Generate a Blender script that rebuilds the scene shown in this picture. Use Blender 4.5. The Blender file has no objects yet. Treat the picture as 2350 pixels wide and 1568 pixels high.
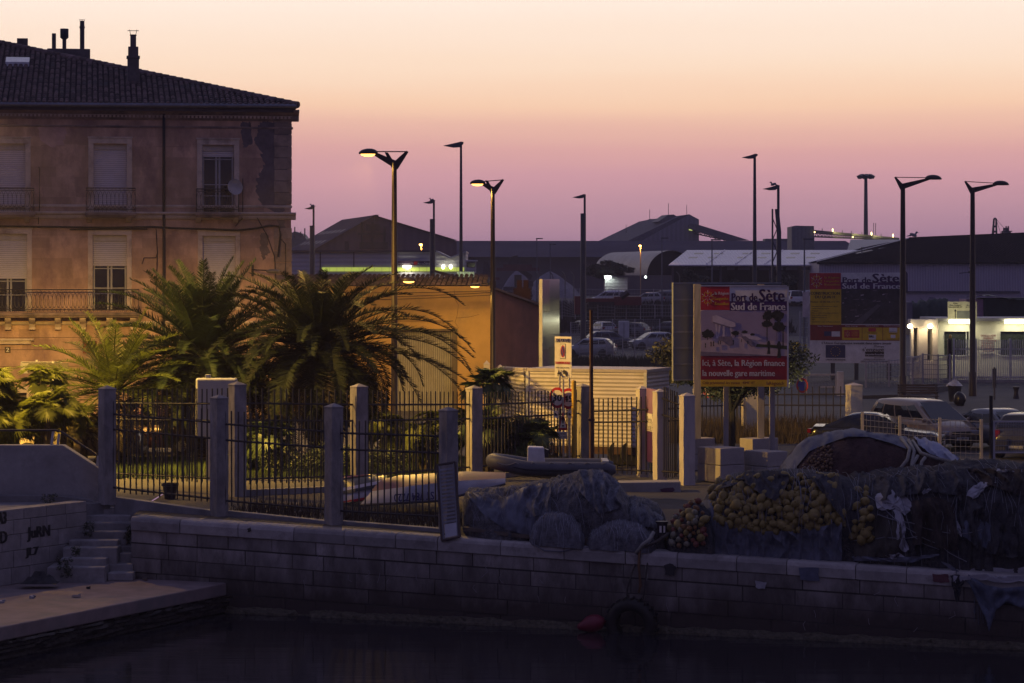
import bpy, bmesh, math, random
from mathutils import Vector, Matrix, noise
R = random.Random(7)
SC = bpy.context.scene
COL = SC.collection
PI = math.pi
# ---- camera geometry: level camera 6 m above the street; measurements were taken on a 2350 px wide print of the photo
F = 5875.0
HZ = 640.0
def W(px, py, d): return Vector(((px-1175)/F*d, d, 6-(py-HZ)/F*d))
def gx(px, d): return (px-1175)/F*d
def gz(py, d): return 6-(py-HZ)/F*d
def dz(py, z=0.0): return (6-z)*F/(py-HZ)       # distance of a ground point seen at row py
cam = bpy.data.cameras.new('camera'); co = bpy.data.objects.new('camera', cam); COL.objects.link(co)
co.location = (0, 0, 6); co.rotation_euler = (PI/2, 0, 0)
cam.sensor_width = 36; cam.lens = F/2350*36; cam.shift_y = -144/2350
cam.clip_start = 1; cam.clip_end = 6000
SC.camera = co
SC.view_settings.view_transform = 'Standard'; SC.view_settings.look = 'None'
SC.view_settings.exposure = 0; SC.view_settings.gamma = 1
try:
    SC.cycles.use_denoising = True; SC.cycles.max_bounces = 6; SC.cycles.diffuse_bounces = 3
    SC.cycles.sample_clamp_indirect = 4; SC.cycles.caustics_reflective = False; SC.cycles.caustics_refractive = False
except Exception: pass

def lin(r, g, b):
    f = lambda c: (c/255/12.92 if c/255 <= .04045 else ((c/255+.055)/1.055)**2.4)
    return (f(r), f(g), f(b))
# ---- materials -------------------------------------------------------------
MATS = {}
def nd(nt, t, **kw):
    n = nt.nodes.new(t)
    for k, v in kw.items():
        if k.startswith('i_'): n.inputs[k[2:].replace('_', ' ')].default_value = v
        else: setattr(n, k, v)
    return n
def M(name, col, rough=.8, var=.25, scale=2.0, bump=0.0, bscale=40, metal=0, tint=0.0, stretch=(1, 1, 1),
      emit=None, es=1.0, stain=None, stain_scale=.6, stain_lo=.5, spec=.4, wet=None, wave=None, alpha=None, coat=0, trans=0, pat=None, leaf=0):
    """procedural surface: noise-varied colour, blotchy stains, bump, optional per-face tint attribute"""
    if name in MATS: return MATS[name]
    m = bpy.data.materials.new(name); MATS[name] = m; m.use_nodes = True
    nt = m.node_tree; L = nt.links; b = nt.nodes['Principled BSDF']
    b.inputs['Roughness'].default_value = rough; b.inputs['Metallic'].default_value = metal
    b.inputs['Specular IOR Level'].default_value = spec
    if coat: b.inputs['Coat Weight'].default_value = coat; b.inputs['Coat Roughness'].default_value = .08
    tc = nd(nt, 'ShaderNodeTexCoord'); mp = nd(nt, 'ShaderNodeMapping'); L.new(tc.outputs['Object'], mp.inputs[0])
    mp.inputs['Scale'].default_value = stretch
    n1 = nd(nt, 'ShaderNodeTexNoise'); n1.inputs['Scale'].default_value = scale; n1.inputs['Detail'].default_value = 6
    n1.inputs['Roughness'].default_value = .65
    L.new(mp.outputs[0], n1.inputs['Vector'])
    mr = nd(nt, 'ShaderNodeMapRange'); mr.inputs[1].default_value = .3; mr.inputs[2].default_value = .7
    mr.inputs[3].default_value = 1-var; mr.inputs[4].default_value = 1+var*.6
    L.new(n1.outputs[0], mr.inputs[0])
    def mul(a, bsock=None, val=None):
        x = nd(nt, 'ShaderNodeMix', data_type='RGBA', blend_type='MULTIPLY'); x.inputs[0].default_value = 1
        L.new(a, x.inputs[6])
        if bsock is not None: L.new(bsock, x.inputs[7])
        return x.outputs[2]
    rgb = nd(nt, 'ShaderNodeRGB'); rgb.outputs[0].default_value = (*col, 1)
    c = mul(rgb.outputs[0], mr.outputs[0])
    if tint:
        at = nd(nt, 'ShaderNodeAttribute', attribute_name='tint')
        m2 = nd(nt, 'ShaderNodeMapRange'); m2.inputs[3].default_value = 1-tint; m2.inputs[4].default_value = 1+tint
        L.new(at.outputs['Fac'], m2.inputs[0]); c = mul(c, m2.outputs[0])
    if stain:
        n2 = nd(nt, 'ShaderNodeTexNoise'); n2.inputs['Scale'].default_value = stain_scale; n2.inputs['Detail'].default_value = 8
        n2.inputs['Roughness'].default_value = .7
        L.new(mp.outputs[0], n2.inputs['Vector'])
        m3 = nd(nt, 'ShaderNodeMapRange'); m3.inputs[1].default_value = stain_lo; m3.inputs[2].default_value = stain_lo+.16
        L.new(n2.outputs[0], m3.inputs[0])
        x = nd(nt, 'ShaderNodeMix', data_type='RGBA'); L.new(m3.outputs[0], x.inputs[0]); L.new(c, x.inputs[6])
        x.inputs[7].default_value = (*stain, 1); c = x.outputs[2]
    if wet:                       # tide mark: algae-dark stone below a height
        g = nd(nt, 'ShaderNodeNewGeometry'); s = nd(nt, 'ShaderNodeSeparateXYZ'); L.new(g.outputs['Position'], s.inputs[0])
        ad = nd(nt, 'ShaderNodeMath', operation='MULTIPLY_ADD'); L.new(n1.outputs[0], ad.inputs[0]); ad.inputs[1].default_value = 1.5; ad.use_clamp = False
        L.new(s.outputs[2], ad.inputs[2])
        m4 = nd(nt, 'ShaderNodeMapRange'); m4.inputs[1].default_value = wet[0]+.3; m4.inputs[2].default_value = wet[1]+.3
        L.new(ad.outputs[0], m4.inputs[0])
        x = nd(nt, 'ShaderNodeMix', data_type='RGBA'); L.new(m4.outputs[0], x.inputs[0]); x.inputs[6].default_value = (*wet[2], 1)
        L.new(c, x.inputs[7]); c = x.outputs[2]
    hgt = None
    if wave:                      # corrugation / ribs / weave: (axis, scale, colour depth, bump distance)
        wv = nd(nt, 'ShaderNodeTexWave', wave_type='BANDS', bands_direction=wave[0], wave_profile=wave[4] if len(wave) > 4 else 'SIN')
        wv.inputs['Scale'].default_value = wave[1]; L.new(tc.outputs['Object'], wv.inputs['Vector'])
        m5 = nd(nt, 'ShaderNodeMapRange'); m5.inputs[3].default_value = 1-wave[2]; m5.inputs[4].default_value = 1.0
        L.new(wv.outputs['Fac'], m5.inputs[0]); c = mul(c, m5.outputs[0]); hgt = (wv.outputs['Fac'], wave[3])
    if pat:                       # knotted mesh: (scale, colour of the twine, amount)
        br = nd(nt, 'ShaderNodeTexBrick'); br.offset = 0; br.inputs['Scale'].default_value = pat[0]
        br.inputs['Mortar Size'].default_value = .03; br.inputs['Row Height'].default_value = .5
        mp2 = nd(nt, 'ShaderNodeMapping'); mp2.inputs['Rotation'].default_value = (1.1, .6, .7)
        nz = nd(nt, 'ShaderNodeMix', data_type='RGBA', blend_type='ADD'); nz.inputs[0].default_value = .3
        L.new(tc.outputs['Object'], nz.inputs[6]); L.new(n1.outputs['Color'], nz.inputs[7]); L.new(nz.outputs[2], mp2.inputs[0])
        L.new(mp2.outputs[0], br.inputs['Vector'])
        x = nd(nt, 'ShaderNodeMix', data_type='RGBA'); ml = nd(nt, 'ShaderNodeMath', operation='MULTIPLY'); ml.inputs[1].default_value = pat[2]
        L.new(br.outputs['Fac'], ml.inputs[0]); L.new(ml.outputs[0], x.inputs[0]); L.new(c, x.inputs[6])
        x.inputs[7].default_value = (*pat[1], 1); c = x.outputs[2]
    L.new(c, b.inputs['Base Color'])
    if bump or hgt:
        bp = nd(nt, 'ShaderNodeBump')
        if hgt: L.new(hgt[0], bp.inputs['Height']); bp.inputs['Distance'].default_value = hgt[1]; bp.inputs['Strength'].default_value = 1
        else:
            n3 = nd(nt, 'ShaderNodeTexNoise'); n3.inputs['Scale'].default_value = bscale; n3.inputs['Detail'].default_value = 5
            L.new(mp.outputs[0], n3.inputs['Vector']); L.new(n3.outputs[0], bp.inputs['Height'])
            bp.inputs['Distance'].default_value = bump; bp.inputs['Strength'].default_value = .8
        L.new(bp.outputs[0], b.inputs['Normal'])
    if emit:
        b.inputs['Emission Color'].default_value = (*emit, 1); b.inputs['Emission Strength'].default_value = es
    if trans: b.inputs['Transmission Weight'].default_value = trans
    if leaf:                      # light shining through thin leaves
        tr = nd(nt, 'ShaderNodeBsdfTranslucent'); ms = nd(nt, 'ShaderNodeMixShader'); ms.inputs[0].default_value = leaf
        L.new(c, tr.inputs['Color']); L.new(b.outputs[0], ms.inputs[1]); L.new(tr.outputs[0], ms.inputs[2]); L.new(ms.outputs[0], nt.nodes['Material Output'].inputs['Surface'])
    if alpha is not None: b.inputs['Alpha'].default_value = alpha
    return m
# ---- mesh collecting -------------------------------------------------------
class MB:
    def __init__(s): s.v = []; s.f = []; s.t = []
    def add(s, vs, fs, t=.5):
        o = len(s.v); s.v += [tuple(p) for p in vs]
        for f in fs: s.f.append([i+o for i in f]); s.t.append(t)
        return s
    def box(s, x0, x1, y0, y1, z0, z1, t=.5):
        v = [(x, y, z) for z in (z0, z1) for y in (y0, y1) for x in (x0, x1)]
        return s.add(v, [(0, 2, 3, 1), (4, 5, 7, 6), (0, 1, 5, 4), (2, 6, 7, 3), (0, 4, 6, 2), (1, 3, 7, 5)], t)
    def obox(s, c, size, rz=0, t=.5, rx=0, ry=0):
        m = Matrix.Translation(c) @ Matrix.Rotation(rz, 4, 'Z') @ Matrix.Rotation(ry, 4, 'Y') @ Matrix.Rotation(rx, 4, 'X')
        a, b, d = [q/2 for q in size]
        v = [m @ Vector((x, y, z)) for z in (-d, d) for y in (-b, b) for x in (-a, a)]
        return s.add(v, [(0, 2, 3, 1), (4, 5, 7, 6), (0, 1, 5, 4), (2, 6, 7, 3), (0, 4, 6, 2), (1, 3, 7, 5)], t)
    def tube(s, pts, r, n=6, t=.5, cap=True):
        pts = [Vector(p) for p in pts]; k = len(pts)
        rs = r if isinstance(r, (list, tuple)) else [r]*k
        vs = []; up0 = None
        for i, p in enumerate(pts):
            d = (pts[min(i+1, k-1)]-pts[max(i-1, 0)])
            if d.length < 1e-9: d = Vector((0, 0, 1))
            d.normalize()
            if up0 is None: up0 = Vector((0, 0, 1)) if abs(d.z) < .9 else Vector((1, 0, 0))
            a = d.cross(up0)
            if a.length < 1e-6: a = d.cross(Vector((0, 1, 0)))
            a.normalize(); b = a.cross(d); b.normalize()
            for j in range(n):
                an = 2*PI*j/n
                vs.append(p+(a*math.cos(an)+b*math.sin(an))*rs[i])
        fs = [(i*n+j, i*n+(j+1) % n, (i+1)*n+(j+1) % n, (i+1)*n+j) for i in range(k-1) for j in range(n)]
        if cap: fs += [tuple(range(n-1, -1, -1)), tuple((k-1)*n+j for j in range(n))]
        return s.add(vs, fs, t)
    def lathe(s, prof, c=(0, 0, 0), n=14, t=.5, m=None):
        vs = []; k = len(prof)
        for r, z in prof:
            for j in range(n):
                p = Vector((r*math.cos(2*PI*j/n), r*math.sin(2*PI*j/n), z))
                vs.append((m @ p if m else p)+Vector(c))
        fs = [(i*n+j, i*n+(j+1) % n, (i+1)*n+(j+1) % n, (i+1)*n+j) for i in range(k-1) for j in range(n)]
        fs += [tuple(range(n-1, -1, -1)), tuple((k-1)*n+j for j in range(n))]
        return s.add(vs, fs, t)
    def ell(s, c, r, n=12, k=8, t=.5, m=None):
        prof = [(max(math.sin(PI*i/k), .001), -math.cos(PI*i/k)) for i in range(k+1)]
        vs = []
        for a, z in prof:
            for j in range(n):
                p = Vector((a*math.cos(2*PI*j/n)*r[0], a*math.sin(2*PI*j/n)*r[1], z*r[2]))
                vs.append((m @ p if m else p)+Vector(c))
        fs = [(i*n+j, i*n+(j+1) % n, (i+1)*n+(j+1) % n, (i+1)*n+j) for i in range(k) for j in range(n)]
        return s.add(vs, fs, t)
    def prism(s, poly, vec, t=.5):
        k = len(poly); vec = Vector(vec)
        vs = [Vector(p) for p in poly]+[Vector(p)+vec for p in poly]
        fs = [tuple(range(k)), tuple(range(2*k-1, k-1, -1))]+[(i, i+k, (i+1) % k+k, (i+1) % k) for i in range(k)]
        return s.add(vs, fs, t)
    def grid(s, fn, nu, nv, t=.5):
        vs = [fn(i/nu, j/nv) for i in range(nu+1) for j in range(nv+1)]
        fs = [(i*(nv+1)+j, (i+1)*(nv+1)+j, (i+1)*(nv+1)+j+1, i*(nv+1)+j+1) for i in range(nu) for j in range(nv)]
        return s.add(vs, fs, t)
    def build(s, name, mat, parent=None, smooth=None, org=None, bevel=0, fix=False):
        me = bpy.data.meshes.new(name)
        vs = s.v if org is None else [(x-org[0], y-org[1], z-org[2]) for x, y, z in s.v]
        me.from_pydata(vs, [], s.f)
        a = me.attributes.new('tint', 'FLOAT', 'FACE'); a.data.foreach_set('value', s.t)
        if fix:
            bm = bmesh.new(); bm.from_mesh(me); bmesh.ops.recalc_face_normals(bm, faces=bm.faces); bm.to_mesh(me); bm.free()
        if smooth:
            me.polygons.foreach_set('use_smooth', [True]*len(me.polygons))
            if smooth < 3: me.set_sharp_from_angle(angle=smooth)
        me.update()
        o = bpy.data.objects.new(name, me); COL.objects.link(o); me.materials.append(mat)
        if parent: o.parent = parent
        if bevel:
            b = o.modifiers.new('b', 'BEVEL'); b.width = bevel; b.segments = 2; b.limit_method = 'ANGLE'
        return o
def tag(o, label, cat=None, group=None):
    o['label'] = label
    if cat: o['category'] = cat
    if group: o['group'] = group
    return o
def struct(o, kind='structure', label=None):
    o['kind'] = kind
    if label: o['label'] = label
    return o
def thing(name, label, cat, loc=(0, 0, 0), rz=0, group=None):
    o = bpy.data.objects.new(name, None); COL.objects.link(o); o.location = loc; o.rotation_euler = (0, 0, rz)
    o.empty_display_size = .2
    return tag(o, label, cat, group)
def dup(root, loc, rz=None, label=None, group=None):
    def cp(o, par):
        c = o.copy(); COL.objects.link(c)
        if par: c.parent = par
        for ch in kids.get(o.name, []): cp(ch, c)
        return c
    kids = {}
    for o in bpy.data.objects:
        if o.parent: kids.setdefault(o.parent.name, []).append(o)
    r = cp(root, None); r.location = loc
    if rz is not None: r.rotation_euler = (0, 0, rz)
    if label: r['label'] = label
    if group: r['group'] = group
    return r
# ---- lettering -------------------------------------------------------------
CAP = None
def text_mesh(s, spacing=1.0):
    cu = bpy.data.curves.new('t', 'FONT'); cu.body = s; cu.resolution_u = 2; cu.space_character = spacing; cu.fill_mode = 'FRONT'
    o = bpy.data.objects.new('t', cu); COL.objects.link(o)
    dg = bpy.context.evaluated_depsgraph_get()
    me = bpy.data.meshes.new_from_object(o.evaluated_get(dg))
    bpy.data.objects.remove(o); bpy.data.curves.remove(cu)
    vs = [v.co.copy() for v in me.vertices]; fs = [tuple(p.vertices) for p in me.polygons]
    bpy.data.meshes.remove(me)
    return vs, fs
CAPH = max(v.y for v in text_mesh('H')[0])
def write(mb, s, x, z, h, w=None, y=0.0, align='L', bold=0.0, flip=False):
    """adds the letters of s to mb in the XZ plane, baseline z, capital height h, fitted to width w"""
    vs, fs = text_mesh(s)
    if not vs: return mb
    x0 = min(v.x for v in vs); x1 = max(v.x for v in vs); k = h/CAPH
    kx = (w/(x1-x0)) if w else k
    wd = (x1-x0)*kx; ox = x if align == 'L' else (x-wd/2 if align == 'C' else x-wd)
    out = []
    for v in vs:
        a, b = ox+(v.x-x0)*kx, v.y*k
        if flip: a, b = 2*ox+wd-a, h-b
        out.append((a, y, z+b))
    if bold:
        for dx in (-bold, 0, bold): mb.add([(a+dx, yy-abs(dx)*.01, zz) for a, yy, zz in out], fs)
    else: mb.add(out, fs)
    return mb
def between(pa, da, pb, db):
    a = Vector((gx(pa, da), da)); b = Vector((gx(pb, db), db)); v = b-a
    return a, v.length, math.atan2(v.y, v.x)
# ---- world: dusk sky, bright peach over a mauve horizon ahead, dim blue behind ------------------
wd = bpy.data.worlds.new('World'); SC.world = wd; wd.use_nodes = True
nt = wd.node_tree; L = nt.links; bg = nt.nodes['Background']
tc = nd(nt, 'ShaderNodeTexCoord'); sp = nd(nt, 'ShaderNodeSeparateXYZ'); L.new(tc.outputs['Generated'], sp.inputs[0])
def mth(op, a, b=None, c=None, clamp=False):
    n = nd(nt, 'ShaderNodeMath', operation=op); n.use_clamp = clamp
    for i, q in enumerate((a, b, c)):
        if q is None: continue
        if isinstance(q, (int, float)): n.inputs[i].default_value = q
        else: L.new(q, n.inputs[i])
    return n.outputs[0]
nzs = nd(nt, 'ShaderNodeTexNoise'); nzs.inputs['Scale'].default_value = 3; mps = nd(nt, 'ShaderNodeMapping')
mps.inputs['Scale'].default_value = (1.2, 1, 26); L.new(tc.outputs['Generated'], mps.inputs[0]); L.new(mps.outputs[0], nzs.inputs[0])
zj = mth('MULTIPLY_ADD', mth('SUBTRACT', nzs.outputs[0], .5), .009, sp.outputs[2])
el = mth('POWER', mth('DIVIDE', mth('MAXIMUM', mth('ARCSINE', zj), 0), PI/2), .5)
def ramp(stops, k=1.0):
    r = nd(nt, 'ShaderNodeValToRGB'); e = r.color_ramp.elements
    while len(e) < len(stops): e.new(.5)
    for q, (deg, c) in zip(e, stops):
        q.position = (deg/90)**.5; q.color = (*[x*k for x in lin(*c)], 1)
    L.new(el, r.inputs[0]); return r.outputs[0]
FRONT = [(0, (150, 118, 142)), (.95, (167, 129, 150)), (1.56, (189, 144, 158)), (2.3, (209, 156, 164)), (2.9, (224, 169, 164)), (3.4, (237, 187, 168)),
         (3.9, (249, 206, 175)), (4.7, (252, 221, 195)), (6.2, (253, 233, 217)), (10, (238, 220, 205)), (18, (190, 182, 190)), (35, (122, 122, 154)), (90, (92, 94, 138))]
BACK = [(0, (88, 77, 106)), (8, (95, 86, 120)), (30, (97, 95, 137)), (90, (92, 94, 138))]
fr = ramp(FRONT, 1.12); bk = ramp(BACK)
hx = mth('SQRT', mth('ADD', mth('MULTIPLY', sp.outputs[0], sp.outputs[0]), mth('MULTIPLY', sp.outputs[1], sp.outputs[1])))
az = mth('DIVIDE', sp.outputs[1], mth('MAXIMUM', hx, .001))
mrr = nd(nt, 'ShaderNodeMapRange', interpolation_type='SMOOTHSTEP'); L.new(az, mrr.inputs[0])
mrr.inputs[1].default_value = -.1; mrr.inputs[2].default_value = .9
mx = nd(nt, 'ShaderNodeMix', data_type='RGBA'); L.new(mrr.outputs[0], mx.inputs[0]); L.new(bk, mx.inputs[6]); L.new(fr, mx.inputs[7])
L.new(mx.outputs[2], bg.inputs[0]); bg.inputs[1].default_value = 1.0
# ---- lamps -----------------------------------------------------------------
SODIUM = (1.0, .57, .10)
def luminaire(name, loc, power, col=SODIUM, zcut=(-.05, -.26), ycut=None, r=.12, xcut=0):
    """street lantern: a point source whose photometric curve cuts off near the horizontal (and behind the kerb side)"""
    l = bpy.data.lights.new(name, 'POINT'); l.energy = power; l.color = col; l.shadow_soft_size = r; l.use_nodes = True
    t_ = l.node_tree; em = t_.nodes['Emission']; tc_ = nd(t_, 'ShaderNodeTexCoord'); s_ = nd(t_, 'ShaderNodeSeparateXYZ'); t_.links.new(tc_.outputs['Normal'], s_.inputs[0])
    m_ = nd(t_, 'ShaderNodeMapRange', interpolation_type='SMOOTHSTEP'); t_.links.new(s_.outputs[2], m_.inputs[0]); m_.inputs[1].default_value = zcut[1]; m_.inputs[2].default_value = zcut[0]; m_.inputs[3].default_value = 1; m_.inputs[4].default_value = 0
    out = m_.outputs[0]
    if ycut:
        y_ = nd(t_, 'ShaderNodeMapRange', interpolation_type='SMOOTHSTEP'); t_.links.new(s_.outputs[1], y_.inputs[0]); y_.inputs[1].default_value = ycut[0]; y_.inputs[2].default_value = ycut[1]; y_.inputs[3].default_value = .07
        x_ = nd(t_, 'ShaderNodeMath', operation='MULTIPLY'); t_.links.new(out, x_.inputs[0]); t_.links.new(y_.outputs[0], x_.inputs[1]); out = x_.outputs[0]
    if xcut:
        a_ = nd(t_, 'ShaderNodeMath', operation='MULTIPLY'); t_.links.new(s_.outputs[0], a_.inputs[0]); a_.inputs[1].default_value = xcut
        b_ = nd(t_, 'ShaderNodeMapRange', interpolation_type='SMOOTHSTEP'); t_.links.new(a_.outputs[0], b_.inputs[0]); b_.inputs[1].default_value = .06; b_.inputs[2].default_value = .34; b_.inputs[3].default_value = 1; b_.inputs[4].default_value = .06
        x2 = nd(t_, 'ShaderNodeMath', operation='MULTIPLY'); t_.links.new(out, x2.inputs[0]); t_.links.new(b_.outputs[0], x2.inputs[1]); out = x2.outputs[0]
    t_.links.new(out, em.inputs['Strength'])
    o = bpy.data.objects.new(name, l); COL.objects.link(o); o.location = loc
    return o
def spot(name, loc, power, col=SODIUM, ang=165, blend=.35, tgt=None, r=.12):
    l = bpy.data.lights.new(name, 'SPOT'); l.energy = power; l.color = col; l.spot_size = math.radians(ang); l.spot_blend = blend
    l.shadow_soft_size = r
    o = bpy.data.objects.new(name, l); COL.objects.link(o); o.location = loc
    if tgt is not None: o.rotation_euler = (Vector(tgt)-Vector(loc)).to_track_quat('-Z', 'Y').to_euler()
    return o
# ================= water, ground, quay =================
ZW = -2.4
def Yq(x): return 64.5-(x+6.97)*.3446
def zq(x): return -.07-(min(max(x, -9.75), 16)+9.75)*.0314
water = M('harbour_water', (.020, .019, .024), rough=.05, var=.2, scale=.3, bump=.014, bscale=.8, stretch=(.14, 2.2, 1), spec=.5)
b = MB(); b.add([(-150, -60, ZW), (150, -60, ZW), (150, 75, ZW), (-150, 75, ZW)], [(0, 1, 2, 3)])
struct(b.build('water', water))
asph = M('asphalt', (.055, .052, .055), rough=.85, var=.3, scale=.35, bump=.006, bscale=60, stain=(.035, .033, .036), stain_scale=.12)
b = MB(); b.add([(-900, 68, 0), (-9.75, 68, 0), (-9.75, 74.4, 0), (60, 50.4, 0), (900, 50.4, 0), (2500, 4500, 0), (-2500, 4500, 0)], [tuple(range(7))])
struct(b.build('ground', asph))
dirt = M('quay_dirt', (.062, .052, .046), rough=.95, var=.4, scale=.8, bump=.02, bscale=14, stain=(.05, .045, .04), stain_scale=.5)
def quayfn(u, v):
    x = -9.75+u*69.75; y = Yq(x)+.45+v*8.6
    return (x, y, zq(x)*(1-v)+.004*(1-v)+(0.02*noise.noise((x*.6, y*.6, 0)) if 0 < v < 1 else 0))
b = MB(); b.grid(quayfn, 90, 8); struct(b.build('quay_pavement', dirt))
# quay wall of large ashlar blocks with a rounded coping
stone = M('quay_stone', (.27, .24, .225), rough=.85, var=.45, scale=1.3, bump=.02, bscale=11, tint=.32, stain=(.09, .078, .072), stain_scale=1.0, stain_lo=.53, stretch=(1, 1, .42),
          wet=(-1.5, -.15, (.050, .037, .032)))
cope = M('coping_stone', (.31, .285, .27), rough=.85, var=.3, scale=2.2, bump=.012, bscale=18, tint=.2, stain=(.13, .115, .11), stain_scale=1.2, stain_lo=.55)
qa = math.atan(-.3446); qd = Vector((math.cos(qa), math.sin(qa), 0)); qn = Vector((math.sin(qa), -math.cos(qa), 0))   # along the wall, out over the water
Q0 = Vector((-9.75, Yq(-9.75), 0))
qlen = 62.0
def qpt(s, out, z): p = Q0+qd*s+qn*out; return Vector((p.x, p.y, z))
def qz(s): return zq((Q0+qd*s).x)
qw = thing('quay_wall', 'long quay wall of pale stone blocks dark with algae near the water', 'wall', qpt(0, 0, ZW))
org = qw.location
bw = MB(); courses = [(.36, .32), (.70, .36), (1.06, .37), (1.44, .36), (1.82, .5)]
for ci, (top, h) in enumerate(courses):
    s = -R.random()*.8 if ci else -.1
    s = max(s, -.4)
    while s < qlen:
        ln = R.uniform(.8, 1.75) if s < 32 else 2.5
        e = s+ln; j = R.uniform(-.025, .018); t = R.random()
        s0, s1 = max(s, 0)+.012, e-.012
        if s1-s0 > .1:
            zt = lambda q: qz(q)-top; zb = lambda q: (qz(q)-top-h+.02 if ci < 4 else ZW-.3)
            y1 = j; y0 = -.5
            v = [qpt(s0, y0, zb(s0)), qpt(s1, y0, zb(s1)), qpt(s0, y1, zb(s0)), qpt(s1, y1, zb(s1)),
                 qpt(s0, y0, zt(s0)), qpt(s1, y0, zt(s1)), qpt(s0, y1, zt(s0)), qpt(s1, y1, zt(s1))]
            bw.add(v, [(0, 2, 3, 1), (4, 5, 7, 6), (0, 1, 5, 4), (2, 6, 7, 3), (0, 4, 6, 2), (1, 3, 7, 5)], t)
        s = e
bw.build('wall_face', stone, qw, org=org, bevel=.012)
bk_ = MB(); bk_.prism([qpt(0, -.6, ZW-.5), qpt(0, -.03, ZW-.5), qpt(0, -.03, -.42), qpt(0, -.6, -.42)], qd*9)
bk_.prism([qpt(9, -.6, ZW-.5), qpt(9, -.03, ZW-.5), qpt(9, -.03, -.80), qpt(9, -.6, -.80)], qd*(qlen-9))
bk_.build('mortar_backing', M('dark_mortar', (.05, .045, .042), rough=.95), qw, org=org)
bc = MB(); s = .02
while s < qlen:
    ln = R.uniform(1.0, 1.75); e = s+ln; o = R.uniform(.03, .06)
    for_ = []
    for q in (s+.006, e-.006):
        z = qz(q); sec = [(-.55, z-.35), (o, z-.35), (o+.012, z-.12), (o-.02, z-.04), (o-.08, z+.0), (-.55, z+.004)]
        for_.append([qpt(q, a, c) for a, c in sec])
    k = 6; bc.add(for_[0]+for_[1], [tuple(range(k-1, -1, -1)), tuple(range(k, 2*k))]+[(i, (i+1) % k, (i+1) % k+k, i+k) for i in range(k)], R.random())
    s = e
bc.build('coping', cope, qw, org=org, bevel=.02)
# barnacled footing ledge at the waterline
lb = MB()
def ledge(u, v):
    s = 2.75+u*56; n = noise.noise((s*2.1, v*3, 1))*.06+noise.noise((s*9, v*9, 4))*.035
    gap = 1 if s > 5.0 or s < 4.6 else .2
    pr = [(.02, .14), (.16, .12), (.26, .04), (.3, -.25)]; i = min(int(v*3), 2); f = v*3-i
    a = pr[i][0]*(1-f)+pr[i+1][0]*f; c = pr[i][1]*(1-f)+pr[i+1][1]*f
    return qpt(s, (a+n)*gap, ZW+(c+n)*gap)
lb.grid(ledge, 700, 9)
lb.build('footing_ledge', M('barnacles', (.10, .085, .055), rough=.7, var=.7, scale=9, bump=.05, bscale=30), qw, org=org)
# ---- landing at the left with steps
ZL = -1.67
conc = M('old_concrete', (.30, .285, .28), rough=.88, var=.3, scale=1.3, bump=.006, bscale=30, stain=(.19, .18, .175), stain_scale=.7)
conc_d = M('stained_concrete', (.22, .21, .21), rough=.9, var=.35, scale=1.1, bump=.008, bscale=25, stain=(.12, .115, .115), stain_scale=.5)
lp = [(-7.2, 64.56), (-11.3, 56.3), (-15.6, 47.6), (-30, 47.6), (-30, 66.5), (-9.75, 68)]
ln_ = thing('landing', 'low concrete boat landing beside the stone steps at water level', 'landing', (-11, 62, ZL))
lf = M('landing_floor', (.23, .175, .165), rough=.9, var=.3, scale=1.5, bump=.006, bscale=40, stain=(.16, .145, .14), stain_scale=.55)
b = MB(); b.prism([(x, y, ZL-.32) for x, y in lp], (0, 0, .32)); b.build('slab', lf, ln_, org=ln_.location, bevel=.03)
b = MB(); rock = M('rotten_timber', (.045, .038, .033), rough=.75, var=.6, scale=3, bump=.06, bscale=8, stretch=(1, 1, 3))
p0, p1 = Vector((-7.2, 64.56, 0)), Vector((-15.6, 47.6, 0)); ed = (p1-p0).normalized(); en = Vector((-ed.y, ed.x, 0))
if en.x < 0: en = -en
def under(u, v):
    s = u*18.9; n = noise.noise((s*.8, v*7, 0))*.12+noise.noise((s*4, v*12, 3))*.06
    p = p0+ed*s+en*(.20-.25*v+n); return (p.x, p.y, ZL-.3-v*.5)
b.grid(under, 260, 10)
b.build('timber_edge', rock, ln_, org=ln_.location)
b = MB()
for i in range(26):
    p = p0+ed*(.4+i*.72+R.uniform(-.1, .1))+en*(-.2); b.obox((p.x, p.y, ZL-.9), (.32, .3, 1.3), math.atan2(ed.y, ed.x), R.random())
b.build('pile', M('wet_pile', (.05, .042, .03), rough=.7, var=.5, scale=6, bump=.04), ln_, org=ln_.location)['kind'] = 'stuff'
st = thing('stone_steps', 'flight of worn stone steps climbing from the landing to the quay', 'steps', (-11, 64.8, ZL))
stp = M('step_stone', (.27, .255, .25), rough=.9, var=.3, scale=2, bump=.012, bscale=20, stain=(.15, .14, .14), stain_scale=.8, tint=.12)
steps = [(130, 240, 1302, 1334, 64.6), (160, 243, 1282, 1302, 65.0), (166, 268, 1257, 1282, 65.4), (180, 270, 1240, 1257, 65.8), (192, 290, 1220, 1240, 66.2),
         (200, 302, 1200, 1220, 66.6), (214, 303, 1183, 1200, 67.0), (228, 330, 1168, 1183, 67.4)]
for x0, x1, y0, y1, d in steps:
    b = MB(); zt = gz(y0, d); X0 = gx(x0, d)-.25
    b.box(X0, gx(x1, d) if x1 < 300 else gx(300, d), d, d+2.2, ZL-.2 if d < 65.3 else ZL, zt, R.random())
    if x1 < 300: b.box(gx(x1, d)+.01, gx(300, d), d+.35, d+1.6, ZL, zt-.18, R.random())
    b.build('step', stp, st, org=st.location, bevel=.03)
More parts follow.
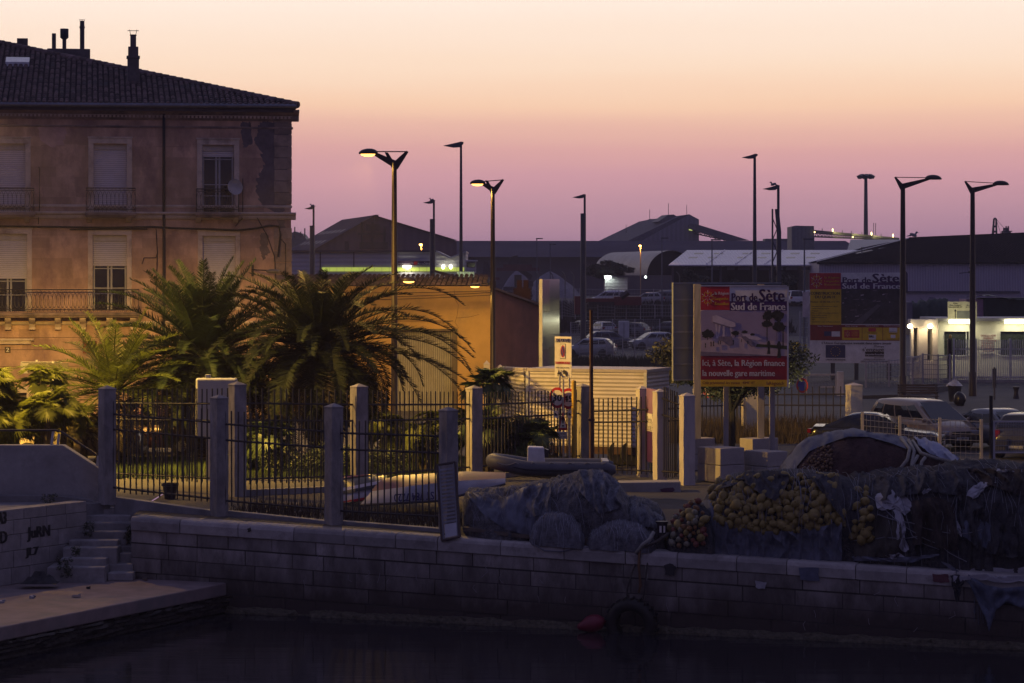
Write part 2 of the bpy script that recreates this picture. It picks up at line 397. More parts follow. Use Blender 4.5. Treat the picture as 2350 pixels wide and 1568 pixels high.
# graffiti wall of squared blocks, left of the steps
gw = thing('graffiti_wall', 'low wall of squared white blocks with black graffiti, left of the steps', 'wall', (-12.3, 64.2, ZL))
ga, gb = Vector((-14.4, 61.2, 0)), Vector((-11.05, 66.6, 0)); gdv = (gb-ga); gl = gdv.length; gdv.normalize(); gn = Vector((gdv.y, -gdv.x, 0))
wb = M('white_block', (.28, .255, .25), rough=.88, var=.3, scale=2, bump=.01, bscale=25, tint=.15, stain=(.2, .185, .18), stain_scale=.8)
b = MB()
rows = [(ZL, -1.25), (-1.25, -.83), (-.83, -.42), (-.42, -.06), (-.06, .22)]
for ri, (z0, z1) in enumerate(rows):
    s = -8.2+.35*(ri % 2)
    while s < gl-.25:
        e = min(s+R.uniform(.6, .85), gl-.2*(ri > 2)); e = gl-.02 if gl-e < .5 else e; a = ga+gdv*(s+.006); c = ga+gdv*(e-.006); j = R.uniform(-.008, .008)
        b.prism([(a.x+gn.x*j, a.y+gn.y*j, z0+.006), (c.x+gn.x*j, c.y+gn.y*j, z0+.006), (c.x+gn.x*j, c.y+gn.y*j, z1-.006), (a.x+gn.x*j, a.y+gn.y*j, z1-.006)], -gn*.45, R.random())
        s = e
b.build('blocks', wb, gw, org=gw.location, bevel=.012)
a = ga-gn*.03-gdv*8; b = MB(); b.prism([(a.x, a.y, ZL-.1), (gb.x-gn.x*.03, gb.y-gn.y*.03, ZL-.1), (gb.x-gn.x*.03, gb.y-gn.y*.03, .18), (a.x, a.y, .18)], -gn*.35); b.build('mortar_backing', MATS['dark_mortar'], gw, org=gw.location)
blk = M('black_paint', (.012, .012, .015), rough=.6, var=.2)
def graf(txt, px, py, h, w):
    # find wall spot seen at px
    best = min((abs(((ga+gdv*s).x)/((ga+gdv*s).y)*F+1175-px), s) for s in [i*.02 for i in range(int(gl/.02))])[1]
    p = ga+gdv*best; mb = MB(); write(mb, txt, 0, 0, h, w, bold=.028)
    rz = math.atan2(gdv.y, gdv.x); mt = Matrix.Translation((p.x+gn.x*.016, p.y+gn.y*.016, gz(py, p.y))) @ Matrix.Rotation(rz, 4, 'Z')
    mb.v = [tuple(mt @ Vector(v)) for v in mb.v]; mb.build('graffiti', blk, gw, org=gw.location)
graf('JuRN', 62, 1236, .28, .82); graf('JL7', 58, 1276, .2, .45); graf('KiD', -20, 1250, .3, .55); graf('A3', -6, 1204, .3, .3)
# sloping concrete side wall with handrail
sw = thing('retaining_wall', 'smooth concrete side wall with a sloping end below the handrail', 'wall', W(120, 1150, 68.2))
d = 68.0; pts = [(-600, 1022), (144, 1022), (238, 1082), (262, 1090), (262, 1180), (-600, 1180)]
b = MB(); b.prism([W(x, y, d) for x, y in pts], (0, .4, 0)); b.build('wall_face', conc, sw, org=sw.location, bevel=.02)
b = MB(); b.prism([W(x, y, 67.6) for x, y in [(-600, 1139), (120, 1137), (205, 1147), (240, 1165), (240, 1200), (-600, 1200)]], (0, .38, 0)); b.build('plinth', conc_d, sw, org=sw.location, bevel=.015)
hr = thing('handrail', 'dark steel handrail on grey brackets along the concrete side wall', 'handrail', W(128, 1022, 68.2))
rail = M('rail_steel', (.05, .045, .05), rough=.45, metal=.6, var=.2); galv = M('galvanised', (.42, .43, .45), rough=.45, metal=.7, var=.2, scale=8)
b = MB(); b.tube([W(-600, 988, 68.2), W(128, 988, 68.2), W(140, 991, 68.2), W(222, 1044, 68.2)], .03, 8); b.build('rail', rail, hr, org=hr.location, smooth=1)
for px, y0, y1 in ((120, 990, 1023), (134, 996, 1023), (224, 1046, 1076), (-60, 990, 1023), (-250, 990, 1023), (-440, 990, 1023)):
    b = MB(); b.obox((W(px, (y0+y1)/2, 68.2)), (.07, .02, (y1-y0)/86), 0, ry=.12); b.build('bracket', galv, hr, org=hr.location)

# old paint and scratches on the quay wall
def patch(pts, out, m, nm='paint_patch'):
    cx = sum(p[0] for p in pts)/len(pts); k = []
    for i, (x, y) in enumerate(pts):
        x2, y2 = pts[(i+1) % len(pts)]
        for q in range(4):
            f = q/4; k.append((x+(x2-x)*f+R.uniform(-1.2, 1.2), y+(y2-y)*f+R.uniform(-1.2, 1.2)))
    def on(px, py):
        a = (px-1175)/F; y = 62.1/(1+.3446*a)-out; return W(px, py, y)
    b = MB(); b.prism([on(*p) for p in k], (0, .012, 0)); return b.build(nm, m, qw, org=qw.location)
patch([(1833, 1302), (1878, 1303), (1880, 1334), (1836, 1332)], .075, M('old_blue_paint', (.10, .11, .16), rough=.9, var=.4, scale=6)); patch([(1733, 1334), (1760, 1337), (1756, 1352), (1736, 1350)], .035, M('lime_patch', (.34, .33, .35), rough=.9, var=.3, scale=6))
patch([(1524, 1298), (1538, 1292), (1552, 1300), (1546, 1322), (1528, 1318)], .075, M('black_tar', (.03, .028, .03), rough=.7, var=.3)); patch([(2140, 1318), (2176, 1318), (2178, 1338), (2142, 1336)], .075, M('faded_red_paint', (.13, .05, .06), rough=.9, var=.4, scale=6)); patch([(568, 1212), (576, 1211), (577, 1220), (569, 1221)], .08, MATS['black_tar'], 'iron_plate')
for k_ in range(26):
    px = R.uniform(560, 2250); a = (px-1175)/F; yb = 1185+.0665*(px-300)+R.uniform(45, 140); d_ = 62.1/(1+.3446*a)-.028
    b = MB(); b.tube([W(px, yb, d_), W(px+R.uniform(-5, 5), yb+R.uniform(4, 12), d_), W(px+R.uniform(-12, 12), yb+R.uniform(10, 24), d_)], .006, 3); b.build('scratch', M('scratch_pale', (.3, .27, .3), rough=.9), qw, org=qw.location)
b = MB(); b.prism([(-19.0, 54.7, -.4), (-11.45, 66.7, -.4), (-10.6, 67.55, -.4), (-60, 67.55, -.4), (-60, 54.7, -.4)], (0, 0, .5)); struct(b.build('path', conc_d))
# ================= the old quayside house =================
AH = math.radians(9.3); cA, sA = math.cos(AH), math.sin(AH)
Xc, Yc = gx(668, 110), 110.0
def hu(px): a = (px-1175)/F; return (a*Yc-Xc)/(cA-a*sA)
def hz(px, py): return gz(py, Yc+hu(px)*sA)
house = thing('apartment_house', 'old stone apartment house with tiled roof, shuttered windows and iron balconies', 'house', (Xc, Yc, 0), AH)
stuc = M('house_stone', (.46, .30, .22), rough=.9, var=.42, scale=1.1, bump=.012, bscale=14, tint=.17, stain=(.245, .15, .135), stain_scale=.7, stain_lo=.5, stretch=(1, 1, .6))
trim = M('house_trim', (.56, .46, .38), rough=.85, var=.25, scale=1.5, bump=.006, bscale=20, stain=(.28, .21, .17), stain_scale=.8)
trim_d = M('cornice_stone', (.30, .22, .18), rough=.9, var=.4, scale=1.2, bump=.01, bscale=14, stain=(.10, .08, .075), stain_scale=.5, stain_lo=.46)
shut = M('roller_shutter', (.62, .58, .62), rough=.6, var=.1, scale=3, wave=('Z', 3.6, .35, .01))
glass = M('dark_glass', (.008, .008, .012), rough=.08, var=.1, spec=.6)
iron = M('wrought_iron', (.035, .03, .03), rough=.6, var=.3, scale=8)
wood = M('window_wood', (.34, .34, .36), rough=.6, var=.2)
cable_m = M('black_cable', (.02, .018, .018), rough=.7)
def bxp(mb, x0, x1, y0, y1, ya, yb, t=.5):       # box from photo pixels on the facade, between local depths ya, yb
    xm = (x0+x1)/2
    return mb.box(hu(x0), hu(x1), ya, yb, hz(xm, y1), hz(xm, y0), t)
ULEFT = hu(-420)
ztop = hz(400, 262)
WIN = [(-14, 58, 330, 487), (215, 291, 330, 487), (464, 537, 333, 487), (-20, 62, 537, 715), (213, 291, 540, 712), (465, 540, 542, 712),
       (190, 222, 783, 812), (-20, 61, 902, 985), (395, 455, 815, 850), (-262, -190, 330, 487), (-262, -190, 540, 712)]
holes = [(hu(a), hu(c), hz((a+c)/2, e), hz((a+c)/2, b_)) for a, c, b_, e in WIN]
b = MB(); z = 0; rowh = .43
zs = sorted(set([0, ztop]+[q for h in holes for q in h[2:]]+[i*rowh for i in range(int(ztop/rowh)+1)]))
zs = [q for i, q in enumerate(zs) if i == 0 or q-zs[i-1] > .02]
for i in range(len(zs)-1):
    z0, z1 = zs[i], zs[i+1]; zm = (z0+z1)/2
    cuts = sorted((h[0], h[1]) for h in holes if h[2] < zm < h[3])
    cur = ULEFT; spans = []
    for a, c in cuts:
        if a > cur: spans.append((cur, a))
        cur = max(cur, c)
    spans.append((cur, 0))
    rr = random.Random(int(zm/rowh))
    for a, c in spans:
        s = a
        while s < c-.01:
            e = min(c, s+rr.uniform(.6, 1.3)); e = c if c-e < .3 else e
            b.add([(s, 0, z0), (e, 0, z0), (e, 0, z1), (s, 0, z1)], [(0, 1, 2, 3)], rr.random()); s = e
for x0, x1, z0, z1 in holes:      # reveals
    for q in ([(x0, 0, z0), (x0, .42, z0), (x0, .42, z1), (x0, 0, z1)], [(x1, 0, z0), (x1, 0, z1), (x1, .42, z1), (x1, .42, z0)],
              [(x0, 0, z1), (x0, .42, z1), (x1, .42, z1), (x1, 0, z1)], [(x0, 0, z0), (x1, 0, z0), (x1, .42, z0), (x0, .42, z0)]): b.add(q, [(0, 1, 2, 3)], .5)
b.add([(0, 0, 0), (0, 20, 0), (0, 20, ztop), (0, 0, ztop)], [(0, 1, 2, 3)]); b.add([(ULEFT, 20, 0), (0, 20, 0), (0, 20, ztop), (ULEFT, 20, ztop)], [(3, 2, 1, 0)])
b.build('wall', stuc, house)
# damp grey render flaking off near the corner
for poly, col in (([(594, 282), (630, 278), (660, 280), (662, 470), (645, 492), (628, 486), (600, 470), (588, 440), (592, 400), (606, 380), (600, 350), (582, 320)], 'a'),
                  ([(552, 282), (574, 280), (580, 330), (562, 342), (555, 318)], 'a'), ([(634, 488), (656, 486), (650, 560), (640, 560)], 'b'), ([(598, 535), (614, 530), (618, 575), (604, 600), (596, 570)], 'b'),
                  ([(88, 292), (150, 290), (148, 330), (120, 340), (92, 322)], 'c')):
    b = MB(); out = []
    for i, (x, y) in enumerate(poly):
        x2, y2 = poly[(i+1) % len(poly)]
        for k in range(12):
            f = k/12; xx = x+(x2-x)*f; yy = y+(y2-y)*f
            j = noise.noise((xx*.11, yy*.11, 2))*7+noise.noise((xx*.45, yy*.45, 5))*4; out.append((hu(xx+j), -.006, hz(xx, yy+j*.7)))
    b.prism(out, (0, .005, 0)); mm = {'a': M('damp_render', (.15, .12, .13), rough=.9, var=.4, scale=2, bump=.01, stain=(.2, .15, .13), stain_scale=2.2, stain_lo=.58),
                                    'b': M('patched_render', (.20, .155, .13), rough=.9, var=.4, scale=2), 'c': M('pale_render', (.46, .30, .27), rough=.9, var=.3, scale=2)}[col]
    b.build('render_patch', mm, house)
# quoins
b = MB(); z = hz(640, 742)+.1; k = 0
while z < hz(640, 282):
    h = .5; zc = z+h
    if not (hz(640, 505) < zc and z < hz(640, 478)): b.box(-.02-(.72 if k % 2 else .7), .03, -.03, .3, z+.012, zc-.012, R.random())
    z += h; k += 1
b.build('quoin', M('quoin_stone', (.32, .24, .19), rough=.9, var=.35, scale=1.4, bump=.01, tint=.2, stain=(.16, .12, .11), stain_scale=.9), house, bevel=.012)['kind'] = 'stuff'
def band(x0, x1, prof, name, m):     # moulding swept along the facade; prof: (out, py) pixel rows at the right end
    pts = [(-o, gz(py, Yc)) for o, py in prof]
    k = MB(); k.prism([(x0, y, zz) for y, zz in pts]+[(x0, .2, pts[-1][1]), (x0, .2, pts[0][1])], (x1-x0, 0, 0)); return k.build(name, m, house, fix=True)
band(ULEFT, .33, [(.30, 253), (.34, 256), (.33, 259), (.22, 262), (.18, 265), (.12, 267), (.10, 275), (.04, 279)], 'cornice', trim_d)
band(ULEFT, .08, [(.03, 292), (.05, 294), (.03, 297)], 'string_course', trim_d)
band(ULEFT, .2, [(.18, 488), (.22, 490), (.2, 493), (.1, 496), (.08, 503), (.03, 505)], 'string_course', trim)
band(ULEFT, .04, [(.03, 472), (.05, 474), (.03, 478)], 'string_course', trim)
band(ULEFT, .12, [(.08, 737), (.12, 739), (.1, 742), (.03, 745)], 'string_course', trim)
def comb(x0, x1, step, wd_, za, zb, zc, ya, nm):       # one comb-shaped moulding
    pts = [(x0, zc)]; x = x0
    while x < x1: pts += [(x, za), (x+wd_, za), (x+wd_, zb), (x+step, zb)]; x += step
    pts += [(x, zc)]; k = MB(); k.prism([(a, ya, q) for a, q in pts], (0, .08, 0)); k.build(nm, trim, house)
comb(ULEFT, -.1, .165, .09, gz(273.5, Yc), gz(268.5, Yc), gz(267.5, Yc), -.18, 'dentil_moulding')
comb(ULEFT, -.1, .13, .07, gz(501, Yc), gz(498, Yc), gz(497, Yc), -.15, 'dentil_moulding')
def sdw(i, frame, shy, head=10, pane=True, mull=True):
    a, c, y0, y1 = WIN[i]; xm = (a+c)/2; x0, x1 = hu(a), hu(c); z0, z1 = hz(xm, y1), hz(xm, y0)
    wn = MB()
    fz0 = hz(xm, y1); ft = gz(0, 110)-gz(frame, 110)
    wn.box(x0-ft, x0, -.05, .03, fz0, z1); wn.box(x1, x1+ft, -.05, .03, fz0, z1); wn.box(x0-ft, x1+ft, -.06, .03, z1, z1+ft)
    wn.box(x0-ft-.03, x1+ft+.03, -.09, .03, z1+ft, z1+ft+.07)
    w = wn.build('window', trim, house, bevel=.01)
    s = MB(); zs_ = hz(xm, shy); s.box(x0, x1, .18, .22, zs_, z1-.2); s.build('roller_shutter', shut, w)
    s = MB(); s.box(x0, x1, .12, .3, z1-.24, z1); s.build('shutter_box', M('shutter_box', (.46, .42, .40), rough=.6), w)
    if zs_ > z0+.2:
        g = MB(); g.box(x0, x1, .3, .32, z0, zs_); g.build('pane', glass, w)
        m_ = MB(); xc = (x0+x1)/2
        for xx in (x0+.05, xc-.07, xc+.07, x1-.05): m_.box(xx-.04, xx+.04, .25, .29, z0, zs_)
        for zz in (zs_-.1, (z0+zs_)/2, z0+.7): m_.box(x0+.03, x1-.03, .252, .288, zz-.02, zz+.02)
        m_.build('casement', wood, w)
    return w
for i, sh in ((0, 487), (1, 487), (2, 360), (3, 640), (4, 611), (5, 668), (9, 487), (10, 660)): sdw(i, 12 if i in (0, 1, 2, 9) else 11, sh)
def balcony(x0, x1, ytop, ybot, out=.55):
    xm = (x0+x1)/2; a, c = hu(x0), hu(x1); zt, zb = hz(xm, ytop), hz(xm, ybot)
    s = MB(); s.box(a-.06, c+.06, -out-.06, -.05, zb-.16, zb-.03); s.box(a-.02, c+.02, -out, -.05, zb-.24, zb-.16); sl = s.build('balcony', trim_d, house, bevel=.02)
    r = MB(); n = max(3, int((c-a)/.17)); st_ = (c-a)/n
    def run(p, q, cnt):
        p, q = Vector(p), Vector(q); dv = (q-p)/cnt
        for z_ in (zt, zt-.1, zb+.1): r.tube([(p.x, p.y, z_), (q.x, q.y, z_)], .014 if z_ < zt else .022, 4)
        for i in range(cnt+1):
            o = p+dv*i; r.tube([(o.x, o.y, zb), (o.x, o.y, zb+.18)], .01, 4)
            if i == cnt: break
            m0 = o+dv*.5; h0 = zb+.14; h1 = zt-.1; hw = dv*.5
            pts = []
            for k in range(13):
                an = 2*PI*k/12; pts.append((m0.x+hw.x*math.sin(an), m0.y+hw.y*math.sin(an), (h0+h1)/2+(h1-h0)/2*math.cos(an)*.9))
            r.tube(pts, .009, 3)
            pts = [(m0.x+hw.x*.5*math.sin(2*PI*k/8), m0.y+hw.y*.5*math.sin(2*PI*k/8), h0-.02+.1*math.cos(2*PI*k/8)) for k in range(9)]; r.tube(pts, .008, 3)
            r.tube([(o.x, o.y, zt-.1), ((m0.x+o.x)/2, (m0.y+o.y)/2, zt-.03), (m0.x, m0.y, zt-.1)], .008, 3)
    run((a, -out, 0), (c, -out, 0), n); run((a, -out, 0), (a, -.05, 0), 3); run((c, -out, 0), (c, -.05, 0), 3)
    r.build('railing', iron, sl); return sl
for q in ((-276, -176, 433, 486), (-30, 78, 433, 486), (198, 310, 433, 487), (450, 547, 435, 487)): balcony(*q)
sl = balcony(-330, 318, 665, 716, .75)
for px in (-44, 19, 74, 133, 190, 251, 305):
    b = MB(); x = hu(px); zt = hz(px, 727); pr = [(-.05, 0), (-.62, 0), (-.66, -.1), (-.55, -.2), (-.33, -.3), (-.22, -.45), (-.24, -.55), (-.05, -.56)]
    b.prism([(x-.13, y, zt+z_) for y, z_ in pr], (.26, 0, 0)); b.build('corbel', trim, sl, bevel=.015)
for px in (62, 205, 295, 455, 540):
    b = MB(); x = hu(px); zt = hz(px, 493); b.prism([(x-.1, y, zt+z_) for y, z_ in [(-.05, 0), (-.5, 0), (-.45, -.16), (-.2, -.3), (-.05, -.34)]], (.2, 0, 0)); b.build('corbel', trim, house)
# ground floor: rustication grooves, number plate, dark door
b = MB()
for py in (773, 800, 838, 870, 905): b.box(ULEFT, -.0, -.012, .05, gz(py, Yc)-.012, gz(py, Yc)+.012)
b.build('rustication_groove', M('groove', (.16, .11, .075), rough=.95), house)
b = MB(); bxp(b, -30, 78, 777, 782, -.25, .02); bxp(b, -30, 72, 782, 790, -.16, .02); b.build('door_hood', trim, house, bevel=.015)
b = MB(); bxp(b, -30, 70, 888, 902, -.09, .02); bxp(b, 61, 70, 902, 985, -.09, .02); b.build('door_surround', trim, house, bevel=.015)
b = MB(); b.box(hu(-20), hu(61), .3, .34, 0, hz(20, 902)); b.build('door', M('brown_door', (.03, .018, .014), rough=.5), house)
b = MB(); b.box(hu(190), hu(222), .2, .24, hz(206, 812), hz(206, 783)); b.build('window', M('red_shutter', (.18, .02, .015), rough=.6), house)
b = MB(); b.box(hu(395), hu(455), .2, .24, hz(425, 850), hz(425, 815)); b.build('window', M('blue_shutter', (.02, .045, .12), rough=.6), house)
b = MB(); bxp(b, 11, 24.5, 796, 810, -.035, -.0); pl = b.build('number_plate', M('enamel_brown', (.05, .02, .015), rough=.4), house)
b = MB(); write(b, '2', hu(17.6), hz(18, 807.5), .17, .11, y=-.04, align='C', bold=.006); b.build('lettering', M('white_paint', (.75, .73, .7), rough=.5), pl)
# rainwater pipe, gutter, cables, small pipes
b = MB(); b.tube([(hu(376), -.13, hz(376, 262)), (hu(376), -.13, .3)], .06, 8); b.build('drainpipe', M('pipe_iron', (.02, .017, .02), rough=.6), house, smooth=1)
b = MB(); b.tube([(ULEFT, -.62, hz(300, 247)), (.18, -.62, hz(660, 246))], .1, 8); b.tube([(hu(382), -.6, hz(380, 247)), (hu(372), -.4, hz(380, 254))], .05, 6); b.build('gutter', M('zinc', (.18, .18, .21), rough=.5, metal=.6, var=.3), house, smooth=1)
b = MB()
pts = [(-120, 516), (0, 520), (120, 521), (250, 523), (352, 521), (400, 524), (470, 526), (545, 529), (590, 524), (618, 518), (640, 520), (643, 540), (638, 590)]
b.tube([(hu(x), -.14+.02*math.sin(x), hz(x, y)) for x, y in pts], .045, 5)
b.tube([(hu(x), -.12, hz(x, y)) for x, y in [(160, 527), (338, 526)]], .03, 5)
for xs in ([(88, 384), (91, 386), (91, 470), (88, 515)], [(358, 525), (361, 580), (358, 592), (330, 592), (326, 606)], [(557, 410), (557, 500), (540, 520)], [(361, 580), (358, 680)], [(640, 545), (655, 560), (655, 640)], [(590, 500), (612, 540), (630, 590), (633, 650)]):
    b.tube([(hu(x), -.08, hz(x, y)) for x, y in xs], .018, 4)
b.build('cable', cable_m, house)
# satellite dish
b = MB(); mt = Matrix.Rotation(.5, 3, 'Z') @ Matrix.Rotation(math.radians(80), 3, 'X')
b.lathe([(.01, .0), (.12, .012), (.24, .05), (.34, .11), (.345, .115), (.24, .06), (.12, .02)], (0, 0, 0), 24, m=mt); dsh = thing('satellite_dish', 'pale round satellite dish on the top corner balcony', 'satellite dish', house.matrix_world @ Vector((0, 0, 0)))
dsh.location = Matrix.Translation(house.location) @ Matrix.Rotation(AH, 4, 'Z') @ Vector((hu(535), -.85, hz(535, 432)))
b.build('reflector', M('dish_grey', (.34, .33, .34), rough=.5), dsh, smooth=1)
b = MB(); b.tube([(0, .1, -.05), (0, .4, -.1)], .025, 6); b.tube([(0, .02, -.3), (-.1, -.4, -.15)], .012, 5); b.obox((-.1, -.42, -.14), (.06, .1, .06)); b.build('feed_arm', galv, dsh)
# roof of barrel tiles
tile = M('clay_tile', (.145, .10, .095), rough=.9, var=.35, scale=3, tint=.5, bump=.008, bscale=30, stain=(.10, .095, .10), stain_scale=.8, stain_lo=.52)
TP = math.tan(math.radians(15.7)); EX, EY = .25, -.6; ZE = gz(244, Yc-.6)
tw, tl = .235, .40; cp, spp = math.cos(math.radians(15.7)), math.sin(math.radians(15.7))
b = MB(); ncol = int((EX-ULEFT+6)/tw)
for ci in range(ncol):
    xc = EX-.1-ci*tw; maxs = (EX-xc)/cp+.2
    r_ = 0
    while r_*tl < min(maxs, 21):
        t = R.random(); t = t if R.random() > .08 else 1.3; s0 = r_*tl-.03; s1 = s0+tl+.05; jx = R.uniform(-.012, .012)
        for (s, w_, up, ra) in ((0, 0, 0, 0),):
            v = []
            for (ss, rad, lift) in ((s0, .098, .045+R.uniform(0, .012)), (s1, .078, .012)):
                for k in range(6):
                    an = PI*k/5; dx = -math.cos(an)*rad; up_ = math.sin(an)*rad*.9+lift
                    v.append((xc+jx+dx, EY+ss*cp-up_*spp, ZE+ss*spp+up_*cp))
            b.add(v, [(k, k+1, k+7, k+6) for k in range(5)]+[(0, 5, 4, 3, 2, 1)], t)
        r_ += 1
rf = b.build('roof_tiles', tile, house)
b = MB()
TT = 20
b.add([(EX, EY, ZE), (EX-TT, EY+TT, ZE+TT*TP), (ULEFT-14, EY+TT, ZE+TT*TP), (ULEFT-14, EY, ZE)], [(0, 1, 2, 3)])
b.add([(EX, EY, ZE), (EX, EY+2*TT, ZE), (EX-TT, EY+TT, ZE+TT*TP)], [(0, 1, 2)])
b.add([(EX, EY, ZE-.05), (ULEFT-14, EY, ZE-.05), (ULEFT-14, 1, ZE-.05), (EX, 1, ZE-.05)], [(0, 1, 2, 3)])
b.build('roof', M('roof_under', (.05, .035, .035), rough=.95), house)
b = MB(); k = 0                        # hip ridge tiles
while k*.42 < TT*1.4:
    q = k*.42; f = q/math.sqrt(2); p = Vector((EX-f, EY+f, ZE+f*TP+.06)); f2 = f+.33; p2 = Vector((EX-f2, EY+f2, ZE+f2*TP+.05))
    b.tube([p, p2], [.15, .125], 8, R.random()); k += 1
b.build('hip_tiles', tile, house)
b = MB(); bxp(b, -420, 672, 246, 254, -.45, .3); b.build('eaves_band', M('eaves', (.12, .10, .11), rough=.9, var=.3), house)
def roof_pt(px, py):                  # point on the front roof slope seen at a pixel (local)
    for i in range(4000):
        t = i*.01; y = EY+t*cp; zz = ZE+t*spp
        # local (u,y) with u from px at that depth
        a = (px-1175)/F; u = (a*(Yc+y*cA)-Xc+y*sA)/(cA-a*sA)
        Y = Yc+u*sA+y*cA
        if gz(py, Y) <= zz: return Vector((u, y, zz)), Y
    return Vector((u, y, zz)), Y
def on_roof(name, mat, px, py, w, d_, hgt, prof=None, parent=None, sink=.5):
    p, Y = roof_pt(px, py); b = MB(); b.box(p.x-w/2, p.x+w/2, p.y, p.y+d_, p.z-sink, p.z+hgt); return b.build(name, mat, parent or house, bevel=.02), p, Y
brick = M('chimney_render', (.12, .10, .10), rough=.9, var=.3, scale=3, bump=.01)
o, p, Y = on_roof('chimney', brick, 306, 193, .5, .7, 1.15)
b = MB(); b.box(p.x-.29, p.x+.29, p.y-.05, p.y+.75, p.z+1.15, p.z+1.24); b.box(p.x-.22, p.x+.22, p.y+.05, p.y+.65, p.z+1.24, p.z+1.65); b.build('cap', brick, o)
b = MB(); b.lathe([(.13, 1.6), (.13, 2.15), (.15, 2.16), (.15, 2.2)], (p.x, p.y+.35, p.z), 10); b.build('pot', brick, o, smooth=1)
b = MB(); b.box(p.x-.25, p.x+.25, p.y+.33, p.y+.37, p.z+2.36, p.z+2.385)
for q in (-.1, .1): b.tube([(p.x+q, p.y+.35, p.z+2.15), (p.x+q*1.6, p.y+.35, p.z+2.42)], .012, 4)
b.build('cowl', iron, o)
# stack standing beyond the ridge of the hip
def behind(px, t): # local point on hip line height, pushed back
    a = (px-1175)/F; y = EY+t; u = (a*(Yc+y*cA)-Xc+y*sA)/(cA-a*sA); return u, y, Yc+u*sA+y*cA
u0, y0, Y0 = behind(108, 15.5); u1 = behind(207, 15.5)[0]; zt = gz(111, Y0); b = MB(); b.box(u0, u1, y0, y0+.9, zt-3.2, zt); stk = b.build('chimney', brick, house, bevel=.03)
for px, top, rad, cap in ((123.5, 75, .105, 0), (147.5, 64, .10, 1), (188.5, 45, .115, 2)):
    u = behind(px, 15.5)[0]; b = MB(); z2 = gz(top, Y0); b.tube([(u, y0+.4, zt-.05), (u, y0+.4, z2)], rad, 10)
    if cap == 1: b.tube([(u, y0+.4, gz(88, Y0)), (u, y0+.4, gz(84, Y0)), (u, y0+.4, gz(64, Y0))], [.12, .21, .21], 10)
    if cap == 2: b.tube([(u, y0+.4, gz(62, Y0)), (u, y0+.4, gz(58, Y0))], .14, 10); b.box(u-.14, u+.14, y0+.38, y0+.42, gz(42.5, Y0), gz(41.8, Y0)); [b.tube([(u+q, y0+.4, z2), (u+q, y0+.4, gz(42, Y0))], .012, 4) for q in (-.11, 0, .11)]
    b.build('flue_pipe', M('flue', (.06, .055, .065), rough=.6, var=.3), stk, smooth=.8)
for px in (46.5, 56):
    u, y_, Y_ = behind(px, 17.5); b = MB(); b.box(u-.16, u+.16, y_, y_+.4, gz(118, Y_), gz(88, Y_)); b.build('chimney', brick, house)
p, Y = roof_pt(39, 150); b = MB(); q = [(p.x-.5, p.y-.35, p.z+.12), (p.x+.55, p.y-.35, p.z+.12), (p.x+.55, p.y+.75, p.z+.12+1.1*TP), (p.x-.5, p.y+.75, p.z+.12+1.1*TP)]
b.prism(q, (0, 0, -.2)); b.build('skylight', M('skylight_glass', (.5, .5, .55), rough=.25, spec=.8), house)
# plaster wall lamp bracket on the corner
br_ = thing('wall_lamp', 'small lamp on a bent bracket arm at the corner of the old house', 'wall lamp', Matrix.Translation(house.location) @ Matrix.Rotation(AH, 4, 'Z') @ Vector((hu(580), 0, hz(580, 620))))
b = MB(); k = 1/53.4
b.tube([(0, -.05, 0), (.0, -.3, .05), (.25, -.9, .0), (.75, -1.3, -.02)], .03, 6); b.obox((.0, -.06, -.02), (.1, .06, .5)); b.build('arm', iron, br_)
b = MB(); b.ell((1.0, -1.5, -.06), (.3, .16, .1), 12, 6); b.build('lamp_head', M('lamp_grey', (.12, .11, .11), rough=.4), br_, smooth=1)
# ================= yellow workshop, lamps =================
ys = thing('workshop', 'low ochre plastered workshop with a tiled roof and a corrugated metal door', 'building', (gx(1128, 116), 116, 0))
ochre = M('ochre_plaster', (.42, .26, .095), rough=.9, var=.22, scale=.7, bump=.006, bscale=18, stain=(.28, .19, .09), stain_scale=.5, stain_lo=.52)
o_ = ys.location; dY = 116.0
XL, XR = gx(640, dY), gx(1128, dY); zt = gz(657, dY); DX0, DX1 = gx(900, dY), gx(1037, dY); DZ = gz(760, dY)
b = MB()
for x0, x1, z0, z1 in ((XL, DX0, 0, zt), (DX1, XR, 0, zt), (DX0, DX1, DZ, zt)): b.box(x0, x1, dY, dY+.4, z0, z1)
rdg = gx(1128, 116)
b.build('front_wall', ochre, ys, org=o_)
b = MB(); b.box(gx(905, dY), gx(1040, dY), dY-.03, dY+.02, gz(737.5, dY), gz(736, dY)); b.box(gx(1016, dY), gx(1021, dY), dY-.02, dY, gz(741, dY), gz(737, dY))
for pts in ([(1042, 665), (1046, 690), (1052, 700), (1049, 725), (1044, 740), (1052, 752), (1040, 775), (1045, 800)], [(1046, 730), (1075, 728), (1100, 722)]):
    b.tube([(gx(x, dY), dY-.002, gz(y, dY)) for x, y in pts], .011, 3)
b.build('crack', M('crack_dark', (.12, .08, .04), rough=1), ys, org=o_)
b = MB(); b.box(DX0, DX1, dY+.25, dY+.3, 0, DZ)
b.build('sliding_door', M('corrugated_door', (.33, .31, .28), rough=.55, var=.2, wave=('X', 3.2, .45, .03)), ys, org=o_)
b = MB(); b.box(DX1, DX1+.25, dY-.06, dY+.05, 0, DZ+.0); b.box(DX0, DX1+.25, dY-.05, dY+.05, DZ, DZ+.1); b.build('door_frame', M('frame_dark', (.10, .075, .05), rough=.7), ys, org=o_)
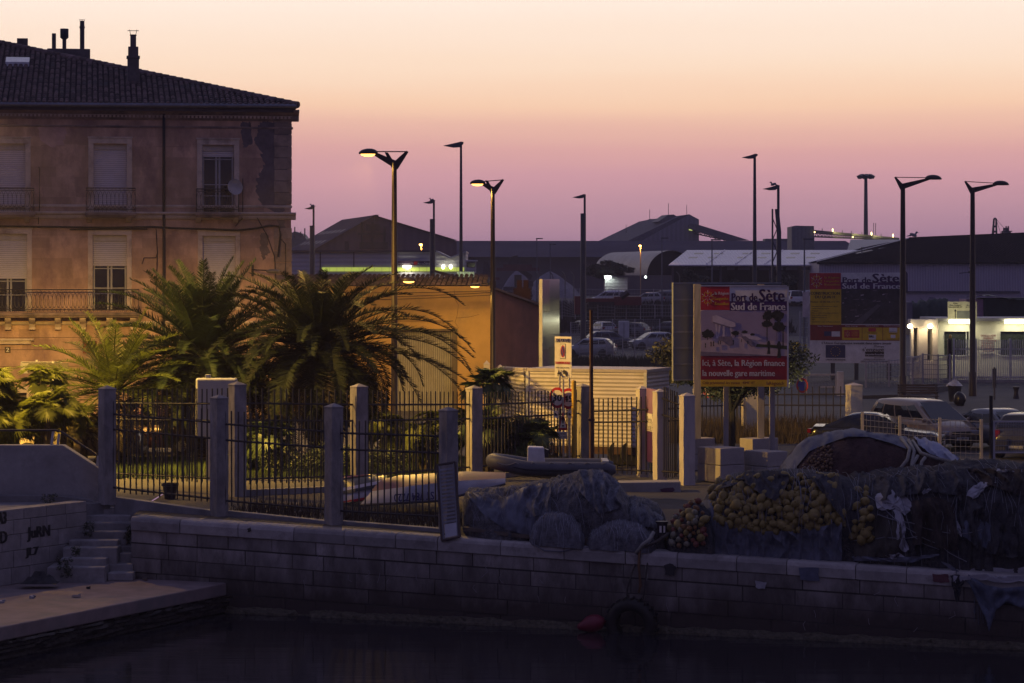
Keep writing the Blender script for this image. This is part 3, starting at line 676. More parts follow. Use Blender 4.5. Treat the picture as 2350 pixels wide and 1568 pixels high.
# right hand lean-to: reddish side wall with a falling roof line
red = M('red_plaster', (.20, .085, .07), rough=.9, var=.3, scale=.8, bump=.006, stain=(.12, .055, .05), stain_scale=.6)
a0 = W(1129, 662, 116.2); a1 = W(1243, 705, 121.5)
b = MB(); b.prism([(a0.x, a0.y, 0), (a1.x, a1.y, 0), (a1.x, a1.y, a1.z), (a0.x, a0.y, a0.z)], (-.3, .8, 0)); b.build('side_wall', red, ys, org=o_, fix=True)
b = MB(); ev = [(a0.x-.05, a0.y-.2, a0.z+.02), (a1.x+.1, a1.y-.2, a1.z+.02)]
b.prism([ev[0], ev[1], (ev[1][0]-3, ev[1][1]+10, ev[1][2]+.8), (ev[0][0]-3, ev[0][1]+10, ev[0][2]+.8)], (0, 0, .1)); b.build('side_roof', tile, ys, org=o_)
# main roof: tile courses rising away behind the front wall
b = MB(); x = gx(640, 117)
zr0, zr1 = gz(657, 117), gz(634, 125)
while x < gx(1116, 117):
    n = 18; t0 = R.random()
    for k in range(n):
        f0, f1 = k/n, (k+1)/n; y0, y1 = 116.2+8.5*f0, 116.2+8.5*f1+.06; z0, z1 = zr0+(zr1-zr0)*f0+.05, zr0+(zr1-zr0)*f1+.02
        v = []
        for (yy, zz, rr) in ((y0, z0, .10), (y1, z1, .08)):
            for q in range(5): an = PI*q/4; v.append((x-math.cos(an)*rr, yy, zz+math.sin(an)*rr))
        b.add(v, [(q, q+1, q+6, q+5) for q in range(4)]+[(0, 4, 3, 2, 1)], R.random())
    x += .235
b.build('roof_tiles', tile, ys, org=o_)
b = MB(); xe = gx(1120, 117); b.add([(XL, 116.1, zr0-.03), (xe, 116.1, zr0-.03), (xe, 124.7, zr1-.05), (XL, 124.7, zr1-.05)], [(0, 1, 2, 3)]); b.add([(XL, 124.7, 0), (xe, 124.7, 0), (xe, 124.7, zr1-.05), (XL, 124.7, zr1-.05)], [(0, 1, 2, 3)])
b.add([(xe, 116.1, 0), (xe, 124.7, 0), (xe, 124.7, zr1-.05), (xe, 116.1, zr0-.03)], [(0, 1, 2, 3)])
b.build('roof', MATS['roof_under'], ys, org=o_)
b = MB()
for q in (1192, 1207): b.box(gx(q-6, 123), gx(q+6, 123), 123, 123.5, gz(665, 123), gz(643, 123))
b.box(gx(1178, 123), gx(1218, 123), 122.9, 123.7, gz(700, 123), gz(662, 123)); b.build('chimney', M('clay_pot', (.07, .028, .022), rough=.8), ys, org=o_)
b = MB(); 
for y0, y1 in ((672, 668), (684, 672), (690, 678)): b.tube([(gx(x, 114), 115.6, gz(y0+(y1-y0)*i/12+6*math.sin(PI*i/12)*.4, 114)) for i, x in enumerate([760+(1128-760)*i/12 for i in range(13)])], .014, 4)
tag(b.build('overhead_cable', cable_m), 'thin black cables strung along the top of the ochre workshop wall', 'cable')
# ---- street lamps
lampmet = M('lamp_paint', (.032, .021, .018), rough=.45, var=.25, scale=4)
lens = M('sodium_lens', (.9, .7, .4), rough=.3, emit=(1.0, .50, .10), es=4.2)
lens_off = M('lens_off', (.3, .3, .22), rough=.2)
def street_lamp(px, d, ytop, yhead, xhead, lit, label, low=None, side=-1, pr=.115, reach=None, group=None, power=3000, lowk=.22, aim=None):
    s = F/d; X = gx(px, d)
    base_z = 0
    t = thing('street_lamp', label, 'street lamp', (X, d, base_z), 0, group)
    zt = gz(ytop, d)
    b = MB(); b.tube([(0, 0, 0), (0, 0, 1.2), (0, 0, 1.25), (0, 0, zt*.45), (0, 0, zt)], [pr*1.35, pr*1.3, pr*1.05, pr, pr*.75], 14)
    b.build('pole', lampmet, t, smooth=.8)
    hx_ = (xhead-px)/s; hz_ = gz(yhead, d)
    hl = .98 if lit else 1.0
    ax = hx_-side*hl*.22; up = .55
    b = MB()
    b.prism([(side*-.05, -.035, zt-.25), (side*-.05, -.035, zt+.05), (ax, -.035, hz_+.06), (ax+side*.1, -.035, hz_-.02)], (0, .07, 0))
    b.prism([(-.0, -.04, zt-.3), (-side*.12, -.04, zt-.25), (-side*(.5 if lit else .42), -.04, zt+up*.65), (-side*(.42 if lit else .36), -.04, zt+up*.72), (side*.02, -.04, zt+.0)], (0, .08, 0))
    if lit: b.prism([(-side*.05, -.04, zt-.1), (side*.22, -.04, zt+up*.6), (side*.34, -.04, zt+up*.62), (side*.1, -.04, zt-.2)], (0, .08, 0))
    b.build('bracket', lampmet, t, fix=True)
    b = MB(); b.tube([(-side*(.45 if lit else .38), 0, zt+up*.66), (ax+side*.2, 0, hz_+.06)], .022, 6); b.build('tie_rod', lampmet, t)
    def head(cx, cz, nm, sd, on, hr=.33):
        h = MB(); h.add(*(lambda vs, fs: (vs, fs))(*dome(cx, cz, hr, hr*.6, hr*.5, sd))); ho = h.build(nm, lampmet, t, smooth=1.2)
        g = MB(); g.ell((cx, 0, cz-.02), (hr*.8, hr*.45, hr*.30 if on else .02), 14, 6); g.build('lens', lens if on else lens_off, ho, smooth=1)
        if on: luminaire('lamp_light', (X+cx, d-.02, cz-.24), power if cz > 8 else power*lowk, ycut=aim, zcut=(-.05, -.26) if aim else (-.13, -.36), xcut=-sd if not aim and px < 1000 else 0); 
    head(hx_, hz_, 'lamp_head', side, lit, .34 if lit else .42)
    if low:
        lx, ly, lsd = low; cx = (lx-px)/s; cz = gz(ly, d)
        b = MB(); b.tube([(0, 0, cz+.1), (cx-lsd*.3, 0, cz+.1)], .03, 6); b.tube([(0, 0, cz-.12), (0, 0, cz+.2)], pr*1.25, 10); b.build('side_arm', lampmet, t)
        head(cx, cz, 'lamp_head', lsd, True, .26)
    return t
def dome(cx, cz, rx, ry, h, sd):
    vs = []; n = 18; k = 5
    for i in range(k+1):
        f = i/k; r = math.cos(f*PI/2*.98); z = math.sin(f*PI/2)*h
        for j in range(n):
            an = 2*PI*j/n; x = math.cos(an)*rx*r; vs.append((cx+x+sd*-.04*f, math.sin(an)*ry*r, cz+z+x*sd*-.0))
    for j in range(n): an = 2*PI*j/n; vs.append((cx+math.cos(an)*rx*.93, math.sin(an)*ry*.93, cz-.03))
    fs = [(i*n+j, i*n+(j+1) % n, (i+1)*n+(j+1) % n, (i+1)*n+j) for i in range(k) for j in range(n)]+[tuple(k*n+j for j in range(n))]
    o = (k+1)*n; fs += [(j, o+j, o+(j+1) % n, (j+1) % n) for j in range(n)]
    return vs, fs
street_lamp(905, 90, 372, 352, 845, True, 'tall lit street lamp behind the palms, nearest to the old house', low=(938, 644, 1), power=8500, lowk=.06, group='lit street lamps')
street_lamp(1131, 112, 432, 421, 1096, True, 'lit street lamp with an orange glowing pole at the corner of the ochre workshop', low=(1090, 656, -1), power=900, lowk=.4, group='lit street lamps')
street_lamp(2072, 126, 424, 411, 2142, False, 'unlit brown street lamp in front of the far construction board', side=1, pr=.15)
street_lamp(2232, 131, 433, 424, 2297, False, 'unlit brown street lamp in front of the guardhouse gate', side=1, pr=.15)
# the same row goes on to the left of the frame: its lamp lights the palms, the posts and the quay
street_lamp(-185, 76, 250, 235, -105, True, 'lit street lamp further along the quay road on the left', low=(-130, 620, 1), side=1, power=33000, lowk=.085, aim=(-.5, .1), group='lit street lamps')
# ---- dark floodlight masts of the port
mast = M('mast_paint', (.06, .06, .075), rough=.5, var=.2)
def mast_lamp(px, d, ytop, xh, label, r=.11, thick=None, headw=None, lattice=False):
    s = F/d; X = gx(px, d); t = thing('floodlight_mast', label, 'floodlight mast', (X, d, 0), 0, 'port floodlight masts'); zt = gz(ytop, d)
    b = MB(); zth = gz(thick, d) if thick else 0
    if thick and not lattice: b.tube([(-.02, 0, 0), (-.02, 0, zth)], r*2.0, 8); b.tube([(.1*r/.11, 0, zth-.6), (.1*r/.11, 0, zt)], r*.8, 8)
    elif lattice:
        b.box(.02, .30, -.15, .15, 0, zth*.86); b.prism([(.02, -.15, zth*.86), (.30, -.15, zth*.86), (.14, -.15, zth), (-.1, -.15, zth)], (0, .3, 0)); b.box(-.32, -.22, -.12, .12, 0, zth)
        z = .3; k = 0
        while z < zth-.8: b.tube([(-.27, 0, z), (.03, 0, z+.75)] if k % 2 else [(.03, 0, z), (-.27, 0, z+.75)], .03, 4); z += .75; k += 1
        b.tube([(.12, 0, zth-.5), (.12, 0, zt)], .09, 8)
    else: b.tube([(0, 0, 0), (0, 0, zt)], [r*1.8, r*.85], 10)
    b.build('pole', mast, t, smooth=.8)
    hl = (xh-px)/s; h = abs(hl)*.22; xr = .18
    hb = MB(); hb.prism([(xr+.0, -.3, zt+.12), (xr, -.3, zt+.0), (xr-.25, -.3, zt-h*.9), (hl*.45, -.3, zt-h), (hl, -.3, zt-h*.55), (hl*.4, -.3, zt+.02), (.0, -.3, zt+.14)], (0, .6, 0)); hb.build('lamp_head', mast, t, fix=True)
    return t
mast_lamp(717, 225, 477, 699, 'short dark floodlight mast right beside the old house corner', thick=518)
mast_lamp(993, 215, 463, 971, 'dark floodlight mast with a gull, left of the tall thin mast', thick=503)
mast_lamp(1058, 190, 330, 1018, 'tallest thin dark floodlight mast between the two lit street lamps', r=.10)
mast_lamp(1339, 205, 450, 1314, 'dark floodlight mast standing alone above the car park', thick=490)
mast_lamp(1732, 180, 358, 1703, 'tall thin dark floodlight mast above the front billboard', r=.11)
mast_lamp(1782, 170, 430, 1751, 'dark floodlight mast with a gull on a lattice column', thick=480, lattice=True)
b = thing('high_mast', 'distant high mast with a ring of floodlights', 'floodlight mast', (gx(1987, 450), 450, 0)); zt = gz(404, 450)
q = MB(); q.tube([(0, 0, 0), (0, 0, zt)], [.55, .28], 10); q.build('pole', mast, b, smooth=.8)
for k in range(8):
    an = k*PI/4; h = MB(); h.obox((math.cos(an)*1.15, math.sin(an)*1.15, zt-.1), (.75, .6, .55), an, rx=0, ry=.5); h.build('floodlight', mast, b)
q = MB(); q.lathe([(.4, -.4), (1.0, -.15), (1.0, .15), (.3, .3)], (0, 0, zt), 12); q.build('ring', mast, b)
def gull(px, py, d, label, sc=1.0, right=True, bottom=True):
    t = thing('gull', label, 'gull', W(px, py, d)); s = sc; f = 1 if right else -1
    g = M('gull_grey', (.20, .20, .23), rough=.8)
    b = MB(); b.ell((0, 0, .17*s), (.2*s, .085*s, .085*s), 10, 7, m=Matrix.Rotation(f*-.35, 3, 'Y')); b.ell((-.17*s*f, 0, .30*s), (.065*s, .05*s, .055*s), 8, 6)
    b.tube([(-.22*s*f, 0, .29*s), (-.30*s*f, 0, .275*s)], [.018*s, .005*s], 5); b.tube([(-.1*s*f, 0, .2*s), (-.16*s*f, 0, .28*s)], [.06*s, .045*s], 6)
    b.tube([(.12*s*f, 0, .15*s), (.36*s*f, 0, .10*s)], [.05*s, .012*s], 5)
    for q in (-.03, .03): b.tube([(.02*s*f, q*s, .1*s), (.02*s*f, q*s, 0)], .01*s, 4)
    b.build('body', g, t, smooth=1)
gull(717, 476, 225, 'small gull resting on the mast beside the old house', .9)
gull(991, 463, 215, 'small gull standing on the second mast from the house', .9)
gull(1775, 429, 170, 'gull standing on the lattice floodlight mast', 1.0)
gull(2096, 547, 290, 'large gull perched on the big dark warehouse roof', 2.2, False)
# ================= the port behind =================
def pol(mb, pts, t=.5): return mb.add([W(*q) for q in pts], [tuple(range(len(pts)))], t)
def bx(mb, x0, x1, y0, y1, d, dep, t=.5): return mb.box(gx(x0, d), gx(x1, d), d, d+dep, gz(y1, d), gz(y0, d), t)
slate = M('dark_sheet_roof', (.085, .078, .105), rough=.9, spec=.0, var=.2, scale=.1)
cladd = M('grey_cladding', (.20, .19, .23), rough=.6, var=.12, scale=.2, wave=('X', .35, .18, .02))
cladw = M('white_cladding', (.42, .40, .46), rough=.55, var=.1, scale=.2, wave=('Z', .8, .2, .02))
redcl = M('rust_cladding', (.15, .10, .12), rough=.7, var=.2, scale=.15, wave=('X', .3, .12, .02))
# long hall along the back
t = thing('long_shed', 'very long flat dark port shed closing the view behind everything', 'warehouse', (gx(1450, 460), 460, 0))
b = MB(); bx(b, 560, 2000, 590, 700, 462, 40); b.build('wall', M('dark_wall', (.09, .085, .115), rough=.8, var=.15, scale=.1), t, org=t.location)
b = MB(); b.prism([W(560, 590, 459), W(560, 553, 480), W(560, 590, 505)], (gx(2000, 460)-gx(560, 460), 0, 0)); b.build('roof', slate, t, org=t.location)
# gabled warehouse behind the low office
t = thing('gabled_warehouse', 'large gabled warehouse with a reddish front, beside the old house', 'warehouse', (gx(880, 380), 380, 0))
fr_ = [W(718, 575, 380), W(857, 496, 380), W(1048, 554, 380), W(1048, 690, 380), W(718, 690, 380)]
b = MB(); b.prism(fr_, (-5.9, 27, 0)); b.build('front_wall', redcl, t, org=t.location)
e1, e2, e3 = fr_[0], fr_[1], fr_[2]; v = Vector((-6.6, 29, 0)); up = Vector((0, 0, .12)); fw = Vector((.2, -.9, 0))
b = MB(); b.add([e1+fw+up+Vector((-1.2, 0, -.7)), e2+fw+up, e2+v+up, e1+v+up+Vector((-1.2, 0, -.7)), e3+fw+up, e3+v+up], [(0, 1, 2, 3), (1, 4, 5, 2)]); rf_ = b.build('roof', slate, t, org=t.location)
b = MB()
for i in range(6):
    for f in (.18, .5):
        a = e1.lerp(e2, f)+v*(.1+.14*i)+up*1.5; c = e1.lerp(e2, f+.1)+v*(.1+.14*i)+up*1.5; b.add([a, c, c+v*.06, a+v*.06], [(0, 1, 2, 3)])
b.build('skylight', M('pale_sheet', (.2, .2, .23), rough=.6), rf_, org=t.location)['kind'] = 'stuff'
b = MB(); 
for x0, x1, y0, y1 in ((822, 886, 534, 539), (828, 832, 510, 573), (852, 858, 510, 573), (880, 884, 520, 573), (840, 872, 515, 530), (825, 890, 556, 572), (791, 799, 554, 573)): bx(b, x0, x1, y0, y1, 379.2, .7)
b.build('gantry', M('gantry', (.035, .03, .04), rough=.8), t, org=t.location)
b = MB(); bx(b, 860, 868, 493, 507, 380, .6); [b.tube([W(q, 508, 380), W(q, 493, 380)], .05, 4) for q in (858, 863, 868)]; b.build('roof_rail', mast, t, org=t.location)
# low office with lit window band
d = 230
t = thing('port_office', 'low grey clad office with a lit yellow-green window band and zigzag roof end', 'building', (gx(900, d), d, 0))
b = MB(); bx(b, 640, 1001, 578, 690, d, 12); b.build('wall', cladw, t, org=t.location)
b = MB(); bx(b, 640, 1002, 574.5, 579, d-.3, 13); [bx(b, q-1.2, q+1.2, 578, 660, d-.08, .1) for q in (735, 812)]; b.build('roof_edge', slate, t, org=t.location)
b = MB(); b.prism([W(1001, 577, d), W(1033, 592, d), W(1069, 578, d), W(1069, 690, d), W(1001, 690, d)], (0, 12, 0)); b.build('end_wall', M('white_panel', (.5, .48, .52), rough=.5, wave=('Z', .8, .15, .02)), t, org=t.location)
b = MB(); b.prism([W(1000, 574.5, d-.4), W(1033, 590, d-.4), W(1070, 576, d-.4), W(1070, 579.5, d-.4), W(1033, 594, d-.4), W(1000, 578, d-.4)], (0, 13, 0)); b.build('folded_roof', M('metal_roof', (.4, .4, .45), rough=.4, metal=.5), t, org=t.location)
b = MB()
x = 739
while x < 1053: bx(b, x, x+16.3, 613.8, 623, d-.12, .06); x += 17.2
b.build('window_band', M('lit_window', (.3, .35, .1), rough=.3, emit=(.62, .72, .12), es=.62, var=.3, scale=.5), t, org=t.location)
b = MB(); bx(b, 913, 986, 599.5, 609, d-.15, .05); sg = b.build('sign', M('purple_sign', (.06, .03, .07), rough=.5), t, org=t.location)
b = MB(); bx(b, 950, 958, 600, 608.5, d-.19, .03); b.build('red_square', M('sign_red', (.42, .02, .03), rough=.5), sg, org=t.location)
b = MB(); w0 = W(959, 608, d-.19); write(b, 'Port de', 0, 0, .16, .55); write(b, 'Sète', .58, 0, .27, .5); write(b, 'Service de l\'exploitation portuaire', -1.75, .08, .07, 1.35)
b.v = [(x+w0.x, y+w0.y, z+w0.z) for x, y, z in b.v]; b.build('lettering', MATS['white_paint'], sg, org=t.location)
wl = M('tube_white', (1, 1, .9), emit=(1, .97, .72), es=9)
def lamp_bar(name, x0, x1, yc, d, h, par, org, mat=wl):
    b = MB(); b.tube([W(x0, yc, d), W(x1, yc, d)], h/2, 8); return b.build(name, mat, par, org=org, smooth=1)
lamp_bar('lamp', 925, 943, 612, d-.4, .22, t, t.location); spot('office_light', W(934, 615, d-.9), 90, (1, .95, .7), tgt=W(934, 660, d-.2))
for px in (1017, 1034.5):
    b = MB(); b.ell(W(px, 612.5, d-.25), (.13, .1, .2), 8, 6); b.build('wall_lamp', wl, t, org=t.location)
    spot('wall_light', W(px, 612.5, d-.32), 22, (1, .95, .65), 150, tgt=W(px, 560, d-.1)); spot('wall_light', W(px, 612.5, d-.32), 22, (1, .95, .65), 150, tgt=W(px, 660, d-.1))
# cabins and plant in the yard
t = thing('site_booth', 'small white watch booth on legs right of the low office', 'booth', (gx(1080, 225), 225, 0))
b = MB(); bx(b, 1067, 1095, 597, 600, 224.5, 2); b.build('roof', M('white_metal', (.5, .5, .53), rough=.5), t, org=t.location)
b = MB(); bx(b, 1069, 1092, 600, 626, 225, 1.4); b.build('cabin', MATS['white_panel'], t, org=t.location)
b = MB(); bx(b, 1071, 1090, 604, 613, 224.9, .05); b.build('window', glass, t, org=t.location)
b = MB(); bx(b, 1071, 1090, 626, 765, 225.3, .8); b.build('leg', mast, t, org=t.location)
t = thing('white_container', 'pale ribbed container lit greenish beside the ochre workshop chimney', 'container', (gx(1068, 180), 180, 0))
b = MB(); bx(b, 1048, 1088, 624, 830, 180, 3); b.build('box', M('container_white', (.42, .45, .38), rough=.5, wave=('X', 1.4, .25, .05)), t, org=t.location)
spot('yard_light', W(1060, 612, 178.5), 90, (.9, 1, .55), 140, tgt=W(1068, 660, 180))
YZ = 3.0
yd = MB(); X0, X1 = gx(1000, 290), gx(1880, 290)
yd.add([(X0, 268, .01), (X1, 268, .01), (X1+2, 292, YZ), (X0, 292, YZ), (X1+40, 900, YZ), (X0-60, 900, YZ)], [(0, 1, 2, 3), (3, 2, 4, 5)])
struct(yd.build('yard', M('yard_dirt', (.06, .055, .055), rough=.95, var=.4, scale=.3)))
def stacker(px, d, sc, label, mast_up=1.0, flip=1):
    t = thing('reach_stacker', label, 'crane', (gx(px, d), d, YZ), 0, 'cargo machines in the far yard')
    b = MB(); b.box(-2.2*sc, 2.2*sc, 0, 3*sc, .9*sc, 2.2*sc); b.box(-2.4*sc*flip, -1.2*sc*flip, .3*sc, 2.5*sc, 2.2*sc, 3.1*sc); b.build('chassis', M('machine_dark', (.05, .045, .055), rough=.6), t, bevel=.05, fix=True)
    for x in (-1.5, 1.5): q = MB(); q.tube([(x*sc, -.1, .8*sc), (x*sc, .7, .8*sc)], .8*sc, 12); q.build('wheel', M('tyre_black', (.015, .015, .016), rough=.9), t)
    q = MB(); q.box(-.5*sc, .6*sc, .6*sc, 2*sc, 2.2*sc, 4.0*sc); q.build('cab', glass, t)
    q = MB(); q.prism([(-2*sc*flip, .8*sc, 3.2*sc), (-2.3*sc*flip, .8*sc, 3.9*sc), (.9*sc*flip, .8*sc, 6.4*sc*mast_up), (1.5*sc*flip, .8*sc, 6.0*sc*mast_up)], (0, .7*sc, 0)); q.prism([(-.2*sc*flip, .7*sc, 5.4*sc), (0*flip, .7*sc, 7.4*sc*mast_up), (.9*sc*flip, .7*sc, 7.2*sc*mast_up), (1.7*sc*flip, .7*sc, 5.2*sc)], (0, .6*sc, 0)); q.build('boom', MATS['machine_dark'], t, fix=True)
    q = MB(); q.box(-3.2*sc, 3.3*sc, 0, .8*sc, 4.6*sc, 5.1*sc); q.box(-2.2*sc, 2.2*sc, .1, .7*sc, 5.1*sc, 5.6*sc); q.build('spreader', M('machine_red', (.10, .035, .045), rough=.6), t, fix=True)
stacker(1110, 330, .62, 'smaller dark container crane beside the lit orange lamp pole', 1.15)
stacker(1188, 345, .88, 'bigger dark container crane with a wide spreader above the gravel heap', .95, -1)
grv = M('pale_gravel', (.22, .21, .24), rough=.95, var=.25, scale=.6, bump=.05)
def heap(px, w, top, d, label, z0=YZ):
    t = MB(); s = F/d; X = gx(px, d); h = gz(top, d)-z0; rw = w/s/2
    def fn(u, v):
        an = 2*PI*u; r = v; n = noise.noise((math.cos(an)*2+px, math.sin(an)*2, r*2))
        return (rw*r*math.cos(an)*(1+.15*n), rw*.7*r*math.sin(an)*(1+.15*n), h*(1-r**1.3)*(1+.2*n*r)-.05)
    t.grid(fn, 40, 10); o = t.build('gravel_heap', grv, None, smooth=4); o.location = (X, d, z0); tag(o, label, 'gravel heap')
heap(1188, 105, 619, 360, 'pale gravel heap in front of the bigger container crane'); heap(1262, 150, 622, 400, 'wide low pale heap right of the container crane')
# quonset
t = thing('arched_shelter', 'half-round corrugated metal shelter with its shaded open end painted black', 'shelter', (gx(1542, 330), 330, YZ))
d = 330; s = F/d; r = 56/s; hh = 57/s; cx = gx(1541, d)
def arch(u, v): an = PI*u; return (cx-math.cos(an)*r-6.2*v, d+24*v, gz(632, d)+math.sin(an)*hh*1.0)
b = MB(); b.grid(arch, 28, 6); b.build('shell', M('corrugated_sheet', (.30, .28, .32), rough=.5, metal=.3, var=.25, scale=.4, wave=('Y', .55, .4, .04)), t, org=t.location, smooth=1)
b = MB(); b.prism([Vector((cx-math.cos(PI*k/24)*r*.985, d+.6, gz(632, d)+math.sin(PI*k/24)*hh*.985)) for k in range(25)], (0, .3, 0)); b.build('opening', M('painted_shade', (.012, .01, .014), rough=1), t, org=t.location)  # solid black panel: the shelter's interior shade put into its colour
# conveyor hall
d = 500
t = thing('silo_hall', 'big steep roofed bulk store with a sloping conveyor, on the skyline', 'warehouse', (gx(1530, d), d, 0))
fp = [W(1473, 553, d), W(1558, 506, d), W(1581.5, 493, d), W(1603, 504.5, d), W(1603, 600, d), W(1473, 600, d)]
b = MB(); b.prism(fp, (-.6, 6, 0)); b.build('front_wall', cladd, t, org=t.location)
v = Vector((-6.0, 36, 0)); up = Vector((0, 0, .1))
b = MB(); b.prism([W(1441, 553, d+.2), W(1558, 497, d+.2), W(1582, 492, d+.2), W(1604, 504, d+.2), W(1604, 600, d+.2), W(1441, 600, d+.2)], v+Vector((0, 0, -.2))); b.prism([W(1403, 553, d+30), W(1490, 503, d+30), W(1530, 501, d+30), W(1530, 560, d+30)], (0, 6, 0))
b.build('roof', M('hall_roof', (.11, .105, .13), rough=.9, spec=.05), t, org=t.location, fix=True)
b = MB(); b.prism([W(1510, 509, d+4), W(1534, 493, d+4), W(1546, 492.5, d+4), W(1556, 498, d+4), W(1519, 512, d+4)], (-1, 6, 0)); b.build('dormer', M('hall_trim', (.12, .11, .13), rough=.7), t, org=t.location)
b = MB(); b.prism([W(1580, 516, d-2), W(1586, 513, d-2), W(1606, 517, d-2), W(1720, 552, d-2), W(1672, 553, d-2), W(1580, 525, d-2)], (0, 2.5, 0)); cv = b.build('conveyor', MATS['hall_trim'], t, org=t.location)
b = MB(); pts = [1592+i*11 for i in range(9)]
for i, x in enumerate(pts):
    y = 527+(x-1592)*.29; b.tube([W(x, y, d-1), W(x+5.5, y+9, d-1), W(x+11, y+3, d-1)], .12, 4)
b.tube([W(1592, 536, d-1), W(1690, 556, d-1)], .12, 4); b.build('truss', mast, cv, org=t.location)
b = MB(); b.tube([W(1581, 527, d-1), W(1589, 528, d-1)], .16, 6); b.build('lamp', M('green_lamp', (.5, .6, .2), emit=(.7, .8, .2), es=.8), cv, org=t.location)
for px, y0, y1 in ((1437, 516, 533), (1491, 481, 503), (1534, 467, 494), (1576, 471, 494)):
    b = MB(); b.tube([W(px, y1+2, d+2), W(px, y0, d+2)], .05, 4); b.build('lightning_rod', mast, t, org=t.location)
# white roofed open shed
t = thing('open_shed', 'open sided shed with a white corrugated roof and dark skylights', 'shed', (gx(1750, 300), 300, YZ))
wr = M('white_roof', (.60, .56, .66), rough=.45, var=.12, scale=.25, wave=('X', .8, .12, .02))
e = [W(1534, 608, 298), W(1985, 608, 298), W(1985, 574, 318), W(1577, 574, 318)]
b = MB(); b.prism(e, (0, 0, -.12)); b.add([e[3], e[2], e[2]+Vector((0, 16, -3)), e[3]+Vector((0, 16, -3))], [(0, 1, 2, 3)]); rfo = b.build('roof', wr, t, org=t.location)
def onr(px, py): f = (608-py)/34; d_ = 298+20*f; return W(px, py, d_)+Vector((0, 0, .03))
for row, xs in ((582.6, (1603, 1648.5, 1714, 1757, 1824, 1870)), (592, (1590, 1634.6, 1701.6, 1748.5, 1814, 1860))):
    for x in xs: b = MB(); b.add([onr(x-11, row+1.6), onr(x+10, row+1.6), onr(x+12, row-1.6), onr(x-9, row-1.6)], [(0, 1, 2, 3)]); b.build('skylight', M('roof_glazing', (.09, .085, .10), rough=.4), rfo, org=t.location)
b = MB()
for x in (1621, 1688, 1755): b.tube([onr(x, 607)+Vector((0, 0, .04)), onr(x+42, 575)+Vector((0, 0, .04))], .07, 4)
b.build('roof_joint', M('joint_pale', (.7, .66, .74), rough=.5), rfo, org=t.location)
b = MB(); bx(b, 1543, 1990, 612, 720, 312, .3); b.build('back_wall', MATS['painted_shade'], t, org=t.location)  # shed's interior shade painted as a black sheet at the back
b = MB()
for x0, x1 in ((1619, 1652), (1669, 1686), (1694, 1721), (1741, 1768), (1777, 1797), (1804, 1830), (1840, 1868)): bx(b, x0, x1, 613, 620, 299.4, .1)
b.build('fascia_panel', M('grey_panel', (.13, .12, .16), rough=.6), t, org=t.location)
for x in (1544, 1654, 1768, 1862): b = MB(); bx(b, x-2.5, x+2.5, 611, 720, 299, .3); b.build('column', slate, t, org=t.location)
b = MB(); b.prism([W(1944, 575, 330), W(2070, 575, 330), W(2080, 550, 345), W(1952, 550, 345)], (0, .2, -.2)); tag(b.build('sheet_roof_shed', M('lilac_roof', (.22, .21, .26), rough=.5, wave=('X', .8, .15, .02)), None), 'strip of pale sheet roof showing above the white roofed shed', 'shed roof')
# big right warehouse
d = 290
t = thing('big_warehouse', 'big warehouse with lilac ribbed walls and a wide dark roof on the right', 'warehouse', (gx(2130, d), d, 0))
b = MB(); bx(b, 1880, 2700, 603, 770, d, 40); b.build('wall', M('lilac_cladding', (.40, .36, .44), rough=.6, var=.1, scale=.15, wave=('X', 1.05, .22, .03)), t, org=t.location)
lc, rc_ = W(1875, 601.5, d-.5), W(2710, 600.5, d-.5); r0, r1 = W(2086, 547.5, 326), W(2710, 521, 326)
b = MB(); b.add([lc, rc_, r1, r0, W(1875, 601.5, d-.5)+Vector((2, 75, 0)), lc+Vector((0, 0, -.25)), rc_+Vector((0, 0, -.25))], [(0, 1, 2, 3), (0, 3, 4), (5, 6, 1, 0)]); rfo = b.build('roof', M('black_roof', (.012, .010, .012), rough=.9, spec=0, var=.3, scale=.3, wave=('X', .9, .2, .02)), t, org=t.location)
b = MB(); b.tube([lc+Vector((-.05, 0, .05)), r0+Vector((0, 0, .05))], .07, 4); b.build('verge', M('verge_pale', (.4, .38, .42), rough=.5), rfo, org=t.location)
b = MB(); b.tube([r0, r1], .16, 5); b.build('ridge', MATS['black_roof'], rfo, org=t.location)
pn = (rc_-lc).cross(r0-lc).normalized()
def onw(px, py):
    dr = Vector(((px-1175)/F, 1, -(py-HZ)/F)); o = Vector((0, 0, 6)); k = (lc-o).dot(pn)/dr.dot(pn); return o+dr*k+Vector((0, -.05, .06))
for y0, xs in ((572, (2015, 2060, 2103, 2147, 2190, 2238, 2290, 2330)), (582, (1962, 2010, 2058, 2104, 2150, 2200, 2262, 2300))):
    for x in xs: b = MB(); b.add([onw(x, y0), onw(x+5, y0+1.5), onw(x+42, y0-6), onw(x+37, y0-7.5)], [(0, 1, 2, 3)]); b.build('skylight', M('faded_glazing', (.11, .10, .125), rough=.5), rfo, org=t.location)
b = MB(); bx(b, 2075, 2340, 672, 770, 284, 5); an_ = b.build('annex', M('annex_wall', (.38, .33, .40), rough=.6, var=.1), t, org=t.location)
b = MB(); bx(b, 2073, 2341, 668.5, 672, 283.7, 5); b.build('annex_roof', slate, an_, org=t.location)
b = MB(); b.prism([W(2118, 693, 283.9), W(2124, 693, 283.9), W(2110, 682, 283.9)], (0, .05, 0)); b.prism([W(2125, 693, 283.9), W(2138, 693, 283.9), W(2147, 683, 283.9), W(2133, 682, 283.9)], (0, .05, 0)); b.build('painted_mark', M('mark_grey', (.16, .15, .2), rough=.6), an_, org=t.location)
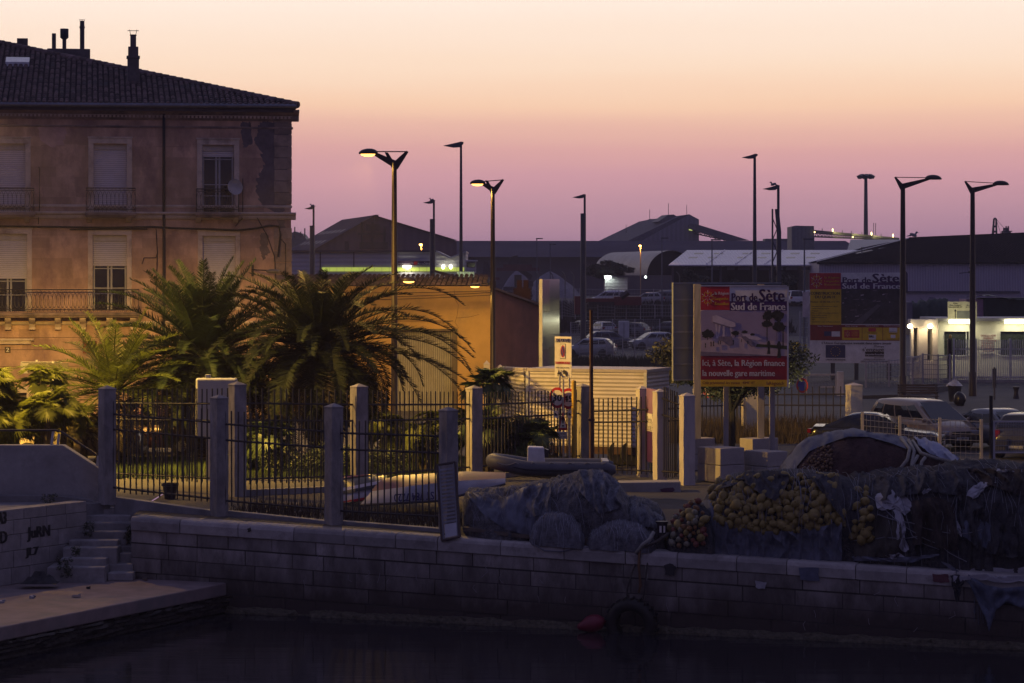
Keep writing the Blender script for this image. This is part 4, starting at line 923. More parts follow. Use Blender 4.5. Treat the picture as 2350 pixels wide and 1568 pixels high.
t = thing('tv_antenna', 'thin rooftop television antenna in front of the lilac warehouse wall', 'antenna', W(2232, 700, 180)); b = MB(); b.tube([W(2201, 627.5, 180), W(2232, 624, 180)], .03, 4); b.tube([W(2224, 614, 180), W(2232, 624, 180), W(2225, 633, 180)], .03, 4); b.tube([W(2222, 624, 180), W(2228, 625.5, 180)], .09, 5); b.tube([W(2230, 622, 180), W(2230, 740, 180)], .03, 4); b.build('boom', mast, t, org=t.location)
# conveyor with lights on the skyline
d = 420
t = thing('lit_conveyor', 'sloping lit conveyor gallery ending in a square tower on the skyline', 'conveyor', (gx(1900, d), d, 0))
b = MB(); b.prism([W(1817, 520, d), W(1826, 518, d), W(1868, 519, d), W(1869, 545, d), W(1869, 690, d), W(1817, 690, d)], (0, 7, 0)); b.build('tower', M('tower_grey', (.13, .14, .165), rough=.6, wave=('X', .5, .1, .02)), t, org=t.location)
b = MB(); bx(b, 1757, 1818, 548, 553, d+30, 5); b.build('parapet', MATS['tower_grey'], t, org=t.location)
b = MB(); b.prism([W(1869, 528, d), W(2064, 546, d), W(2064, 549, d), W(1869, 534, d)], (0, 2.2, 0)); g_ = b.build('gallery', M('gallery_grey', (.11, .11, .125), rough=.5), t, org=t.location)
b = MB(); b.tube([W(1869, 543.5, d), W(2064, 551, d)], .12, 4); b.tube([W(1869, 535, d), W(2064, 550, d)], .1, 4)
x = 1870
while x < 2010: y0 = 535+(x-1869)*.077; y1 = 543.5+(x-1869)*.04; b.tube([W(x, y1, d), W(x+4, y0, d), W(x+8, y1, d)], .09, 4); x += 8
b.build('truss', mast, g_, org=t.location)
yl = M('yellow_lamp', (1, .8, .3), emit=(1, .74, .25), es=7)
for px, py in ((1911, 528.5), (2000, 536.5), (2049.5, 541), (1957, 544.5), (1869.5, 533)):
    b = MB(); b.ell(W(px, py, d-.6), (.1, .1, .28) if py != 533 and py != 544.5 else (.1, .1, .12), 8, 6); b.build('lamp', yl, g_, org=t.location)
for px in (1935, 1980, 2025): spot('gallery_light', W(px-18, 524+(px-1911)*.09, d-1.2), 260, (1, .85, .3), 120, tgt=W(px, 536+(px-1911)*.09, d))
for px in (1887, 1933, 1954, 1978, 2022): b = MB(); yb = 530+(px-1869)*.09; b.tube([W(px, yb, d), W(px, yb-7, d)], .06, 4); b.build('post', mast, g_, org=t.location)
for px in (2005, 2009.5): b = MB(); b.tube([W(px, 545, d+2), W(px, 512, d+2)], .05, 4); b.build('aerial', mast, t, org=t.location)
# ship's derrick far right
t = thing('ship_derrick', 'distant ship mast and derrick showing above the warehouse roof', 'ship', (gx(2285, 430), 430, 0)); d = 430
b = MB()
for a, c in (((2279, 546), (2281, 502)), ((2287, 546), (2286, 502)), ((2281, 502), (2286, 502)), ((2280, 520), (2287, 520)), ((2280, 532), (2287, 532)), ((2281, 504), (2277, 546))): b.tube([W(*a, d), W(*c, d)], .16, 4)
b.tube([W(2286, 503, d), W(2310, 530, d)], .04, 3); b.tube([W(2286, 503, d), W(2298, 540, d)], .04, 3); b.build('mast', mast, t, org=t.location)
b = MB(); bx(b, 2303, 2320, 530, 548, d, 2); bx(b, 2307, 2316, 523, 531, d, 2); b.tube([W(2302, 531, d), W(2323, 531, d)], .08, 4); [b.tube([W(q, 531, d), W(q, 519, d)], .12, 4) for q in (2309, 2314)]; b.build('wheelhouse', slate, t, org=t.location)
b = MB(); bx(b, 2270, 2340, 545, 640, d, 5); b.build('hull', slate, t, org=t.location)
t = thing('tiny_far_house', 'small distant roof with masts just right of the old house', 'building', (gx(690, 420), 420, 0)); d = 420
b = MB(); b.prism([W(660, 540, d), W(676, 531, d), W(694, 537, d), W(702, 548, d), W(715, 562, d), W(715, 690, d), W(660, 690, d)], (0, 8, 0)); b.build('roof', M('teal_roof', (.11, .13, .16), rough=.7), t, org=t.location)
b = MB(); [b.tube([W(x, 545, d), W(x, y, d)], .1, 4) for x, y in ((676.5, 521), (690, 532), (699.5, 524), (707, 545))]; b.build('aerial', mast, t, org=t.location)
# small orange lamps and slim unlit posts
for px, y, d, lab in ((967, 562, 240, 'small orange lamp post in front of the low office'), (1470, 564.5, 300, 'small orange lamp post in front of the arched shelter')):
    t = thing('yard_lamp', lab, 'lamp post', (gx(px, d), d, 0), 0, 'small orange yard lamps')
    b = MB(); b.tube([(0, 0, 0), (0, 0, gz(y, d))], .07, 6); b.build('pole', M('orange_post', (.4, .28, .16), rough=.5), t)
    b = MB(); b.ell((-.05, 0, gz(y, d)), (.16, .12, .1), 8, 6); b.build('bulb', M('bulb_orange', (1, .6, .2), emit=(1, .5, .1), es=14), t); spot('yard_lamp_light', W(px-1, y+1.5, d-.35), 260, (1, .5, .15), 150)
for px, d, y in ((1232, 300, 549), (1263, 320, 562), (1634, 250, 552), (1519, 280, 548), (1846, 200, 551), (1978, 300, 570)):
    t = thing('slim_post', 'slim grey lamp post standing in the far port yard', 'lamp post', (gx(px, d), d, 0), 0, 'slim unlit posts in the port yard')
    b = MB(); b.tube([(0, 0, 0), (0, 0, gz(y, d))], [.12, .06], 6); b.build('pole', M('slim_post', (.12, .12, .145), rough=.5), t)
    b = MB(); b.box(-.1, .7, -.15, .15, gz(y, d), gz(y, d)+.12); b.build('lamp_head', mast, t)
# lit site hut
t = thing('site_hut', 'white site hut with a bright tube lamp below the dark round tree', 'hut', (gx(1395, 310), 310, YZ)); d = 310
b = MB(); bx(b, 1388, 1440, 636, 700, d, 3); b.build('wall', MATS['white_panel'], t, org=t.location); b = MB(); bx(b, 1385, 1444, 633, 637, d-.3, 3.6); b.build('roof', slate, t, org=t.location)
lamp_bar('lamp', 1388, 1402, 636, d-.5, .3, t, t.location, M('tube_cold', (1, 1, 1), emit=(.85, 1, .85), es=12)); spot('hut_light', W(1394, 638, d-.9), 45, (.85, 1, .8), tgt=W(1394, 680, d-.3))
b = MB(); b.ell(W(1481.5, 636, 305), (.13, .13, .13), 8, 6); tag(b.build('small_lamp', M('tube_cold', (1, 1, 1)), None), 'tiny white lamp beside the small orange lamp post', 'lamp')
# ================= fences, signs, billboards =================
postm = M('post_concrete', (.27, .25, .245), rough=.9, var=.4, scale=3, bump=.012, bscale=22, stain=(.15, .14, .14), stain_scale=1.6, stain_lo=.5, stretch=(1, 1, .5))
postw = M('post_painted', (.46, .42, .40), rough=.85, var=.25, scale=3, bump=.006, bscale=25, stain=(.28, .25, .24), stain_scale=1.5, stain_lo=.55, stretch=(1, 1, .35))
bar_m = M('fence_iron', (.030, .026, .030), rough=.65, var=.3, scale=6)
def mkpost(parent, px, ytop, d, zb, w=.44, rz=.52, m=None, name='post', plinth=False):
    X = gx(px, d); zt = gz(ytop, d); b = MB(); c = Matrix.Rotation(rz, 3, 'Z'); cap = .12
    k = [(-w/2, -w/2), (w/2, -w/2), (w/2, w/2), (-w/2, w/2)]
    def ring(s, z, jit=.0): return [c @ Vector((x*s+R.uniform(-jit, jit), y*s+R.uniform(-jit, jit), z)) for x, y in k]
    n = 9; vs = []; 
    for i in range(n+1): vs += ring(1.0, zb+(zt-cap-zb)*i/n, .008 if 0 < i < n else 0)
    vs += ring(1.06, zt-cap); vs += ring(1.06, zt-cap+.03); vs.append(Vector((0, 0, zt)))
    fs = [(i*4+j, i*4+(j+1) % 4, (i+1)*4+(j+1) % 4, (i+1)*4+j) for i in range(n+2) for j in range(4)]
    fs += [((n+2)*4+j, (n+2)*4+(j+1) % 4, (n+3)*4) for j in range(4)]
    b.add([v+Vector((X, d, 0)) for v in vs], fs)
    return b.build(name, m or postm, parent, org=parent.location if parent else None, bevel=.015), X
def panel(parent, a, c, zb, zt, step=.165, rails=(.86, .68, .06), bow=.0, r=.021, name='bar_panel', m=None, rz=True):
    """iron bars between two plan points; zb, zt give base and top at both ends; rails as fractions of the height"""
    a, c = Vector((*a, 0)), Vector((*c, 0)); n = max(2, int((c-a).length/step)); b = MB()
    for f in rails:
        p = a.copy(); q = c.copy(); p.z = zb[0]+(zt[0]-zb[0])*f; q.z = zb[1]+(zt[1]-zb[1])*f; b.tube([p, q], r*1.25, 4)
    for i in range(1, n):
        f = i/n; p = a.lerp(c, f); z0 = zb[0]*(1-f)+zb[1]*f; z1 = zt[0]*(1-f)+zt[1]*f
        jx = R.uniform(-.012, .012); b.tube([(p.x, p.y, z0+R.uniform(-.02, .02)), (p.x+jx, p.y, z1+R.uniform(-.015, .015))], r, 5)
    return b.build(name, m or bar_m, parent, org=parent.location)
# -- front run along the quay
ff = thing('iron_fence', 'front iron bar fence with grey concrete posts along the quay edge', 'fence', (gx(640, 65), 65, 0))
P1 = [(246, 884, 67.4, 1158), (503, 905, 66.0, 1190), (766, 925, 64.8, 1214), (1029, 933, 63.6, 1232)]
pp = []
for px, yt, d, yb in P1: mkpost(ff, px, yt, d, gz(yb, d), w=.345, rz=.66); pp.append((gx(px, d), d, gz(yb, d), gz(yt, d)))
for i in range(3):
    a, c = pp[i], pp[i+1]
    panel(ff, a[:2], c[:2], (a[2]+.36, c[2]+.38), (a[3]-.42, c[3]-.40), step=.172, rails=(.86, .69, .045))
# low wall under it
lw = MB()
for i in range(3):
    a, c = pp[i], pp[i+1]
    lw.prism([(a[0]+.18, a[1]-.02, a[2]-.35), (c[0]-.18, c[1]-.02, c[2]-.35), (c[0]-.18, c[1]-.02, c[2]+.20), (a[0]+.18, a[1]-.02, a[2]+.20)], (.05, .3, 0))
    lw.build('base_wall', conc_d, ff, org=ff.location, bevel=.02); lw = MB()
# -- rear run
rf2 = thing('iron_fence', 'rear iron bar fence with grey concrete posts in front of the palms', 'fence', (gx(940, 74), 74, 0))
P2 = [(250, 880, 73.5), (545, 875, 71.0), (824, 880, 72.5), (1088, 884, 76), (1337, 880, 81)]
pq = []
for i, (px, yt, d) in enumerate(P2):
    if i: mkpost(rf2, px, yt, d, -.05, w=.37, rz=.6)
    pq.append((gx(px, d), d, -.0, gz(yt, d)))
for i in range(4): a, c = pq[i], pq[i+1]; panel(rf2, a[:2], c[:2], (.3, .3), (a[3]-.16-.02*i, c[3]-.2), rails=(.84, .66, .05), step=.18)
a, c = pq[0], pq[4]; b = MB()
for i in range(1, 4): a, c = pq[i], pq[i+1]; b.prism([(a[0]+.2, a[1], -.1), (c[0]-.2, c[1], -.1), (c[0]-.2, c[1], .14), (a[0]+.2, a[1], .14)], (.05, .25, 0))
b.build('base_wall', conc_d, rf2, org=rf2.location)['kind'] = 'stuff'
g0 = (gx(1352, 78), 78); g1 = (gx(1572, 76.5), 76.5)
f3 = thing('iron_fence', 'dark iron bar fence in front of the white truck body', 'fence', (gx(1460, 77), 77, 0))
panel(f3, g0, g1, (.1, .1), (gz(916, 78), gz(905, 76.5)), rails=(.83, .68, .05), step=.155)
# gate with banner between pillars
gt = thing('port_gate', 'gateway of two pale pillars with a purple banner and a folded iron gate leaf', 'gate', (gx(1490, 77), 77, 0))
mkpost(gt, 1474, 885, 77.5, 0, w=.30, rz=.35, m=postw, name='pillar'); mkpost(gt, 1515, 892, 75.8, 0, w=.34, rz=.35, m=postw, name='pillar'); mkpost(gt, 1577, 901, 74.5, -.2, w=.36, rz=.3, m=postw, name='pillar')
a, c = Vector((gx(1483, 77.4), 77.3)), Vector((gx(1508, 76), 76.0))
bn = bpy.data.objects.new('banner', None); COL.objects.link(bn); bn.parent = gt
av, bl, brz = a, (c-a).length, math.atan2((c-a).y, (c-a).x); bn.location = (a.x-gt.location.x, a.y-gt.location.y, 0); bn.rotation_euler = (0, 0, brz)
zt_, zb_ = gz(893, 76.6), gz(1062, 76.6); H = zt_-zb_
pan = MB(); pan.box(0, bl, 0, .03, zb_, zt_); COL.objects.unlink(bn); bpy.data.objects.remove(bn)
def local_build(mb, name, m, parent, loc, rz, **k):
    mt = Matrix.Translation((loc[0], loc[1], loc[2] if len(loc) > 2 else 0)) @ Matrix.Rotation(rz, 4, 'Z'); mb.v = [tuple(mt @ Vector(v)) for v in mb.v]
    return mb.build(name, m, parent, org=parent.location if parent.parent is None else parent.parent.location, **k)
bo = local_build(pan, 'banner', M('banner_lilac', (.22, .12, .24), rough=.5), gt, a, brz)
q = MB(); q.box(.1*bl, bl, -.012, -.004, zb_+.42*H, zb_+.66*H); local_build(q, 'white_field', M('sign_white', (.62, .60, .60), rough=.45), bo, a, brz)
q = MB(); q.box(.0*bl, bl, -.016, -.006, zb_, zb_+.42*H); local_build(q, 'purple_field', M('sign_purple', (.055, .015, .10), rough=.45), bo, a, brz)
q = MB(); q.box(0, .1*bl, -.016, -.006, zb_+.42*H, zb_+.74*H); local_build(q, 'red_field', MATS['sign_red'], bo, a, brz)
ink = M('ink_purple', (.045, .014, .085), rough=.5); inkw = M('ink_white', (.66, .64, .64), rough=.5)
q = MB(); write(q, 'Port de', .14*bl, zb_+.53*H, .2, .42*bl, y=-.022); write(q, 'Sète', .6*bl, zb_+.53*H, .34, .36*bl, y=-.022); local_build(q, 'lettering', ink, bo, a, brz)
q = MB(); write(q, 'Sud de France', .14*bl, zb_+.43*H, .2, .8*bl, y=-.022); local_build(q, 'lettering', ink, bo, a, brz)
panel(gt, (gx(1519, 75.6), 75.6), (gx(1560, 74.8), 75.2), (.15, .15), (gz(885, 75.6), gz(902, 75)), rails=(.86, .68, .06), step=.075, name='gate_leaf')
# -- far right run behind the concrete footings
f4 = thing('iron_fence', 'iron bar fence running behind the front billboard posts to the pale corner pillar', 'fence', (gx(1780, 95), 95, 0))
mkpost(f4, 1721, 868, 95, 0, w=.5, rz=.3, m=postw, name='pillar'); mkpost(f4, 1960, 878, 92, 0, w=.46, rz=.32, m=postw, name='pillar')
panel(f4, (gx(1594, 93), 93), (gx(1708, 95), 95), (.25, .25), (gz(893, 93), gz(893, 95)), rails=(.86, .64, .05), step=.21)
panel(f4, (gx(1738, 95), 95), (gx(1945, 93), 93), (.25, .25), (gz(889, 95), gz(886, 93)), rails=(.84, .62, .05), step=.27)
# -- lone rusty pole
t = thing('rusty_pole', 'tall thin rusty steel pole right of the no-parking sign', 'pole', (gx(1357, 74), 74, -.1)); b = MB(); b.tube([(0, 0, 0), (0, 0, gz(712, 74)+.1)], [.065, .05], 8); b.box(-.1, .1, -.06, .06, 2.0, 2.06); b.build('shaft', M('rust', (.07, .035, .028), rough=.9, var=.4, scale=5), t, smooth=.8)
# -- welded mesh fences
meshm = M('mesh_wire', (.22, .22, .24), rough=.5, metal=.3)
whpost = M('mesh_post', (.33, .315, .345), rough=.55)
def mesh_fence(label, pts, d_, h, nm='mesh_fence', posts=True, step=.16, rows=.2, r=.006, pr=.045, group=None):
    """pts: (px, ybase, ytop, d) posts"""
    q0 = pts[0]; t = thing(nm, label, 'fence', (gx(q0[0], q0[3]), q0[3], gz(q0[1], q0[3])), 0, group)
    for i in range(len(pts)-1):
        (x0, b0, t0, d0), (x1, b1, t1, d1) = pts[i], pts[i+1]; a, c = W(x0, b0, d0), W(x1, b1, d1); ha, hc = gz(t0, d0)-a.z, gz(t1, d1)-c.z
        n = max(2, min(60, int((c-a).length/step))); b = MB()
        for k in range(1, n): f = k/n; p = a.lerp(c, f); hh = ha+(hc-ha)*f; b.tube([p+Vector((0, 0, .05)), p+Vector((0, 0, hh))], r, 3, cap=False)
        m_ = max(3, int(ha/rows))
        for k in range(m_+1): f = .05+.93*k/m_; b.tube([a+Vector((0, 0, ha*f)), c+Vector((0, 0, hc*f))], r*1.3 if k not in (0, m_) else r*1.8, 3, cap=False)
        b.build('mesh_panel', meshm, t, org=t.location)
    for x, yb, yt, d in pts:
        b = MB(); p = W(x, yb, d); b.box(p.x-pr, p.x+pr, d-pr, d+pr, p.z-.2, gz(yt, d)+.04); b.build('post', whpost, t, org=t.location)
    return t
mesh_fence('low white wire mesh fence between the net heap and the parked cars', [(1979, 1050, 948, 86), (2065, 1054, 957, 85), (2157, 1058, 962, 84.2), (2252, 1061, 966, 83.6)], 0, 0, r=.008)
t = thing('mesh_gate', 'wire mesh gate in a pale frame beside a black post at the far right', 'gate', (gx(2275, 83), 83, 0))
b = MB(); b.tube([W(2274.5, 1066, 83), W(2274.5, 908, 83)], .06, 8); b.build('post', M('black_post', (.015, .014, .016), rough=.6), t, org=t.location)
b = MB()
for q in ((2279, 2284), (2372, 2376)): bx(b, q[0], q[1], 966, 1061, 83, .06)
for y in (966, 1037): bx(b, 2284, 2372, y, y+3.5, 83.01, .05)
fr0 = b.build('frame', M('frame_grey', (.40, .39, .42), rough=.5), t, org=t.location)
b = MB()
for i in range(1, 24): b.tube([W(2284+i*3.8, 1037, 83.03), W(2284+i*3.8, 968, 83.03)], .008, 3)
for y in range(975, 1037, 12): b.tube([W(2284, y, 83.03), W(2372, y, 83.03)], .01, 3)
b.build('mesh_panel', meshm, t, org=t.location)
mesh_fence('wire mesh fence with white posts in front of the lowest parked cars', [(1330, 838, 790, 190), (1392, 835, 781, 187), (1407, 834, 780, 186), (1429, 833, 776, 186), (1457, 832, 775, 185), (1485, 831, 775, 184), (1515, 830, 774, 183)], 0, 0, r=.012)
mesh_fence('wire mesh fence between two rows of parked cars', [(1310, 792, 740, 225), (1358, 792, 735, 225), (1406, 792, 733, 224), (1457, 791, 733, 223), (1514, 790, 733, 222)], 0, 0, r=.012)
mesh_fence('high wire mesh fence behind the car park', [(1130, 735, 668, 268), (1205, 735, 666, 268), (1237, 733, 666, 267), (1290, 728, 668, 266), (1320, 728, 700, 265), (1345, 728, 697, 265), (1372, 728, 696, 265), (1411, 728, 698, 265), (1437, 728, 699, 264), (1470, 728, 699, 264), (1503, 727, 700, 263), (1540, 727, 700, 262)], 0, 0, step=.3, rows=.35, r=.016)
mesh_fence('far mesh fence on the bank below the arched shelter', [(1240, 702, 662, 292), (1330, 702, 663, 292), (1420, 701, 664, 292), (1500, 700, 664, 291), (1560, 700, 664, 290)], 0, 0, step=.35, rows=.4, r=.016)
for i, px in enumerate((1236, 1269, 1297, 1317, 1560)):
    t = thing('curved_post', 'dark fence post with a bent barbed-wire tip in the far yard', 'fence post', W(px, 702, 293), 0, 'bent-tip posts in the far yard'); b = MB(); b.tube([(0, 0, 0), (0, 0, 3.2), (-.1, 0, 3.6), (-.4, 0, 3.9)], .06, 5); b.build('shaft', mast, t)
mesh_fence('curved wire mesh fence below the construction board', [(1987, 897, 830, 141), (2040, 893, 827, 142), (2094, 890, 822, 143), (2118, 886, 812, 145), (2153, 884, 815, 146), (2180, 884, 814, 147)], 0, 0, r=.014, step=.2, rows=.28)
mesh_fence('tall grey mesh fence behind the construction board', [(1836, 790, 715, 190), (1856, 790, 716, 190), (1890, 790, 716, 190), (2080, 770, 724, 200), (2125, 770, 724, 200), (2150, 770, 724, 200), (2230, 770, 722, 200)], 0, 0, r=.015, step=.3, rows=.35)
t = thing('sliding_gate', 'white framed mesh gate with a square end post left of the corner pillar', 'gate', (gx(1880, 132), 132, 0)); d = 132
b = MB()
for x0, x1, y0, y1 in ((1836, 1922, 858, 862), (1850, 1853, 862, 940), (1917, 1921, 862, 940), (1884, 1917, 887, 890), (1836, 1921, 930, 934)): bx(b, x0, x1, y0, y1, d, .12)
b.build('frame', whpost, t, org=t.location)
b = MB(); bx(b, 1922, 1936, 853, 965, d-1, .35); b.build('post', M('gate_post', (.42, .41, .45), rough=.6), t, org=t.location)
b = MB()
for i in range(24): b.tube([W(1837+i*3.4, 862, d+.05), W(1837+i*3.4, 930, d+.05)], .011, 3)
for y in range(866, 930, 9): b.tube([W(1836, y, d+.05), W(1920, y, d+.05)], .012, 3)
b.build('mesh_panel', meshm, t, org=t.location)
# -- boards -----------------------------------------------------------------
class Board:
    """flat sign: crop coordinates (x right, y down) mapped on a board face"""
    def __init__(s, t, x0, x1, y0, y1, wdt, z0, z1, sk=0.0):
        s.t, s.x0, s.k, s.y1, s.z0 = t, x0, wdt/(x1-x0), y1, z0; s.kz = (z1-z0)/(y1-y0); s.lay = 0
    def X(s, x): return (x-s.x0)*s.k
    def Z(s, y): return s.z0+(s.y1-y)*s.kz
    def rect(s, x0, y0, x1, y1, name, m, par, lay=1):
        b = MB(); b.box(s.X(x0), s.X(x1), -.006*lay-.004, -.006*lay+.002, s.Z(y1), s.Z(y0)); return b.build(name, m, par)
    def poly(s, pts, name, m, par, lay=2): b = MB(); b.prism([(s.X(x), -.006*lay-.003, s.Z(y)) for x, y in pts], (0, .004, 0)); return b.build(name, m, par)
    def text(s, items, m, par, lay=4):
        for q in items:
            b = MB(); tx, x, y, h, w = q[:5]; write(b, tx, s.X(x), s.Z(y), h*s.kz, w*s.k if w else None, y=-.006*lay, align=q[5] if len(q) > 5 else 'L', bold=(q[6] if len(q) > 6 else .03)*h*s.kz); b.build('lettering', m, par)
def star_logo(B, cx, cy, r, par, lay=4):
    for col, pick in ((M('logo_yellow', (.62, .42, .02), rough=.5), 0), (inkw, 1)):
        b = MB()
        def seg(x0, y0, x1, y1, w):
            dx, dy = x1-x0, y1-y0; l = math.hypot(dx, dy); nx, ny = -dy/l*w, dx/l*w
            b.prism([(B.X(a), -.006*lay, B.Z(c)) for a, c in ((x0+nx, y0+ny), (x0-nx, y0-ny), (x1-nx, y1-ny), (x1+nx, y1+ny))], (0, .003, 0))
        for k in range(6):
            an = PI/2+k*PI/3; ca, sa = math.cos(an), math.sin(an)
            if pick: seg(cx+ca*r*.62, cy+sa*r*1.15*.62, cx+ca*r, cy+sa*r*1.15, r*.035); seg(cx+ca*r*.2, cy+sa*r*.23, cx+ca*r*.4, cy+sa*r*.46, r*.03)
            else:
                for dl in (-.42, .42):
                    c2, s2 = math.cos(an+dl), math.sin(an+dl); seg(cx+ca*r*.5, cy+sa*r*.575, cx+c2*r*.85, cy+s2*r*.98, r*.04)
                seg(cx+ca*r*.45, cy+sa*r*.5, cx+ca*r*.62, cy+sa*r*.7, r*.04)
        b.build('logo', col, par)
s_red, s_yel, s_wht, s_pur = MATS['sign_red'], M('sign_yellow', (.60, .38, .015), rough=.45), MATS['sign_white'], MATS['sign_purple']
# front billboard
pa, wA, rzA = between(1608, 76.05, 1806, 75.9)
A = thing('billboard', 'front billboard announcing the new ferry terminal in red, white and yellow', 'billboard', (pa.x, pa.y, 0), rzA)
zA1, zA0 = gz(657.5, 76), gz(887.5, 76)
b = MB(); b.box(0, wA, 0, .05, zA0, zA1); fa = b.build('panel', s_wht, A, bevel=.006)
b = MB(); b.box(wA, wA+.05, -.03, .06, zA0, zA1); b.box(-.0, wA, -.03, .06, zA1, zA1+.03); b.build('edge_trim', M('alu', (.5, .5, .54), rough=.35, metal=.7), A)
B = Board(A, 787, 1562, 280, 1186, wA, zA0, zA1)
B.rect(787, 280, 1047, 494, 'red_square', s_red, fa); B.rect(1047, 414, 1562, 500, 'purple_band', s_pur, fa)
star_logo(B, 851, 384, 62, fa)
B.text([('la Région', 915, 354, 26, 125)], inkw, fa); B.text([('Languedoc', 915, 402, 26, 122), ('Roussillon', 915, 449, 26, 122)], MATS['logo_yellow'], fa)
B.text([('Port de', 1067, 414, 72, 228, 'L', .05), ('Sète', 1315, 414, 108, 222, 'L', .05)], ink, fa); B.text([('Sud de France', 1062, 494, 66, 483, 'L', .05)], inkw, fa)
B.rect(787, 908, 1562, 1124, 'red_band', M('sign_darkred', (.25, .014, .025), rough=.5), fa); B.rect(787, 1124, 1562, 1186, 'yellow_band', s_yel, fa)
B.text([('Ici, à Sète, la Région finance', 805, 998, 54, 735), ('la nouvelle gare maritime', 805, 1090, 54, 648)], inkw, fa)
B.text([('Coût prévisionnel des travaux : 40M€ HT', 805, 1163, 24, 468), ('laRégion.fr', 1380, 1168, 28, 158)], M('ink_brown', (.12, .03, .02), rough=.5), fa)
# its picture: a plaza with a portal-shaped tower, trees and walkers
pic = B.rect(787, 500, 1562, 908, 'picture', M('print_sky', (.30, .24, .33), rough=.5, var=.15, scale=.8), fa)
pg = M('print_plaza', (.44, .34, .36), rough=.5, var=.2, scale=2); pdk = M('print_dark', (.030, .028, .018), rough=.5, var=.4, scale=9); ppale = M('print_pale', (.50, .42, .47), rough=.5, var=.2, scale=3); pgrey = M('print_grey', (.19, .15, .19), rough=.5, var=.2, scale=4)
B.poly([(787, 770), (980, 745), (1180, 735), (1562, 790), (1562, 908), (787, 908)], 'plaza', pg, pic)
B.poly([(787, 868), (1000, 880), (1300, 895), (1450, 908), (787, 908)], 'plaza_shade', pgrey, pic, 3)
B.poly([(892, 548), (928, 540), (1100, 610), (1098, 645), (1058, 650), (895, 600)], 'portal_tower', ppale, pic, 3)
B.poly([(895, 598), (1058, 648), (1098, 645), (1050, 655), (900, 612)], 'portal_shade', pgrey, pic, 4)
for q in ([(918, 606), (930, 610), (940, 750), (925, 750)], [(985, 620), (1003, 626), (1003, 740), (985, 740)], [(1050, 650), (1062, 650), (1072, 735), (1060, 735)], [(955, 615), (970, 620), (950, 745), (938, 745)]): B.poly(q, 'portal_leg', ppale, pic, 3)
B.poly([(948, 735), (1070, 730), (1075, 812), (1040, 815), (985, 775), (948, 770)], 'ramp', pgrey, pic, 4); B.poly([(1150, 705), (1260, 712), (1340, 755), (1300, 770), (1180, 745)], 'terrace', ppale, pic, 4)
B.poly([(1150, 735), (1190, 730), (1280, 795), (1280, 825), (1240, 825)], 'ramp', pgrey, pic, 4); B.poly([(1290, 800), (1562, 815), (1562, 850), (1420, 832), (1282, 826)], 'lawn', M('print_green', (.05, .06, .02), rough=.5), pic, 3)
rr = random.Random(5)
def blob(cx, cy, rx, ry, n=26):
    k = []
    for i in range(n): an = 2*PI*i/n; f = rr.uniform(.72, 1.1); k.append((min(cx+math.cos(an)*rx*f, 1558), cy+math.sin(an)*ry*f))
    return k
for cx, cy, rx, ry in ((850, 708, 62, 40), (1100, 700, 38, 22), (1180, 692, 30, 14), (1252, 714, 24, 12), (1390, 545, 48, 50), (1480, 545, 60, 50), (1385, 620, 52, 30), (1490, 640, 62, 50)): B.poly(blob(cx, cy, rx, ry), 'printed_tree', pdk, pic, 5)
for q in ((846, 740, 852, 765), (1380, 640, 1387, 775), (1522, 650, 1532, 825), (1098, 715, 1102, 740), (1468, 700, 1470, 770), (1502, 705, 1504, 770)): B.rect(*q[:2], q[2], q[3], 'printed_trunk', pdk, pic, 5)
for x, y, h in ((830, 833, 40), (880, 822, 44), (903, 820, 45), (945, 803, 30), (965, 802, 30), (1080, 806, 44), (1155, 780, 24), (1210, 800, 30), (1398, 890, 120), (1490, 925, 150)):
    w_ = h*.11; B.poly([(x-w_, y), (x-w_*.6, y-h*.5), (x-w_*1.2, y-h*.8), (x-w_*.4, y-h), (x+w_*.5, y-h), (x+w_*1.2, y-h*.78), (x+w_*.8, y-h*.45), (x+w_*1.1, y)], 'printed_walker', pdk, pic, 6)
def block(px0, px1, px2, ytop, ybase, label, z=None, two=True, d=None):
    d = d or 0; s = F/d; corner = Vector((gx(px1, d), d, 0)); rz = .62
    Lx = (px2-px1)/s/math.cos(rz); Ly = (px1-px0)/s/math.sin(rz)
    h = gz(ytop, d); zb = gz(ybase, d); t = thing('concrete_block', label, 'concrete block', (corner.x, corner.y, zb), rz, 'concrete footing blocks'); n = 2
    for i in range(n):
        z0 = (h-zb)*i/n; z1 = (h-zb)*(i+1)/n-.012
        b = MB(); b.box(0.01*i, Lx-.008*i, .006*i, Ly, z0, z1); b.build('block', M('cast_concrete', (.34, .31, .30), rough=.9, var=.25, scale=2.5, bump=.008, bscale=30, stain=(.24, .22, .21), stain_scale=1.3), t, bevel=.02)
    return t
block(1605, 1653, 1713, 1029, 1108, 'two stacked concrete blocks holding the left post of the front billboard', d=75)
block(1714, 1762, 1812, 1037, 1108, 'concrete blocks holding the right post of the front billboard', d=75.3)
block(1560, 1584, 1645, 1007, 1080, 'grey concrete blocks under the left post of the back-turned panel', d=80)
block(1700, 1727, 1792, 1007, 1080, 'concrete blocks with a warm lit side behind the front billboard blocks', d=80.5)
wpost = M('timber_post', (.26, .24, .24), rough=.85, var=.3, scale=6, stretch=(1, 1, .15))
def loc_post(t, px, ytop, ybase, d, w, m=wpost):
    b = MB(); X = gx(px, d); b.box(X-w, X+w, d-w, d+w, gz(ybase, d), gz(ytop, d)); mt = (Matrix.Translation(t.location) @ Matrix.Rotation(t.rotation_euler.z, 4, 'Z')).inverted(); b.v = [tuple(mt @ Vector(v)) for v in b.v]; return b.build('post', m, t)
loc_post(A, 1666, 700, 1029, 76.6, .075); loc_post(A, 1772, 700, 1036, 76.3, .075)
